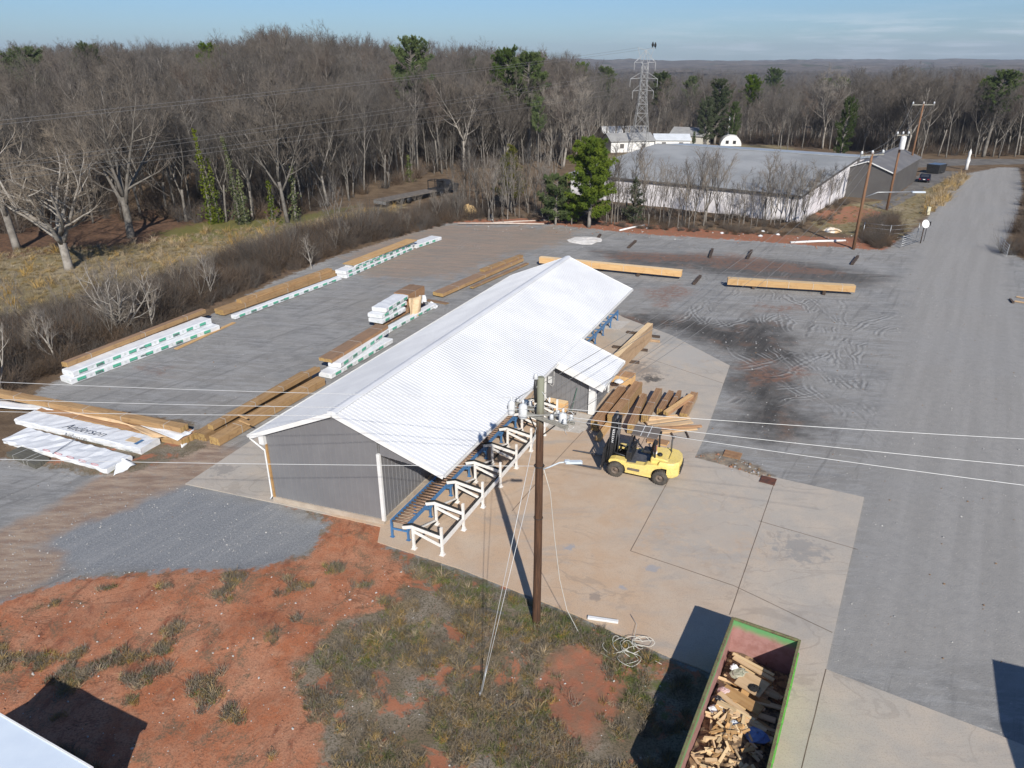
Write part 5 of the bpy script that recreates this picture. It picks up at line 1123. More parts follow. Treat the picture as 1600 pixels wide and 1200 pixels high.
for sgn in (1, -1):
    wheel(HB, sgn * (HALF - .02), RW, .34); wheel(-HB, sgn * (HALF - .06), RW * .95, .30)
def side_prof(name, prof, y0, y1, mat, bev=.02, parent=fk):
    m = MB(); m.extr(prof, (0, 0, 0), (1, 0, 0), (0, 1, 0), (0, 0, 1), y0, y1); return m.build(name, mat, parent, bev)
# chassis side pods with wheel arch shapes, floor and hood
arch = lambda cx, r, a0, a1, n=7: [(cx + r * math.cos(t), RW + r * math.sin(t)) for t in np.linspace(a0, a1, n)]
for sgn in (1, -1):
    y0, y1 = (.50, .92) if sgn > 0 else (-.92, -.50)
    prof = [(HB - .47, .30), (-HB + .47, .28)] + arch(-HB, .50, .1, 1.5, 6) + [(-HB - .05, .98), (-HB + .15, 1.08), (-HB + .75, 1.02), (-HB + .9, .92), (HB - .55, .86)] + arch(HB, .50, 2.3, math.pi, 5)
    side_prof('side_pod', prof, y0, y1, M_YEL)
    side_prof('front_fender', [(HB - .52, .86)] + arch(HB, .47, 2.4, .7, 8)[0:] + [(HB + .42, .80), (HB + .36, .93), (HB + .1, 1.0), (HB - .5, .98)], y0, y1, M_YEL, .01)
    m = MB(); m.box((HB - .95, sgn * .95, .60), (.62, .08, .10)); m.build('step', M_GUARD, fk)
side_prof('chassis', [(HB - .3, .35), (-HB + .3, .35), (-HB + .3, .8), (HB - .3, .8)], -.50, .50, M_BLK)
# counterweight and hood: rounded at the back
hood = side_prof('hood', [(-HB + .60, .9), (-HB + .62, 1.28), (-HB + .55, 1.36), (-HB - .10, 1.34), (-HB - .30, 1.30), (-HB - .30, .9)], -.66, .66, M_YEL, .05)
m = MB(); pts = []
cw = [(-HB + .15, .93), (-HB - .30, .93), (-HB - .62, .84), (-HB - .85, .55), (-HB - .92, .2), (-HB - .92, -.2), (-HB - .85, -.55), (-HB - .62, -.84), (-HB - .30, -.93), (-HB + .15, -.93)]
n = len(cw)
lay = [(.92, .42), (.98, .50), (1.0, .80), (1.0, 1.02), (.965, 1.14), (.90, 1.20)]
vs = []
for k, z in lay:
    for x, y in cw: vs.append(((x + HB + .1) * k - HB - .1, y * k, z))
fs = [tuple(range(n)), tuple(range((len(lay) - 1) * n, len(lay) * n))[::-1]]
for i in range(len(lay) - 1):
    for q in range(n): fs.append((i * n + (q + 1) % n, i * n + q, (i + 1) * n + q, (i + 1) * n + (q + 1) % n))
lo = [(x, y) for x, y in cw if x <= -HB - .30 + 1e-6]; cx_ = -HB - .45
def layers(poly, lay, cxx):
    n_ = len(poly); v_ = []; f_ = [tuple(range(n_)), tuple(range((len(lay) - 1) * n_, len(lay) * n_))[::-1]]
    for k, z in lay:
        for x, y in poly: v_.append(((x - cxx) * k + cxx, y * k, z))
    for i in range(len(lay) - 1):
        for q in range(n_): f_.append((i * n_ + (q + 1) % n_, i * n_ + q, (i + 1) * n_ + q, (i + 1) * n_ + (q + 1) % n_))
    mm_ = MB(); mm_.add(v_, f_); return mm_
cwo = layers(lo, [(.93, .42), (.99, .50), (1.0, .965)], -HB - .30).build('counterweight', M_YEL, fk)
layers(cw, [(1.0, .97), (1.0, 1.08), (.97, 1.20), (.90, 1.27)], cx_).build('rear_deck', M_YEL, fk)
for i in range(4):
    m = MB(); m.box((-HB - .925, 0, .62 + i * .12), (.03, 1.0, .05)); m.build('rear_louvre', M_BLK, cwo)
m = MB(); m.box((-HB - .30, 0, 1.345), (.02, .9, .02)); m.build('hood_seam', M_BLK, hood)
m = MB(); m.tube([(-HB - .25, -.42, 1.2), (-HB - .25, -.42, 1.95), (-HB - .28, -.42, 2.15), (-HB - .42, -.42, 2.28)], [.045, .045, .04, .04], 8); m.build('exhaust', M_FORK, fk)
m = MB(); m.lathe([(0, 0), (.13, 0), (.14, .08), (.1, .12), (0, .13)], 12, (-HB + .2, .30, 1.36)); m.build('air_cap', M_BLK, fk)
# cab floor, seat, dash, wheel
m = MB(); m.box((.15, 0, .86), (1.15, 1.5, .06)); m.build('cab_floor', M_FORK, fk)
m = MB(); m.box((-.32, 0, 1.38), (.52, .55, .16)); m.box((-.56, 0, 1.68), (.14, .52, .55), Matrix.Rotation(R(-10), 3, 'Y')); m.build('seat', M_BLK, fk, .04)
m = MB(); m.box((.58, 0, 1.15), (.28, 1.35, .55)); m.box((.50, 0, 1.48), (.12, .5, .14)); m.build('dashboard', M_BLK, fk, .03)
m = MB(); c_ = Vector((.30, 0, 1.62)); tl = Matrix.Rotation(R(-30), 3, 'Y'); m.tube([c_ + tl @ Vector((.18 * math.cos(t), .18 * math.sin(t), 0)) for t in np.linspace(0, 2 * math.pi, 17)], .018, 6); m.tube([c_, (.48, 0, 1.35)], .03, 6); m.tube([c_ + tl @ Vector((-.17, 0, 0)), c_ + tl @ Vector((.17, 0, 0))], .012, 5); m.build('steering_wheel', M_BLK, fk)
m = MB()
for i in range(4): m.tube([(.42, -.35 - .07 * i, 1.35), (.34, -.36 - .07 * i, 1.62)], .013, 5); m.lathe([(0, -.03), (.03, -.01), (.03, .02), (0, .04)], 8, (.34, -.36 - .07 * i, 1.63))
m.build('levers', M_BLK, fk)
m = MB(); m.lathe([(0, 0), (.08, .02), (.09, .35), (.05, .42), (0, .45)], 10, (-.72, .42, 1.55)); m.build('red_cylinder', M('red_cylinder', (.42, .14, .10), (.3, .1, .08), 3, .5), fk)
m = MB(); m.box((-.68, .2, 1.45), (.2, .22, .16), Matrix.Rotation(.4, 3, 'Z')); m.build('white_rag', M_WRAP, fk)
# overhead guard
GT = 2.42
for x0, x1, y in ((.72, .48, .62), (.72, .48, -.62), (-.78, -.72, .60), (-.78, -.72, -.60)):
    m = MB(); m.beam((x0, y, .9), (x1, y * .95, GT), .085, .085, up=(0, 1, 0)); m.build('guard_post', M_BLK, fk)
m = MB(); m.box((-.12, 0, GT + .03), (1.34, 1.30, .06)); gt_ = m.build('guard_roof', M_GUARD, fk, .015)
m = MB()
for x in (-.30, .06): m.box((x - .0, 0, GT + .062), (.028, 1.26, .012))
m.build('guard_bars', M_WTRIM, gt_)
m = MB(); m.box((-.80, .55, 2.2), (.08, .12, .2)); m.box((-.80, -.55, 2.2), (.08, .12, .2)); m.build('rear_lamp', M_BLK, fk)
# mast: channels, cylinders, carriage, forks
MX = HB + .52; MH = 2.95; lean_ = R(-4)
mrot = Matrix.Rotation(lean_, 3, 'Y')
mast = empty('mast_dummy'); bpy.data.objects.remove(mast)
def mp(x, y, z): return Vector((MX, 0, .15)) + mrot @ Vector((x, y, z))
for sgn in (1, -1):
    m = MB(); m.beam(mp(-.06, sgn * .50, 0), mp(-.06, sgn * .50, MH - .2), .10, .17, up=(1, 0, 0)); rail = m.build('mast_rail', M_BLK, fk)
    m = MB(); m.beam(mp(.08, sgn * .40, .1), mp(.08, sgn * .40, MH), .09, .15, up=(1, 0, 0)); m.build('mast_rail', M_BLK, fk)
    m = MB(); m.tube([mp(-.2, sgn * .36, .1), mp(-.2, sgn * .36, 2.3)], .05, 8); m.tube([mp(-.2, sgn * .36, 2.3), mp(-.2, sgn * .36, MH - .1)], .03, 8); m.build('lift_cylinder', M_BLK, fk)
    m = MB(); m.tube([(.55, sgn * .48, 1.0), (MX - .1, sgn * .48, 1.15)], .05, 8); m.build('tilt_cylinder', M_BLK, fk)
m = MB()
for z in (.3, 1.4, MH - .28): m.beam(mp(-.1, -.5, z), mp(-.1, .5, z), .10, .12)
m.beam(mp(.08, -.42, MH - .03), mp(.08, .42, MH - .03), .15, .13); m.build('mast_crossbar', M_BLK, fk)
m = MB()
for y in (-.12, .12): m.beam(mp(.05, y, .4), mp(.05, y, MH - .1), .05, .03)
for k in range(4): m.tube([mp(0, -.28 + .07 * k, MH - .1), mp(-.25, -.28 + .07 * k, 1.6), mp(-.3, -.2 + .07 * k, .8)], .018, 5)
m.build('chains', M_FORK, fk)
for sgn in (1,):
    t_ = text_mesh('HYSTER', .235, 'mast_lettering', M('white_lettering', (.75, .76, .76), None, 1, .5), rail, (0, 0, 0), (0, 0, 0), .003)
    # letters run up the outer left rail, facing outwards
    bpy.context.view_layer.update()
    Xa = mrot @ Vector((0, 0, 1)); Za = Vector((0, 1, 0)); Ya = Za.cross(Xa)
    t_.parent = fk; t_.matrix_basis = Matrix.Translation(mp(-.06, .557, 2.0)) @ Matrix((Xa, Ya, Za)).transposed().to_4x4(); t_.scale = (1, .7, 1)
m = MB(); m.beam(mp(.22, -1.0, .30), mp(.22, 1.0, .30), .06, .14); m.beam(mp(.22, -1.0, .95), mp(.22, 1.0, .95), .06, .14)
for y in (-.98, -.45, .45, .98): m.beam(mp(.22, y, .25), mp(.22, y, 1.0), .06, .08, up=(0, 1, 0))
m.build('carriage', M_BLK, fk)
m = MB()
m.beam(mp(.24, -1.02, 1.45), mp(.24, 1.02, 1.45), .05, .09); m.box(mp(.22, 0, .65), (.05, 1.5, .5))
for y in np.linspace(-.96, .96, 8): m.beam(mp(.24, y, .95), mp(.24, y * 1.04, 1.45), .06, .07, up=(0, 1, 0))
m.build('load_backrest', M_BLK, fk)
for y in (.72, -.72):
    m = MB(); m.beam(mp(.30, y, .0 - .03), mp(.30, y, 1.0), .15, .06, up=(1, 0, 0)); a = mp(.28, y, -.03); a.z = .09
    m.add([a + Vector((0, -.075, 0)), a + Vector((0, .075, 0)), a + Vector((2.05, .05, -.03)), a + Vector((2.05, -.05, -.03)), a + Vector((0, -.075, .055)), a + Vector((0, .075, .055)), a + Vector((2.05, .05, -.018)), a + Vector((2.05, -.05, -.018))], [(0, 3, 2, 1), (4, 5, 6, 7), (0, 1, 5, 4), (1, 2, 6, 5), (2, 3, 7, 6), (3, 0, 4, 7)])
    m.build('fork', M_FORK, fk)
# broom against the annex
q = S(6.2, 14.1, .06); m = MB(); top = S(6.45, 14.42, 1.75)
br = empty('broom', q, 0, 'green handled push broom leaning against the annex wall', 'broom')
m = MB(); m.tube([Vector((0, 0, .05)), top - q], .022, 6); m.build('handle', M('broom_green', (.03, .10, .07), None, 1, .5), br)
m = MB(); m.box((0, 0, .05), (.7, .1, .12), Matrix.Rotation(GA, 3, 'Z')); m.build('broom_head', M_DKW, br)
m = MB(); q2 = S(5.0, 13.6, .06); m.tube([(0, 0, 0), (0, 0, 1.15)], .06, 8); m.lathe([(.14, 0), (.14, .03), (.06, .05)], 10); tag(m.build('bollard', M_WTRIM, None, 0, q2), 'white post standing on the pale concrete before the annex', 'bollard')
# ------------------------------------------------------------------ buildings and objects beyond the yard
M_WHW = M('warehouse_white_wall', (0.74, 0.72, 0.73), (0.64, 0.62, 0.64), .25, .7)
M_WHR = M('warehouse_grey_roof', (0.33, 0.335, 0.33), (0.24, 0.245, 0.24), .12, .65, bump=.1)
M_WHB = M('warehouse_blue_grey_roof', (0.36, 0.40, 0.44), (0.27, 0.31, 0.35), .2, .5)
M_DSH = M('dark_shed_wall', (0.085, 0.08, 0.078), (0.10, 0.095, 0.09), .5, .6)
M_DSR = M('dark_shed_roof', (0.13, 0.125, 0.125), (0.17, 0.165, 0.16), .3, .6)
sd_ = Vector((.59, .807, 0)).normalized(); fd_ = Vector((-sd_.y, sd_.x, 0))
Q0 = Vector((38.6, 96.8, 0))
wh = empty('warehouse', Q0, 0, 'big low white warehouse with a grey shallow roof behind the thicket', 'warehouse')
def Wp(a, b, z=0): return fd_ * a + sd_ * b + UP * z      # a along the front wall, b into the depth
FL = 36; prof = [(0, 3.8), (31, 5.7), (46, 4.6)]
def wallp(pts, name, mat, thick=.12, par=None):
    m = MB(); m.add(pts, [tuple(range(len(pts)))]); o = m.build(name, mat, par); s_ = o.modifiers.new('thickness', 'SOLIDIFY'); s_.thickness = thick; s_.offset = 0; return o
wallp([Wp(0, 0, -.5), Wp(FL, 0, -.5), Wp(FL, 0, 3.7), Wp(0, 0, 3.7)], 'front_wall', M_WHW, par=wh)
wallp([Wp(0, 0.1, -.5), Wp(0, 46, -.5), Wp(0, 46, 4.5), Wp(0, 31, 5.6), Wp(0, .1, 3.72)], 'side_wall', M_WHW, par=wh)
wallp([Wp(FL, 0.1, -.5), Wp(FL, 46, -.5), Wp(FL, 46, 4.5), Wp(FL, 31, 5.6), Wp(FL, .1, 3.72)], 'side_wall', M_WHW, par=wh)
wallp([Wp(.1, 46, -.5), Wp(FL - .1, 46, -.5), Wp(FL - .1, 46, 4.5), Wp(.1, 46, 4.5)], 'back_wall', M_WHW, par=wh)
for (b0, z0), (b1, z1), mt in ((prof[0], prof[1], M_WHR), (prof[1], prof[2], M_WHB)):
    b0_ = b0 - (.4 if b0 == 0 else 0); m = MB(); vs = []
    for a in (-.35, FL + .3):
        for b, z in ((b0_, z0), (b1, z1)): vs += [Wp(a, b, z), Wp(a, b, z - .16)]
    m.add(vs, [(0, 2, 6, 4), (1, 5, 7, 3), (0, 1, 3, 2), (4, 6, 7, 5), (0, 4, 5, 1), (2, 3, 7, 6)]); r_ = m.build('roof', mt, wh)
m = MB(); m.beam(Wp(-.3, 31, 5.76), Wp(FL, 31, 5.76), .5, .08); m.build('ridge_cap', M('pale_ridge', (.36, .37, .37), (.28, .29, .29), 1, .6), wh)
m = MB(); m.beam(Wp(-.36, -.3, 3.75), Wp(-.36, 31, 5.65), .06, .28); m.beam(Wp(-.36, -.42, 3.70), Wp(FL, -.42, 3.70), .08, .22); m.build('dark_fascia', M_DSH, wh)
for a in (.25, 1.0):
    m = MB(); m.beam(Wp(a, -.12, 0), Wp(a, -.12, 3.7), .12, .12); m.build('downspout', M_DSH, wh)
m = MB(); m.beam(Wp(-.12, 31, 0), Wp(-.12, 31, 5.5), .5, .3); m.build('dark_joint', M_DSH, wh)
Q1 = Vector((59.3, 114.3, 0)); ds = empty('dark_shed', Q1, 0, 'dark grey brown gabled metal shed beside the white warehouse', 'shed')
DW_, DL_ = 7.6, 25
wallp([Wp(0, 0, -.3), Wp(DW_, 0, -.3), Wp(DW_, 0, 4.3), Wp(DW_ / 2, 0, 5.7), Wp(0, 0, 4.3)], 'gable_wall', M_DSH, par=ds)
wallp([Wp(0, .07, -.3), Wp(0, DL_, -.3), Wp(0, DL_, 4.3), Wp(0, .07, 4.3)], 'side_wall', M_DSH, par=ds)
wallp([Wp(DW_, .07, -.3), Wp(DW_, DL_, -.3), Wp(DW_, DL_, 4.3), Wp(DW_, .07, 4.3)], 'side_wall', M_DSH, par=ds)
wallp([Wp(.07, DL_, -.3), Wp(DW_ - .07, DL_, -.3), Wp(DW_ - .07, DL_, 4.3), Wp(DW_ / 2, DL_, 5.7), Wp(.07, DL_, 4.3)], 'gable_wall', M_DSH, par=ds)
for s0 in (-.35, DW_ + .35):
    m = MB(); vs = []
    for b in (-.3, DL_ + .3): vs += [Wp(s0, b, 4.24), Wp(DW_ / 2, b, 5.82), Wp(s0, b, 4.12), Wp(DW_ / 2, b, 5.70)]
    m.add(vs, [(0, 1, 5, 4), (2, 6, 7, 3), (0, 2, 3, 1), (4, 5, 7, 6), (0, 4, 6, 2)]); m.build('roof', M_DSR, ds)
m = MB(); m.beam(Wp(-.36, -.33, 4.18), Wp(DW_ / 2, -.33, 5.76), .05, .16); m.beam(Wp(DW_ / 2, -.33, 5.76), Wp(DW_ + .36, -.33, 4.18), .05, .16); m.build('rake_trim', M_WTRIM, ds)
def house(label, base, w, d, h, rh, ang, wall, roof, name='house', cat='house', windows=2):
    b = Vector((base.x, base.y, TZ(base.x, base.y))); r_ = empty(name, b, ang, label, cat)
    m = MB(); m.extr([(-w / 2, -1), (w / 2, -1), (w / 2, h), (0, h + rh - .06), (-w / 2, h)][::-1], (0, 0, 0), (1, 0, 0), (0, 1, 0), (0, 0, 1), -d / 2, d / 2) if False else m.extr([(-d / 2, -1), (d / 2, -1), (d / 2, h), (0, h + rh - .06), (-d / 2, h)], (0, 0, 0), (0, 1, 0), (1, 0, 0), (0, 0, 1), -w / 2, w / 2); m.build('wall', wall, r_)
    for s in (-1, 1):
        m = MB(); vs = []
        for x in (-w / 2 - .3, w / 2 + .3): vs += [(x, s * (d / 2 + .35), h - .1), (x, 0, h + rh + .05), (x, s * (d / 2 + .35), h - .25), (x, 0, h + rh - .1)]
        m.add(vs, [(0, 1, 5, 4), (2, 6, 7, 3), (0, 2, 3, 1), (4, 5, 7, 6), (0, 4, 6, 2)]); m.build('roof', roof, r_)
    for k in range(windows):
        x = -w / 2 + w * (k + .5) / windows; m = MB(); m.box((x, -d / 2 - .04, h * .55), (1.0, .1, 1.0)); m.build('window', M_DSH, r_)
    return r_
M_HR = M('far_house_grey_roof', (.30, .30, .29), (.24, .24, .24), .6, .7)
q = G(1047, 232); house('low white house right of the pylon, its long side to the camera', q, 8.5, 7, 2.6, 1.0, R(-4), M_WTRIM, M('far_white_roof', (.62, .65, .68), (.55, .58, .6), .6, .5))
q = G(1078, 222); house('grey roofed cream house behind the low white house', q, 9, 9, 2.8, 1.6, R(-28), M('cream_wall', (.5, .48, .42), None, 1, .7), M_HR)
q = G(980, 236); house('white house showing between the legs of the pylon', q, 11, 7, 2.8, 1.4, R(12), M_WTRIM, M_HR)
q = G(972, 207); house('far cream house among bare trees left of the pylon', q, 14, 7, 2.6, 1.6, R(10), M('cream_wall_far', (.48, .40, .32), None, 1, .7), M_WTRIM)
q = G(1142, 226); q.z = TZ(q.x, q.y)
qh = empty('quonset_hut', q, R(-12), 'white round-topped hut with two dark square windows beyond the warehouse roof', 'hut'); m = MB()
prf = [(2.7 * math.cos(t), 2.7 * math.sin(t)) for t in np.linspace(0, math.pi, 15)]; prf[0] = (2.7, -.5); prf[-1] = (-2.7, -.5)
m.extr(prf[::-1], (0, 0, 0), (1, 0, 0), (0, 1, 0), (0, 0, 1), 0, 7, 0); m.build('shell', M_WTRIM, qh)
for x in (-1.0, .85): m = MB(); m.box((x, -.05, .95), (.75, .1, .8)); m.build('window', M_BLK, qh)
q = G(1136, 224); m = MB(); m.tube([(0, 0, -2), (0, 0, 6.5)], .09, 6); m.box((0, 0, 6.9), (.45, .45, .8)); tag(m.build('yard_light', M_WTRIM, None, 0, Vector((q.x, q.y, TZ(q.x, q.y)))), 'thin yard light post behind the round-topped hut', 'light post')
# dark car seen from behind
M_CAR = M('dark_blue_car_paint', (0.012, 0.014, 0.03), (.018, .02, .04), 1, .25, .3)
M_GLS = M('car_glass', (0.03, 0.035, 0.045), None, 1, .08, 0, .6)
cp = G(1444, 284); car = empty('parked_car', cp, R(58), 'dark blue car seen from behind, parked beyond the dark shed', 'car')
side = [(-2.15, .35), (-2.2, .75), (-2.05, .92), (-1.5, .97), (-.95, 1.36), (.35, 1.40), (1.0, .95), (1.95, .82), (2.15, .6), (2.15, .32)]
m = MB(); m.extr(side, (0, 0, 0), (1, 0, 0), (0, 1, 0), (0, 0, 1), -.86, .86); m.build('body', M_CAR, car, .10)
m = MB(); m.add([(-1.5, -.68, 1.0), (-1.5, .68, 1.0), (-.97, .58, 1.36), (-.97, -.58, 1.36)], [(0, 3, 2, 1)]); o = m.build('rear_window', M_GLS, car); o.location = (-.03, 0, .02)
m = MB(); m.add([(.38, -.58, 1.37), (.38, .58, 1.37), (.98, .7, .98), (.98, -.7, .98)], [(0, 1, 2, 3)]); o = m.build('windscreen', M_GLS, car); o.location = (.03, 0, .02)
for y in (-.68, .68): m = MB(); m.box((-2.17, y, .72), (.06, .3, .14)); m.build('tail_light', M('tail_light_red', (.3, .02, .02), None, 1, .3), car)
m = MB(); m.box((-2.2, 0, .68), (.05, .35, .12)); m.build('number_plate', M_WTRIM, car)
for x in (-1.3, 1.35):
    for y in (-.82, .82): m = MB(); m.lathe([(0, -.1), (.3, -.1), (.33, -.06), (.33, .06), (.3, .1), (0, .1)], 16, (x, y, .33), 'y'); m.build('wheel', M_BLK, car)
q = G(1461, 271); tr_ = empty('rubbish_trailer', q, R(40), 'small dark open container with a blue inside, parked behind the car', 'container')
m = MB(); m.box((0, 0, 1.0), (3.2, 2.2, 1.6), None, 0, 1.1); m.build('body', M_DARKM, tr_); m = MB(); m.box((0, 0, 1.83), (3.0, 2.1, .06)); m.build('cover', M('blue_cover', (.10, .16, .27), (.08, .13, .2), 1, .6), tr_)
for y in (-1.15, 1.15): m = MB(); m.lathe([(0, -.1), (.35, -.1), (.35, .1), (0, .1)], 12, (0, y, .35), 'y'); m.build('wheel', M_BLK, tr_)
# flatbed truck at the wood edge
fa, fb = G(594, 326), G(674, 309); fb2 = fa + (fb - fa).normalized() * 15.5
fang2 = math.atan2((fb - fa).y, (fb - fa).x); z_ = TZ(fa.x + 4, fa.y + 8)
M_DECK = M('worn_deck', (.17, .15, .13), (.11, .10, .09), 2, .8)
tl_ = empty('flatbed_trailer', (fa.x, fa.y, z_), fang2, 'long low flatbed trailer parked at the edge of the wood', 'trailer')
LT = (fb - fa).length
m = MB(); m.box((LT / 2, 0, 1.05), (LT, 2.5, .16)); m.build('deck', M_DECK, tl_); m = MB(); m.box((LT / 2, .9, .85), (LT - .5, .16, .3)); m.box((LT / 2, -.9, .85), (LT - .5, .16, .3)); m.build('chassis', M_DARKM, tl_)
for x in (3.8, 5.2):
    for y in (-1.05, 1.05): m = MB(); m.lathe([(0, -.15), (.45, -.15), (.48, 0), (.45, .15), (0, .15)], 16, (x, y, .48), 'y'); m.build('wheel', M_BLK, tl_)
m = MB(); m.box((.03, 0, .75), (.12, 2.5, .45)); m.build('rear_bumper', M_GALV, tl_)
tk = empty('pickup_truck', Vector((fa.x, fa.y, z_)) + (fb - fa).normalized() * (LT + 3.0), fang2, 'black truck with open sleeper frame in front of the flatbed trailer', 'truck')
m = MB(); m.box((0, 0, 1.0), (5.6, 2.0, .5)); m.build('chassis', M_BLK, tk, .05)
m = MB(); m.extr([(-.6, 1.2), (-.6, 2.35), (1.0, 2.35), (1.5, 1.65), (2.9, 1.55), (2.95, 1.1)], (0, 0, 0), (1, 0, 0), (0, 1, 0), (0, 0, 1), -.95, .95); m.build('cab', M_BLK, tk, .06)
m = MB(); m.box((.2, -.96, 1.95), (1.1, .03, .5)); m.build('side_window', M_GLS, tk); m = MB(); m.box((2.93, 0, 1.35), (.05, 1.5, .25)); m.build('grille', M_WTRIM, tk)
m = MB()
for x in (-2.6, -.9):
    for y in (-.95, .95): m.beam((x, y, 1.2), (x, y, 2.5), .1, .1)
    m.beam((x, -.95, 2.5), (x, .95, 2.5), .1, .1)
for y in (-.95, .95): m.beam((-2.6, y, 2.5), (-.9, y, 2.5), .1, .1)
m.build('rack_frame', M_BLK, tk)
for x in (-1.6, 2.0):
    for y in (-.98, .98): m = MB(); m.lathe([(0, -.13), (.42, -.13), (.45, 0), (.42, .13), (0, .13)], 16, (x, y, .45), 'y'); m.build('wheel', M_BLK, tk)
# gate, dish, fence, posts
def tube_gate(label, p0, p1, bars=5):
    a = G(*p0); b = G(*p1); d = b - a; Lg = d.length; r_ = empty('field_gate', a, math.atan2(d.y, d.x), label, 'gate'); m = MB()
    for k in range(bars): m.tube([(0, 0, .25 + k * .27), (Lg, 0, .25 + k * .27)], .035, 5)
    m.build('bars', M_GALV, r_); 
    for x in (0, Lg / 2, Lg): m = MB(); m.beam((x, 0, .1), (x, 0, 1.45), .06, .06, up=(0, 1, 0)); m.build('upright', M_GALV, r_)
tube_gate('grey tubular field gate standing open beside the satellite dish', (1407, 388), (1438, 378)); tube_gate('grey tubular gate swung against the brush on the far right side of the drive', (1559, 388), (1572, 402))
q = G(1438, 380); dsh = empty('satellite_dish', q, 0, 'white satellite dish on a post at the tubular gate', 'satellite dish'); m = MB(); m.tube([(0, 0, -.2), (0, 0, 2.2)], .06, 6); m.build('post', M_DKW, dsh)
m = MB(); m.lathe([(0, .12), (.25, .09), (.45, .02), (.5, -.04), (.45, -.0), (.25, .06), (0, .09)], 18, (0, 0, 0)); o = m.build('dish', M_WTRIM, dsh); o.location = (0, -.15, 2.35); o.rotation_euler = (R(70), 0, R(10)); o.scale = (1, 1, -1)
q = G(1443, 377); m = MB(); m.tube([(0, 0, 0), (0, 0, 2.1)], .04, 5); m.box((.0, 0, 2.15), (.75, .12, .5)); tag(m.build('small_sign', M_BLK, None, .01, q), 'small black sign plate right behind the satellite dish', 'sign')
fpx = [(1347, 370), (1352, 352), (1385, 376), (1410, 372)]
wf = empty('wire_fence', G(1347, 371), 0, 'short wire fence with thin metal posts between the brown pole and the gate', 'fence'); f0 = G(1347, 371); pts_ = [G(1347, 371), G(1388, 376), G(1432, 372)]
for p in pts_: m = MB(); m.tube([p - f0 - UP * .2, p - f0 + UP * 1.9], .045, 5); m.build('post', M_GALV, wf)
m = MB()
for z in (.3, .8, 1.3, 1.8):
    for a, b in zip(pts_, pts_[1:]): m.tube([a - f0 + UP * z, b - f0 + UP * z], .018, 3)
m.build('wires', M_GALV, wf)
q = G(1449, 336); m = MB(); m.box((0, 0, .55), (.45, .35, 1.1)); m.box((0, 0, 1.12), (.5, .4, .08)); tag(m.build('utility_pedestal', M('pedestal_cream', (.55, .52, .38), (.45, .42, .3), 2, .7), None, .02, q), 'cream utility pedestal among the dry grass left of the drive', 'utility box')
q = G(1509, 266); m = MB(); m.lathe([(0, 0), (.35, 0), (.3, 1.2), (.4, 1.9), (.22, 2.7), (.3, 3.4), (0, 4.2)], 8); tag(m.build('white_marker', M_WTRIM, None, 0, q), 'tall narrow white marker at the far end of the drive', 'marker')
q = G(1592, 470); block('short pale board on the gravel at the right edge, farther one', (1588, 464), (1603, 467), .02, .3, .08, M_BOARD, 'plank'); block('short pale board on the gravel at the right edge, nearer one', (1585, 471), (1603, 474), .02, .3, .08, M_BOARD, 'plank')
block('small dark block near the two pale boards at the right edge', (1578, 468), (1583, 474), .02, .2, .12)
# ------------------------------------------------------------------ trees
M_BARK = M('grey_bark', (0.22, 0.203, 0.18), (0.125, 0.113, 0.098), 1.2, .9, spec=.1, obj_var=.18)
M_BARKP = M('pale_bark', (0.34, 0.315, 0.28), (0.21, 0.19, 0.165), 1.5, .9, spec=.1)
def twigmat(name, c1, c2, var=.2):
    t = NT(name); v = t.coord('Object'); c = t.mix(t.ss(t.noise(v, .5, 4), .38, .62), c1, c2)
    oi = t.new('ShaderNodeObjectInfo'); hs = t.new('ShaderNodeHueSaturation'); t.put(hs.inputs['Color'], c); t.put(hs.inputs['Value'], t.ss(oi.outputs['Random'], 0, 1, 1 - var, 1 + var)); t.put(hs.inputs['Saturation'], t.ss(t.math('FRACT', t.math('MULTIPLY', oi.outputs['Random'], 7.3)), 0, 1, .7, 1.25))
    return t.out(hs.outputs[0], .95, 0, .05)
M_TWIG = twigmat('brown_twigs', (0.128, 0.114, 0.100), (0.092, 0.082, 0.072))
M_TWIGR = twigmat('reddish_twigs', (0.135, 0.113, 0.098), (0.098, 0.082, 0.071))
M_TWIGP = twigmat('pale_twigs', (0.235, 0.205, 0.17), (0.165, 0.142, 0.118), .05)
M_BRIAR = twigmat('briar_stems', (0.14, 0.105, 0.078), (0.092, 0.070, 0.053), .3)
M_NEED = twigmat('pine_needles', (0.105, 0.145, 0.035), (0.06, 0.095, 0.028), .1)
M_NEEDY = twigmat('bright_pine_needles', (0.15, 0.19, 0.05), (0.085, 0.12, 0.035), .05)
M_NEEDD = twigmat('dark_needles', (0.05, 0.068, 0.026), (0.065, 0.09, 0.036), .15)
M_CEDAR = twigmat('cedar_foliage', (0.135, 0.125, 0.025), (0.075, 0.085, 0.02), .1)
M_IVY = twigmat('ivy_leaves', (0.065, 0.085, 0.025), (0.10, 0.115, 0.03), .15)
M_DRYG = twigmat('dry_grass_blades', (0.36, 0.26, 0.13), (0.24, 0.18, 0.10), .25)
M_PASTG = twigmat('pasture_blades', (0.27, 0.21, 0.12), (0.19, 0.155, 0.085), .25)
M_GRNG = twigmat('green_grass_blades', (0.11, 0.14, 0.04), (0.15, 0.155, 0.06), .25)
M_GRYG = twigmat('grey_weed_blades', (0.21, 0.18, 0.14), (0.13, 0.11, 0.08), .25)
def rdir(rr): 
    z = rr.uniform(-1, 1); t = rr.uniform(0, 2 * math.pi); s = math.sqrt(1 - z * z); return Vector((s * math.cos(t), s * math.sin(t), z))
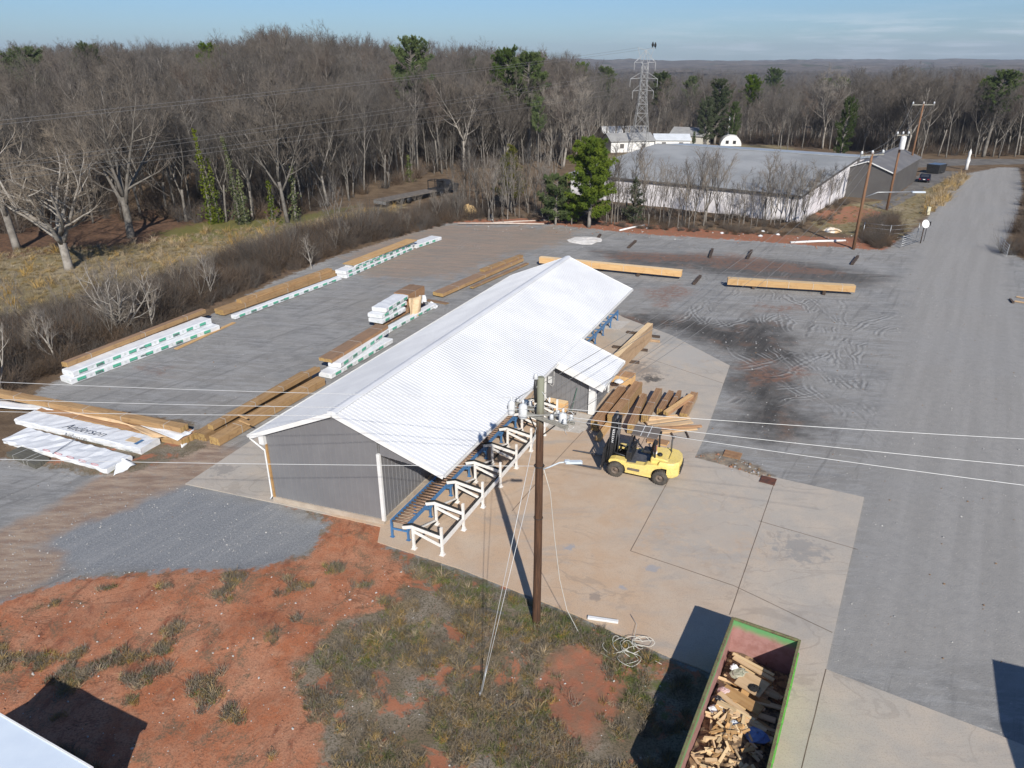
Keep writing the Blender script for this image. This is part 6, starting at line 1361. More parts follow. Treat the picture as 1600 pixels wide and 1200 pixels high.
def poly_branch(rr, p, d, Ln, nseg, wob, up):
    pts = [p.copy()]; d = d.normalized(); s = Ln / nseg
    for i in range(nseg):
        d = (d + rdir(rr) * wob + UP * up).normalized(); p = p + d * s; pts.append(p.copy())
    return pts
def at(pts, f):
    x = f * (len(pts) - 1); i = min(int(x), len(pts) - 2); t = x - i; return pts[i].lerp(pts[i + 1], t), (pts[i + 1] - pts[i]).normalized()
def side_dir(rr, d, ang):
    a = d.cross(rdir(rr)); 
    if a.length < 1e-3: a = d.cross(Vector((1, 0, .1)))
    a.normalize(); return (d * math.cos(ang) + a * math.sin(ang)).normalized()
def bare_tree(seed, H, r0, start=.35, nl=13, limb=.30, ang=.75, up=.10, k2=6, k3=5, tw=5, tl=.75, trunk_wob=.05, forks=0, tr_=.013, r2min=.016, r1min=.02):
    rr = random.Random(seed); T = MB(); C = MB()
    trunks = []
    base = Vector((0, 0, -.3))
    if forks:
        st = poly_branch(rr, base, Vector((rr.uniform(-.08, .08), rr.uniform(-.08, .08), 1)), H * start, 4, .05, .1); T.tube(st, [r0 * (1.15 - .05 * i) if i else r0 * 1.35 for i in range(5)], 8)
        for k in range(forks):
            t = 2 * math.pi * (k + rr.uniform(-.2, .2)) / forks; a = rr.uniform(.3, .75) * ang * 1.2
            d = Vector((math.cos(t) * math.sin(a), math.sin(t) * math.sin(a), math.cos(a)))
            pt_ = poly_branch(rr, st[-1 - (k % 2)], d, H * (1 - start) * rr.uniform(.75, 1.05), 8, trunk_wob * 2, .05); rs = [r0 * .60 * (1 - i / 9) ** 1.3 + .015 for i in range(9)]
            T.tube(pt_, rs, 6); trunks.append((pt_, rs, .15))
    else:
        pt_ = poly_branch(rr, base, Vector((rr.uniform(-.05, .05), rr.uniform(-.05, .05), 1)), H, 10, trunk_wob, .12); rs = [r0 * (1 - (i / 10.5) ** 1.15) + .012 for i in range(11)]; rs[0] *= 1.3
        T.tube(pt_, rs, 8); trunks.append((pt_, rs, start))
    per = max(3, nl // len(trunks))
    for pt_, rs, s0 in trunks:
        for k in range(per):
            f = s0 + (1 - s0) * (k + rr.random()) / per * .97; p, d = at(pt_, f); rb = rs[min(int(f * (len(rs) - 1)), len(rs) - 1)]
            l1 = H * limb * (1.15 - .65 * (f - s0) / (1 - s0)) * rr.uniform(.7, 1.2); d1 = side_dir(rr, d, ang * rr.uniform(.7, 1.3)); d1.z = abs(d1.z) * .8 + .1
            b1 = poly_branch(rr, p, d1, l1, 6, .16, up); r1 = max(r1min, min(rb * .62, l1 * .022)); T.tube(b1, [r1 * (1 - i / 7) + .008 for i in range(7)], 5, cap=False)
            for j in range(k2):
                f2 = .2 + .8 * (j + rr.random()) / k2; p2, dd = at(b1, f2); l2 = l1 * .5 * (1.15 - .5 * f2) * rr.uniform(.6, 1.25)
                b2 = poly_branch(rr, p2, side_dir(rr, dd, rr.uniform(.4, .95)), l2, 4, .2, up * .9); r2 = max(r2min, r1 * .4); C.tube(b2, [r2 * (1 - i / 5) + .005 for i in range(5)], 3, cap=False)
                for q in range(k3):
                    f3 = .15 + .85 * (q + rr.random()) / k3; p3, d3 = at(b2, f3); l3 = l2 * rr.uniform(.35, .7) + .25; e = p3 + (side_dir(rr, d3, rr.uniform(.35, .9)) + UP * up * 2).normalized() * l3; C.cone(p3, e, tr_ * 1.25)
                    for w in range(tw):
                        p4 = p3.lerp(e, rr.uniform(.15, 1)); d4 = (side_dir(rr, (e - p3).normalized(), rr.uniform(.3, .9)) + UP * up).normalized(); C.cone(p4, p4 + d4 * tl * rr.uniform(.5, 1.2), tr_)
    return T, C
def mesh_of(mb, name, mats):
    o = mb.build(name, mats); me_ = o.data; bpy.data.objects.remove(o); return me_
def proto(seed, mats, **kw):
    T, C = bare_tree(seed, **kw); return mesh_of(T, 'trunk', mats[0]), mesh_of(C, 'crown', mats[1])
def put_tree(pr, x, y, s, rz, name, label, cat='tree', group=None, z=None, sz=None):
    r_ = bpy.data.objects.new(name, None); r_.empty_display_size = .5; col.objects.link(r_); r_.location = (x, y, TZ(x, y) if z is None else z); r_.rotation_euler = (0, 0, rz); r_.scale = (s, s, s if sz is None else sz); tag(r_, label, cat, group)
    for nm, me_ in zip(('trunk', 'crown'), pr):
        c_ = bpy.data.objects.new(nm, me_); col.objects.link(c_); c_.parent = r_
    return r_
tr = random.Random(42)
FP = []
for k in range(9):
    H = (20, 21, 18, 22, 19, 17, 21, 20, 16)[k]
    FP.append(proto(100 + k, (M_BARK, M_TWIGR if k in (3, 7) else M_TWIG), H=H, r0=.165 + .015 * (k % 4), start=(.42, .36, .3, .45, .38, .28, .4, .5, .3)[k], nl=(15, 24, 17, 15, 20, 24, 17, 14, 20)[k], limb=(.30, .33, .34, .26, .3, .36, .31, .28, .36)[k], ang=(.55, .65, .8, .5, .6, .85, .6, .55, .8)[k], up=.13, forks=(0, 3, 0, 0, 2, 3, 0, 0, 2)[k]))
FH = (20, 21, 18, 22, 19, 17, 21, 20, 16)
WOODG = 'bare trees of the dense wood on the left'; placed = []
def ok_far(x, y, dmin):
    for a, b in placed[-900:]:
        if (a - x) ** 2 + (b - y) ** 2 < dmin * dmin: return False
    return True
cands = []
ex = [(p[0], p[1]) for p in WOOD_L]
N_ = 9000; rx = np.array([tr.uniform(-190, 30) for _ in range(N_)]); ry = np.array([tr.uniform(62, 300) for _ in range(N_)])
sdv = sdf(WOOD_L, rx, ry)
# keep only what the frame can see (with a margin)
vis = np.abs(rx) < (ry * .911 + 8) * .80 + 12
ord_ = np.argsort(np.hypot(rx, ry))
for i in ord_:
    if not vis[i] or sdv[i] < 1.0: continue
    x, y, dd = rx[i], ry[i], sdv[i]
    if ok_far(x, y, 3.0 if dd < 12 else (3.9 if dd < 60 else 5.2)): placed.append((x, y)); cands.append((x, y, dd))
trees_left = cands[:232]; rest_left = cands[232:]
def top_scale(x, y):
    """stand height (m) wanted at this place, from the height of the skyline above it"""
    u = 800 + 1219 * x / max(y, 1); sk = np.interp(u, [-200, 0, 150, 300, 380, 450, 520, 600, 700, 800, 900, 1000], [88, 90, 84, 86, 78, 62, 76, 82, 86, 94, 104, 110])
    return sk
def want_h(x, y, z0, rr):
    sk = top_scale(x, y); d = math.hypot(x, y) if False else y * .911
    top = CAM_H + (97 - sk) / 1219 * y          # height whose top touches the skyline from the camera
    return max(9, min(top - z0, 26)) 
for x, y, dd in trees_left + []:
    k = tr.randrange(9); z0 = TZ(x, y); h = want_h(x, y, z0, tr) * tr.uniform(.80, 1.02); h *= .72 + .28 * min(1, dd / 22)
    s = h / FH[k]; put_tree(FP[k], x, y, max(.45, s * tr.uniform(.9, 1.1)), tr.uniform(0, 6.3), 'bare_tree', 'bare grey brown tree of the dense wood that fills the left background', 'tree', WOODG, z0, s)
# ---- far woods: one object that carries the rest as instances
def stuff_instances(name, label, pts, sources, kind='stuff', cat='trees'):
    """one object: its mesh holds the source plants and the points they are instanced on. pts: list of (x, y, z, rot, scale, k)"""
    v = [p[:3] for p in pts]; f = []; mi = []; mats = []; role = [0.0] * len(pts)
    for k, src in enumerate(sources):
        b = len(v); mo = len(mats); mats += list(src.materials); v += [tuple(q.co) for q in src.vertices]; f += [tuple(b + i for i in p.vertices) for p in src.polygons]; mi += [mo + p.material_index for p in src.polygons]; role += [k + 1.0] * len(src.vertices)
    me_ = bpy.data.meshes.new(name); me_.from_pydata(v, [], f)
    for mt in mats: me_.materials.append(mt)
    me_.polygons.foreach_set('material_index', mi); me_.polygons.foreach_set('use_smooth', [True] * len(f))
    pad = [0.0] * (len(v) - len(pts))
    for an, arr in (('rot', [float(p[3]) for p in pts] + pad), ('scl', [float(p[4]) for p in pts] + pad), ('src', [float(p[5]) for p in pts] + pad), ('role', role)):
        a_ = me_.attributes.new(an, 'FLOAT', 'POINT'); a_.data.foreach_set('value', arr)
    me_.update(); o = bpy.data.objects.new(name, me_); col.objects.link(o); tag(o, label, cat, None, kind)
    ng_ = bpy.data.node_groups.new(name + '_nodes', 'GeometryNodeTree'); ng_.interface.new_socket('Geometry', in_out='INPUT', socket_type='NodeSocketGeometry'); ng_.interface.new_socket('Geometry', in_out='OUTPUT', socket_type='NodeSocketGeometry')
    N = ng_.nodes; Lk = ng_.links; gi = N.new('NodeGroupInput'); go = N.new('NodeGroupOutput'); jn = N.new('GeometryNodeJoinGeometry')
    def na(nm):
        n = N.new('GeometryNodeInputNamedAttribute'); n.data_type = 'FLOAT'; n.inputs[0].default_value = nm; return n.outputs[0]
    def eq(sock, val):
        c_ = N.new('FunctionNodeCompare'); c_.data_type = 'FLOAT'; c_.operation = 'EQUAL'; Lk.new(sock, c_.inputs[0]); c_.inputs[1].default_value = val; c_.inputs['Epsilon'].default_value = .1; return c_.outputs[0]
    def sep_(sel):
        n = N.new('GeometryNodeSeparateGeometry'); n.domain = 'POINT'; Lk.new(gi.outputs[0], n.inputs[0]); Lk.new(sel, n.inputs[1]); return n.outputs[0]
    rot = N.new('ShaderNodeCombineXYZ'); Lk.new(na('rot'), rot.inputs[2]); scl = N.new('ShaderNodeCombineXYZ'); sa = na('scl')
    for i in range(3): Lk.new(sa, scl.inputs[i])
    pnt = sep_(eq(na('role'), 0.0)); src = na('src')
    for k in range(len(sources)):
        gti = N.new('GeometryNodeGeometryToInstance'); Lk.new(sep_(eq(na('role'), k + 1.0)), gti.inputs[0])
        ip = N.new('GeometryNodeInstanceOnPoints'); Lk.new(pnt, ip.inputs['Points']); Lk.new(eq(src, float(k)), ip.inputs['Selection']); Lk.new(gti.outputs[0], ip.inputs['Instance']); Lk.new(rot.outputs[0], ip.inputs['Rotation']); Lk.new(scl.outputs[0], ip.inputs['Scale']); Lk.new(ip.outputs[0], jn.inputs[0])
    Lk.new(jn.outputs[0], go.inputs[0]); md = o.modifiers.new('scatter', 'NODES'); md.node_group = ng_
    return o
def joined(k, low=False):
    """trunk and crown of a tree kind as one unlinked source object"""
    me_ = bpy.data.meshes.new('wood_source'); v = []; f = []; mi = []
    for j, src in enumerate(FP[k]):
        b = len(v); v += [tuple(q.co) for q in src.vertices]; f += [tuple(b + i for i in p.vertices) for p in src.polygons]; mi += [j] * len(src.polygons)
    me_.from_pydata(v, [], f); me_.materials.append(FP[k][0].materials[0]); me_.materials.append(FP[k][1].materials[0]); me_.polygons.foreach_set('material_index', mi); me_.polygons.foreach_set('use_smooth', [True] * len(f)); me_.update()
    return me_
SRC = [joined(k) for k in range(9)]
pts = []
for x, y, dd in rest_left:
    k = tr.randrange(9); z0 = TZ(x, y); h = want_h(x, y, z0, tr) * tr.uniform(.82, 1.03); pts.append((x, y, z0, tr.uniform(0, 6.3), h / FH[k], k))
# woods beyond the warehouse and on to the far hills
def wood_ok(x, y):
    if sdf(WOOD_L, np.array([x]), np.array([y]))[0] > -2: return False
    return True
def ring(r0, r1, n, smin, smax, hsc=1.0):
    a0, a1 = math.radians(-42), math.radians(42); out = []
    rr_ = np.sqrt(np.array([tr.uniform(r0 * r0, r1 * r1) for _ in range(n)])); aa = np.array([tr.uniform(a0, a1) for _ in range(n)])
    X = rr_ * np.sin(aa); Y = rr_ * np.cos(aa); inw = sdf(WOOD_L, X, Y); Z = terrain(X, Y)
    for x, y, z, w in zip(X, Y, Z, inw):
        if w > 0: continue
        out.append((float(x), float(y), float(z) - .3))
    return out
WIRE_CUT = 18
def clear_near(x, y):
    # open ground around the houses, the hut, the roads and the yard
    if y < 168 and x > 20: return False
    for (u, v, r_) in ((1000, 240, 12), (1047, 232, 11), (1078, 222, 11), (1142, 226, 12), (980, 236, 9), (972, 207, 10)):
        q = G(u, v)
        if (q.x - x) ** 2 + (q.y - y) ** 2 < r_ * r_: return False
    if 20 < x < 95 and y < 208 and y - 165 < (95 - x) * .6: return False
    return True
near_ring = [p for p in ring(150, 330, 2100, 0, 0) if clear_near(p[0], p[1]) and p[1] > 150]
near_ring.sort(key=lambda p: math.hypot(p[0], p[1]))
RG = 'bare trees of the wood behind the warehouse and the road end'
acc = []
for p in near_ring:
    if all((p[0] - q[0]) ** 2 + (p[1] - q[1]) ** 2 > 22 for q in acc[-260:]): acc.append(p)
for i, p in enumerate(acc):
    k = tr.randrange(9); h = tr.uniform(13, 17.5); 
    if p[1] < 215 and 25 < p[0] < 110: h *= .85
    if p[0] > 88: h = tr.uniform(14.5, 17.5)
    if i < 60: put_tree(FP[k], p[0], p[1], h / FH[k] * tr.uniform(.95, 1.2), tr.uniform(0, 6.3), 'bare_tree', 'bare brown tree of the wood behind the warehouse, the houses and the far road', 'tree', RG, p[2], h / FH[k])
    else: pts.append((p[0], p[1], p[2], tr.uniform(0, 6.3), h / FH[k], k))
for p in ring(330, 800, 5200, 0, 0): k = tr.randrange(9); pts.append((*p, tr.uniform(0, 6.3), tr.uniform(13, 18) / FH[k], k))
for p in ring(800, 1700, 6500, 0, 0): k = tr.randrange(9); pts.append((p[0], p[1], p[2] - 1, tr.uniform(0, 6.3), tr.uniform(18, 24) / FH[k], k))
# right-hand side wood along the drive (outside and at the frame edge)
for _ in range(420):
    x, y = tr.uniform(92, 220), tr.uniform(70, 168)
    if x < 97 + max(0, (y - 140)) * .9 or (148 < y < 171 and x < 238): continue
    if x < 70 + .45 * y: continue
    k = tr.randrange(9); pts.append((x, y, 0, tr.uniform(0, 6.3), tr.uniform(13, 18) / FH[k], k))
for x, y, z, r_, s_, k_ in [(tr.uniform(86, 250), 0, 0, 0, 0, 0) for _ in range(170)]:
    y = tr.uniform(168, 200) + max(0, x - 110) * .05
    if y - 168 < (92 - x) * 2: continue
    k = tr.randrange(9); pts.append((x, y, TZ(x, y), tr.uniform(0, 6.3), tr.uniform(13, 17) / FH[k], k))
stuff_instances('far_wood', 'bare woodland rolling away to the horizon behind everything', pts, SRC)
# distant canopy: bumpy ground-hugging sheet of treetops from 1.6 km on
cx = np.linspace(-5200, 5200, 260); cy = np.linspace(1500, 6200, 200); CX, CY = np.meshgrid(cx, cy); X_, Y_ = CX.ravel(), CY.ravel(); Zc = terrain(X_, Y_) + 8 + 11 * vnoise(X_, Y_, 38, 21) * 1.0 + 5 * vnoise(X_, Y_, 110, 22)
cm_ = bpy.data.meshes.new('distant_canopy'); ncx = len(cx); ncy = len(cy); idx = [(j * ncx + i, j * ncx + i + 1, (j + 1) * ncx + i + 1, (j + 1) * ncx + i) for j in range(ncy - 1) for i in range(ncx - 1)]
cm_.from_pydata(list(zip(X_.tolist(), Y_.tolist(), Zc.tolist())), [], idx); t = NT('distant_canopy'); v = t.coord('Object'); c = t.mix(t.ss(t.noise(v, .02, 6, .8), .4, .6), (.125, .105, .088), (.075, .064, .054)); c = t.mix(t.math('MULTIPLY', t.ss(t.noise(v, .006, 6, .75), .56, .62), .8), c, (.035, .048, .022)); cm_.materials.append(t.out(c, 1, 0, 0))
o = bpy.data.objects.new('distant_canopy', cm_); col.objects.link(o); tag(o, 'wooded hills along the horizon', 'woods', None, 'stuff')
# ---- trees with a place and look of their own
p = G(108, 422); big = proto(7, (M_BARKP, M_TWIGP), H=15, r0=.40, start=.26, nl=56, limb=.30, ang=1.15, up=.05, k2=7, k3=5, tw=3, tl=.6, forks=7, trunk_wob=.12, tr_=.013, r2min=.025)
put_tree(big, p.x, p.y, 1.0, 1.9, 'oak_tree', 'large pale bare oak with wide spreading limbs standing in the leaf litter on the left')
p = G(28, 392); b2 = proto(8, (M_BARK, M_TWIG), H=17, r0=.38, start=.30, nl=40, limb=.3, ang=.8, up=.1, k2=7, k3=5, tw=4, forks=4, tr_=.015)
put_tree(b2, p.x, p.y, 1.0, .4, 'oak_tree', 'thick double-trunked bare tree at the far left behind the pale oak')
p = G(205, 372); b3 = proto(9, (M_BARK, M_TWIG), H=18.5, r0=.42, start=.28, nl=45, limb=.32, ang=.8, up=.1, k2=7, k3=5, tw=4, forks=5, tr_=.015)
put_tree(b3, p.x, p.y, 1.0, 2.4, 'oak_tree', 'thick dark trunked bare tree just right of the pale oak')
p = G(192, 528); b4 = proto(12, (M_BARKP, M_TWIGP), H=6.6, r0=.13, start=.12, nl=56, limb=.26, ang=.95, up=.09, k2=6, k3=4, tw=2, tl=.35, forks=8, tr_=.006, r2min=.007, r1min=.010)
put_tree(b4, p.x, p.y, 1.0, .8, 'small_bare_tree', 'small vase shaped pale bare tree behind the near left lumber stack')
for (u, v, h, lb) in ((240, 520, 5.0, 'thin pale sapling beside the small vase shaped tree'), (333, 470, 4.3, 'thin grey sapling rising from the briars above the second lumber row'), (90, 570, 4.0, 'thin sapling in the dark briars at the left, nearest the yard corner'), (70, 560, 3.4, 'slim sapling leaning in the dark briars at the far left'), (525, 372, 6.5, 'bushy bare tree in the briars left of the flatbed trailer'), (487, 420, 3.4, 'small pale sapling in the briars above the far lumber stack'),
                     (5, 612, 5.5, 'low spreading bare bush tree at the left edge by the long beam pack')):
    p = G(u, v); pr_ = proto(int(u * 3 + v), (M_BARKP if h < 6 else M_BARK, M_TWIGP if h < 6 else M_TWIG), H=h, r0=.03 + .009 * h, start=.2, nl=12 if h < 6 else 18, limb=.36 if h < 6 else .42, ang=.7, up=.14, k2=4, k3=3, tw=2 if h < 6 else 4, tl=.4, forks=0 if h < 6 and u != 5 else 5, tr_=.007, r2min=.007, r1min=.010)
    put_tree(pr_, p.x, p.y, 1, u * .7, 'sapling' if h < 6 else 'small_bare_tree', lb, 'tree')
# saplings of the thicket before the warehouse
SP = [proto(300 + k, (M_BARK, M_TWIGP if k % 2 else M_TWIG), H=7.5, r0=.06, start=.25, nl=11, limb=.32, ang=.5, up=.16, k2=5, k3=3, tw=2, tl=.5, forks=(0, 3, 0, 2, 4)[k], tr_=.010, r2min=.010, r1min=.013) for k in range(5)]
def join_pair(pr):
    me_ = bpy.data.meshes.new('sapling_source'); v = []; f = []; mi = []
    for j, src in enumerate(pr):
        b = len(v); v += [tuple(q.co) for q in src.vertices]; f += [tuple(b + i for i in p.vertices) for p in src.polygons]; mi += [j] * len(src.polygons)
    me_.from_pydata(v, [], f); me_.materials.append(pr[0].materials[0]); me_.materials.append(pr[1].materials[0]); me_.polygons.foreach_set('material_index', mi); return me_
SPJ = [join_pair(SP[1]), join_pair(SP[3])]
SG = 'bare saplings of the thicket before the warehouse'
for k in range(44):
    u = 945 + 300 * ((k + tr.random()) / 44) ** 1.15; v = 350 + tr.uniform(-9, 8) + (u - 945) * .006; p = G(u, v); k_ = tr.randrange(5); s = tr.uniform(.6, 1.3) * (1 if u < 1130 else .85)
    put_tree(SP[k_], p.x, p.y, s, tr.uniform(0, 6.3), 'sapling', 'thin bare sapling of the thicket along the front wall of the warehouse', 'tree', SG)
for k in range(16):
    u = 1245 + 75 * tr.random(); v = 350 - (u - 1245) * .55 + tr.uniform(-3, 6); p = G(u, v); put_tree(SP[tr.randrange(5)], p.x, p.y, tr.uniform(.45, .8), tr.uniform(0, 6.3), 'sapling', 'thin bare sapling along the right side wall of the warehouse', 'tree', 'bare saplings beside the right wall of the warehouse')
for k in range(26):
    u = 700 + 170 * (k + tr.random()) / 26; v = tr.uniform(322, 350); p = G(u, v); put_tree(SP[tr.randrange(5)], p.x, p.y, tr.uniform(.6, 1.25), tr.uniform(0, 6.3), 'sapling', 'thin bare sapling between the flatbed truck and the tall pine', 'tree', 'bare saplings between the truck and the pine')
for (u, v, s, lb) in ((865, 300, 1.5, 'tall slim bare tree rising left of the tall pine'), (1195, 345, 1.25, 'tall bare tree before the right half of the warehouse roof'), (1100, 350, 1.1, 'bare tree before the middle of the warehouse wall'), (1255, 352, 1.1, 'bare tree at the right corner of the warehouse')):
    p = G(u, v); put_tree(SP[3], p.x, p.y, s, u * .3, 'small_bare_tree', lb)
# pale-limbed tall trees seen in the wood
for (u, v, h, lb) in ((724, 268, 19, 'pale straight trunked bare tree standing out at the right part of the wood'), (450, 350, 18, 'tall bare tree with sweeping pale limbs at the edge of the wood'), (1285, 232, 17, 'broad bare tree with pale limbs behind the right half of the warehouse'), (1412, 248, 17, 'big round bare tree behind the dark shed'), (880, 262, 17, 'pale bare tree above the tall pine')):
    p = G(u, v); pr_ = proto(int(u), (M_BARKP if u != 450 else M_BARK, M_TWIGP if u in (1285, 880) else M_TWIG), H=h, r0=.23, start=.32, nl=36, limb=.3, ang=.7, up=.1, k2=7, k3=5, tw=4, forks=4, tr_=.02, r2min=.03)
    put_tree(pr_, p.x, p.y, 1, u * .2, 'bare_tree', lb)
# evergreens
def conifer_mesh(seed, H, R0, start, nbr, clump, spread_top, needle=.28, nn=20, dens=1.0, mat=M_NEED, round_=False, droop=0.0):
    rr = random.Random(seed); T = MB(); C = MB(); tp = poly_branch(rr, Vector((0, 0, -.3)), UP, H * .97, 10, .025, .2); T.tube(tp, [.022 * H * (1 - i / 10.8) + .02 for i in range(11)], 8)
    for k in range(nbr):
        f = start + (1 - start) * ((k + rr.random()) / nbr); p, d = at(tp, min(f, .995)); q = (f - start) / (1 - start)
        rad = R0 * (math.sqrt(max(.02, 1 - (2 * q - .85) ** 2 / 1.35)) if round_ else (1 - q) ** .75 * (1 - .25 * (q < .06)) + .10) * rr.uniform(.62, 1.15)
        t = rr.uniform(0, 2 * math.pi); dd = Vector((math.cos(t), math.sin(t), .12 + .55 * q - droop)); br = poly_branch(rr, p, dd, rad, 5, .13, .05); T.tube(br, [max(.012, .02 * rad) * (1 - i / 6) + .006 for i in range(6)], 4, cap=False)
        for j in range(max(3, int(rad * clump * dens))):
            f2 = rr.uniform(.3, 1.0); p2, d2 = at(br, f2); c_ = p2 + rdir(rr) * (.18 + .22 * rad * .4) * rr.random() + Vector((0, 0, .05))
            for n_ in range(nn):
                dv = (rdir(rr) + UP * .35 + dd * .25).normalized(); a = c_ + dv * .02; sdv_ = dv.cross(rdir(rr)).normalized() * needle * .13; C.add([a - sdv_, a + sdv_, a + dv * needle * rr.uniform(.7, 1.3)], [(0, 1, 2)])
    return mesh_of(T, 'trunk', M_BARK), mesh_of(C, 'crown', mat)
p = G(920, 356); pin = conifer_mesh(5, 11.3, 3.5, .17, 125, 11, 1, .26, 28, 1.3, M_NEEDY, True, .05)
put_tree(pin, p.x, p.y, 1, .5, 'pine_tree', 'tall bright green pine at the far edge of the yard left of the warehouse')
p = G(868, 352); pin2 = conifer_mesh(6, 6.6, 2.5, .15, 58, 10, 1, .24, 24, 1.2, M_NEED, True)
put_tree(pin2, p.x, p.y, 1, .5, 'pine_tree', 'shorter bushy pine directly left of the tall bright pine')
p = G(893, 352); put_tree(pin2, p.x, p.y, .62, 2.5, 'pine_tree', 'small dark pine in the gap between the two larger pines')
p = G(797, 330); ced = conifer_mesh(7, 9.6, 2.7, .22, 120, 9, 1, .17, 16, 1.2, M_CEDAR, droop=.0)
put_tree(ced, p.x, p.y, 1, .2, 'cedar_tree', 'olive yellow conical cedar right of the flatbed truck')
p = G(990, 350); dk_ = conifer_mesh(8, 6.3, 1.7, .05, 90, 9, 1, .17, 16, 1.2, M_NEEDD); put_tree(dk_, p.x, p.y, 1, .2, 'cedar_tree', 'small dark narrow evergreen against the left part of the warehouse wall')
PT = [conifer_mesh(20 + k, 19, 4.0, .55, 90, 8, 1, .30, 20, 1.3, M_NEEDD if k == 1 else M_NEED, True) for k in range(3)]
PM = [conifer_mesh(30 + k, 14, 4.0, .12, 120, 7, 1, .30, 18, 1.2, M_NEEDD, True) for k in range(2)]
def top_at(u, v, Y):
    w = (600 - v) / F_PX; x = (u - 800) / F_PX; dy = math.cos(PITCH) + w * math.sin(PITCH); dz = -math.sin(PITCH) + w * math.cos(PITCH); t = Y / dy; return x * t, CAM_H + dz * t
for (u, v, Y, k, wf_, lb) in ((36, 72, 130, 0, 1.0, 'round topped pine on the skyline at the far left'), (132, 66, 150, 1, .8, 'dark pine top on the skyline left of the middle of the wood'), (322, 66, 150, 2, .7, 'yellow green pine top on the skyline above the ivy trees'), (638, 55, 150, 0, .75, 'bright pine top standing clear on the skyline above the flatbed'), (792, 73, 165, 1, .8, 'left of two big pines on the skyline left of the pylon'), (828, 80, 160, 2, .85, 'right of two big pines on the skyline left of the pylon'),
                             (735, 90, 190, 1, .6, 'low pine top on the skyline between the two pine groups'), (908, 96, 210, 0, .7, 'small pine top on the skyline right of the two big pines'), (842, 150, 150, 0, .5, 'green pine crown below the skyline above the tall yard pine'), (1035, 112, 240, 1, .9, 'dark pine crown right behind the pylon'), (1082, 118, 260, 0, .7, 'pine crown between the pylon and the dark evergreens'), (945, 103, 250, 2, .8, 'pine crown on the skyline left of the pylon'),
                             (1178, 116, 230, 0, .8, 'olive pine crown behind the round hut'), (1212, 106, 420, 1, .8, 'lone far pine top beyond the round hut'), (1293, 122, 300, 2, .8, 'small pine crown above the warehouse ridge'), (1318, 120, 400, 0, .7, 'tiny pine top beside the small pine crown above the warehouse'), (1572, 108, 170, 0, .9, 'pine crown in the wood at the far right edge'), (1545, 122, 190, 2, .7, 'lower pine crown in the wood near the right edge')):
    x, zt = top_at(u, v, Y); z0 = TZ(x, Y); h = zt - z0; s = max(.35, h / 19); put_tree(PT[k], x, Y, s * wf_ * 1.15, u * .1, 'pine_tree', lb, 'tree', None, z0, s)
for (u, v, Y, k, wf_, lb) in ((1128, 122, 205, 0, .9, 'tall dark evergreen left of the round hut'), (1108, 150, 200, 1, .8, 'dark bushy evergreen left of the tall dark one'), (1150, 158, 202, 0, .7, 'dark bushy evergreen directly behind the round hut'), (1330, 150, 165, 1, .6, 'mistletoe green bushy tree behind the warehouse ridge'), (1085, 205, 195, 1, .45, 'small dark evergreen bush beside the grey roofed house')):
    x, zt = top_at(u, v, Y); z0 = TZ(x, Y); h = zt - z0; s = max(.2, h / 14); put_tree(PM[k], x, Y, s * wf_, u * .1, 'evergreen_tree', lb, 'tree', None, z0, s)
# ivy-clad trunks
def ivy_mesh(seed, H, n=2600):
    rr = random.Random(seed); T = MB(); C = MB(); tp = poly_branch(rr, Vector((0, 0, -.3)), UP, H, 8, .05, .15); T.tube(tp, [.2 * (1 - i / 10) for i in range(9)], 7)
    for k in range(n):
        f = rr.random() ** 1.3; q, d = at(tp, f); c_ = q + Vector((rr.gauss(0, .30), rr.gauss(0, .30), 0)) * (1.25 - f) * (1 + .5 * math.sin(f * 23 + seed)); s_ = rr.uniform(.07, .15); a = rdir(rr) * s_; b = a.cross(rdir(rr)).normalized() * s_; C.add([c_ - a, c_ + b, c_ + a, c_ - b], [(0, 1, 2, 3)])
    return mesh_of(T, 'trunk', M_BARK), mesh_of(C, 'crown', M_IVY)
for (u, v, h, lb) in ((331, 352, 12.5, 'tall ivy clad trunk at the wood edge, leftmost of the green ones'), (343, 350, 9, 'thick ivy clad trunk second from the left at the wood edge'), (375, 352, 11.5, 'tall ivy clad trunk in the middle of the green ones at the wood edge'), (386, 351, 7.5, 'shorter ivy clad trunk right of the middle green one'), (427, 350, 6, 'thin ivy clad trunk farther right at the wood edge'), (462, 347, 7.5, 'rightmost tall ivy clad trunk at the wood edge'), (640, 285, 5, 'low ivy covered stump tree above the flatbed trailer')):
    p = G(u, v); put_tree(ivy_mesh(int(u), h, int(120 * h)), p.x, p.y, 1, 0, 'ivy_tree', lb)
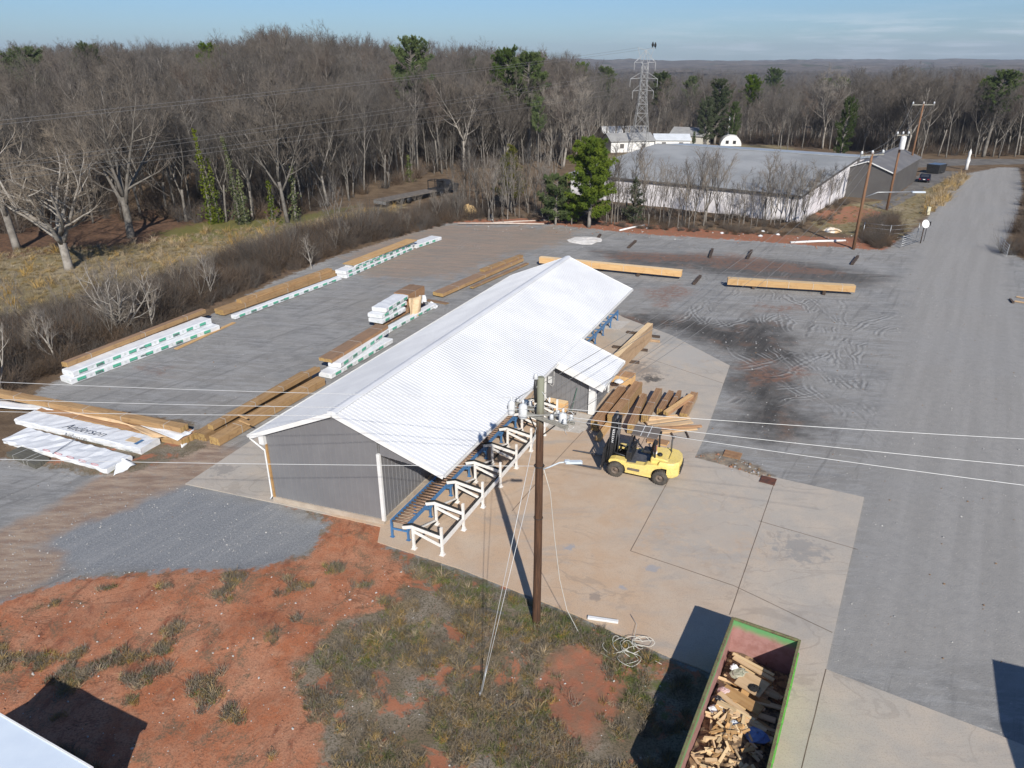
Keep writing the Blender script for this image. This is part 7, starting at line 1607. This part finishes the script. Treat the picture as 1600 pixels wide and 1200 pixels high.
# ------------------------------------------------------------------ undergrowth
def clump(seed, n, h, spread, mat, r=.012, arch=1.0, segs=4):
    rr = random.Random(seed); C = MB()
    for k in range(n):
        t = rr.uniform(0, 6.283); b = Vector((rr.uniform(-spread, spread) * .6, rr.uniform(-spread, spread) * .6, -.05)); d = Vector((math.cos(t) * rr.uniform(.2, 1), math.sin(t) * rr.uniform(.2, 1), rr.uniform(.6, 1.8)))
        pts_ = poly_branch(rr, b, d, h * rr.uniform(.6, 1.5), segs, .28, -.10 * arch); C.tube(pts_, [r * (1 - i / (segs + 1.5)) for i in range(segs + 1)], 3, cap=False)
    return mesh_of(C, 'clump_source', mat)
def tuft(seed, n, h, spread, mat, w=.012):
    rr = random.Random(seed); C = MB()
    for k in range(n):
        t = rr.uniform(0, 6.283); q = rr.random() ** .5 * spread; b = Vector((q * math.cos(t), q * math.sin(t), -.02)); d = Vector((rr.gauss(0, .45), rr.gauss(0, .45), 1)).normalized(); l = h * rr.uniform(.5, 1.2); sdv_ = d.cross(rdir(rr)).normalized() * w
        m1 = b + d * l * .55; tp = b + d * l + Vector((d.x, d.y, -.2)) * l * .35; C.add([b - sdv_, b + sdv_, m1 + sdv_ * .7, m1 - sdv_ * .7, tp], [(0, 1, 2, 3), (3, 2, 4)])
    return mesh_of(C, 'tuft_source', mat)
def scatter(poly, n, inset=0.0, f=None, zf=None, smin=.7, smax=1.3, ks=1, seed=1, prob=None):
    rr = random.Random(seed); xs = [p[0] for p in poly]; ys = [p[1] for p in poly]; X = np.array([rr.uniform(min(xs), max(xs)) for _ in range(n)]); Y = np.array([rr.uniform(min(ys), max(ys)) for _ in range(n)]); s = sdf(poly, X, Y); keep = s > inset
    if prob is not None: keep &= np.array([rr.random() for _ in range(n)]) < prob(X, Y)
    X, Y, s = X[keep], Y[keep], s[keep]; Z = terrain(X, Y)
    return [(float(x), float(y), float(z), rr.uniform(0, 6.3), rr.uniform(smin, smax) * (min(1, .45 + q * .3) if f is None else f(q)), rr.randrange(ks)) for x, y, z, q in zip(X, Y, Z, s)]
BR = [clump(60 + k, 100, 1.5, 1.0, M_BRIAR, .014, 1.5) for k in range(3)] + [clump(66, 60, 2.0, .9, M_TWIG, .012, .3)]
bp = scatter(BRUSH, 9000, .1, None, None, .55, 1.3, 4, 3)
bp = [(x, y, z, r_, s_ * float(.35 + 1.3 * vnoise(np.array([x]), np.array([y]), 3.1, 41)[0]), k_) for x, y, z, r_, s_, k_ in bp]
bp += [(x, y, z, r_, s_, 4 + k_ % 2) for x, y, z, r_, s_, k_ in scatter(BRUSH, 260, .5, lambda q: 1, None, .25, .55, 4, 33)]
stuff_instances('brush', 'dark tangled briar thicket between the lumber yard and the pasture', bp, BR + [SPJ[0], SPJ[1]], cat='brush')
ED = P2([(700, 350), (850, 348), (1000, 360), (1240, 375), (1300, 352), (1330, 320), (1322, 300), (1245, 345), (960, 322), (880, 300), (720, 300), (640, 322)])
ED2 = P2([(1380, 395), (1340, 380), (1350, 345), (1400, 340), (1412, 366)]); ED3 = P2([(1560, 395), (1600, 310), (1598, 262), (1700, 262), (1900, 420), (1620, 430)])
up1 = scatter(ED, 5200, .4, lambda q: .55, None, .35, .95, 4, 5, lambda X, Y: .25 + .5 * (vnoise(X, Y, 5, 6) > .45)) + scatter(ED2, 500, .3, lambda q: .8, None, .5, 1.2, 4, 6) + scatter(ED3, 2500, .5, lambda q: .9, None, .6, 1.4, 4, 7)
# understorey inside the wood edge
W2 = [p for p in WOOD_L]; up1 += scatter(W2, 26000, .5, lambda q: 1.2 if q < 14 else 1.0, None, .5, 1.5, 4, 8, lambda X, Y: np.where(sdf(WOOD_L, X, Y) < 26, .55, .06) * (np.abs(X) < Y * .78 + 15))
us = scatter(W2, 9000, .5, lambda q: 1, None, .28, .6, 4, 18, lambda X, Y: np.where(sdf(WOOD_L, X, Y) < 30, .5, .0) * (np.abs(X) < Y * .78 + 15)); up1 += [(x, y, z, r_, s_, k_ + 4) for x, y, z, r_, s_, k_ in us]
US2 = [(95, 172), (230, 172), (260, 215), (100, 205), (60, 232), (20, 225), (22, 214), (60, 214)]; us = scatter(US2, 900, .3, lambda q: 1, None, .3, .6, 4, 19); up1 += [(x, y, z, r_, s_, k_ + 4) for x, y, z, r_, s_, k_ in us]
up1 += scatter(US2, 2600, .3, lambda q: 1, None, .8, 2.0, 4, 20)
stuff_instances('undergrowth', 'low bare undergrowth along the wood edge and before the warehouse', up1, BR + [SRC[k] for k in (0, 2, 5, 8)], cat='undergrowth')
DG = [tuft(70, 34, .30, .16, M_GRYG, .006), tuft(71, 30, .26, .15, M_DRYG, .006), tuft(72, 34, .20, .15, M_GRNG, .006), tuft(73, 22, .55, .12, M_DRYG, .007)]
BANK = P2([(-100, 1010), (120, 925), (250, 905), (600, 875), (650, 880), (760, 920), (900, 965), (1050, 1030), (1085, 1050), (1060, 1300), (-60, 1500)])
gp = []
rr = random.Random(77)
for x, y, z, ro, s, k in scatter(BANK, 30000, .1, lambda q: 1, None, .5, 1.25, 1, 9):
    rd_ = sdf(RED, np.array([x]), np.array([y]))[0]; r2_ = sdf(RED2, np.array([x]), np.array([y]))[0]; lg = sdf(LGRN, np.array([x]), np.array([y]))[0]; nz = float(vnoise(np.array([x]), np.array([y]), 1.3, 31)[0]); n2 = float(vnoise(np.array([x]), np.array([y]), .5, 32)[0])
    if rd_ > -.5 and nz * .55 + n2 * .45 < .68: continue
    if r2_ > -.5 + n2 * 1.2 and rr.random() < .93: continue
    if nz * .5 + n2 * .5 < .47: continue
    k = 2 if (lg > -.1 and rr.random() < .5) or (nz > .75 and rd_ < 0 and rr.random() < .35) else rr.choice((0, 0, 0, 0, 1, 1, 1, 2)); 
    if rr.random() < .012: k = 3
    gp.append((x, y, z, ro, s, k))
stuff_instances('bank_weeds', 'dry weeds and grass growing over the red bank in the foreground', gp, DG, cat='weeds')
GT_ = [tuft(80, 40, .45, .3, M_PASTG, .014), tuft(81, 30, 1.5, .35, M_DRYG, .022), tuft(82, 40, .4, .3, M_GRNG, .012)]
REED = P2([(1436, 340), (1452, 338), (1480, 315), (1512, 278), (1500, 274), (1470, 292), (1452, 310)])
pg = [(x, y, z, ro, s, 1) for x, y, z, ro, s, k in scatter(REED, 900, .05, lambda q: 1, None, .7, 1.3, 1, 12)] + [(x, y, z, ro, s, 0 if rr.random() < .93 else 1) for x, y, z, ro, s, k in scatter(GRASS, 22000, .2, lambda q: 1, None, .4, 1.0, 1, 13, lambda X, Y: .6 * (np.abs(X) < Y * .8 + 10))]
pg += [(x, y, z, ro, s, 0) for x, y, z, ro, s, k in scatter(GRASS2, 2500, .2, lambda q: 1, None, .3, .8, 1, 14)]
stuff_instances('pasture_grass', 'dry tan grass of the pasture and the tall tufts beside the drive', pg, GT_, cat='grass')

# loose stones and chips lying on the gravel and the bank
def stone_mesh(seed, mat):
    rr = random.Random(seed); m = MB(); vs = []; 
    for i in range(3):
        for k in range(5):
            t = 2 * math.pi * k / 5 + i * .4; q = (1, .9, .35)[i] * rr.uniform(.75, 1.2); vs.append((q * math.cos(t), q * math.sin(t) * .8, (-.2, .35, .75)[i] * rr.uniform(.8, 1.2)))
    fs = [(i * 5 + k, i * 5 + (k + 1) % 5, (i + 1) * 5 + (k + 1) % 5, (i + 1) * 5 + k) for i in range(2) for k in range(5)] + [(10, 11, 12, 13, 14)]
    m.add(vs, fs); return mesh_of(m, 'stone', mat)
ST = [stone_mesh(1, M('stone_grey', (.30, .30, .30), (.2, .2, .2), 1, .9)), stone_mesh(2, M('stone_pale', (.42, .41, .39), (.33, .33, .31), 1, .9)), stone_mesh(3, M('stone_earth', (.30, .15, .09), (.22, .11, .07), 1, .9)), stone_mesh(4, M('bark_chip', (.22, .14, .08), (.12, .08, .05), 1, .9))]
LOWG = P2([(0, 950), (0, 840), (150, 770), (290, 760), (430, 790), (515, 822), (478, 868), (270, 893), (100, 912)]); sp_ = []
for poly, n, ks_, sc in ((LOWG, 2200, (0, 0, 0, 1), (.012, .04)), (BANK, 3000, (2, 1, 3), (.012, .05)), (P2([(1100, 700), (1420, 440), (1600, 500), (1600, 1050), (1300, 1045), (1350, 778)]), 2600, (0, 1, 3), (.015, .045)), (YARD, 6000, (0, 0, 1, 3, 3), (.02, .06)), (DARK2, 260, (0, 3, 0), (.02, .08)), (RUTS, 260, (2, 0, 3), (.03, .1)), (P2([(700, 345), (1000, 352), (1400, 372), (1395, 396), (1000, 372), (745, 362)]), 1200, (2, 1, 3), (.03, .12))):
    for x, y, z, ro, s_, k in scatter(poly, n, .1, lambda q: 1, None, 1, 1, 1, n): 
        if y < 130: sp_.append((x, y, z, ro, rr.uniform(*sc) * (.6 if rr.random() < .7 else 1.2), rr.choice(ks_)))
stuff_instances('loose_stones', 'loose stones and wood chips strewn over the gravel and the bank', sp_, ST, cat='stones')
# ------------------------------------------------------------------ air
HZ = True
if HZ:
    m = MB(); m.box((0, 2600, 55), (13500, 7900, 190)); hz = m.build('haze', None or M_WIRE); hz.data.materials.clear()
    hm = bpy.data.materials.new('haze'); hm.use_nodes = True; hn = hm.node_tree.nodes
    for n in list(hn):
        if n.type != 'OUTPUT_MATERIAL': hn.remove(n)
    pv = hn.new('ShaderNodeVolumePrincipled'); pv.inputs['Color'].default_value = (.72, .82, .97, 1); pv.inputs['Density'].default_value = .00013; pv.inputs['Anisotropy'].default_value = .1
    hm.node_tree.links.new(pv.outputs[0], hn['Material Output'].inputs['Volume']); hz.data.materials.append(hm); tag(hz, kind='stuff')
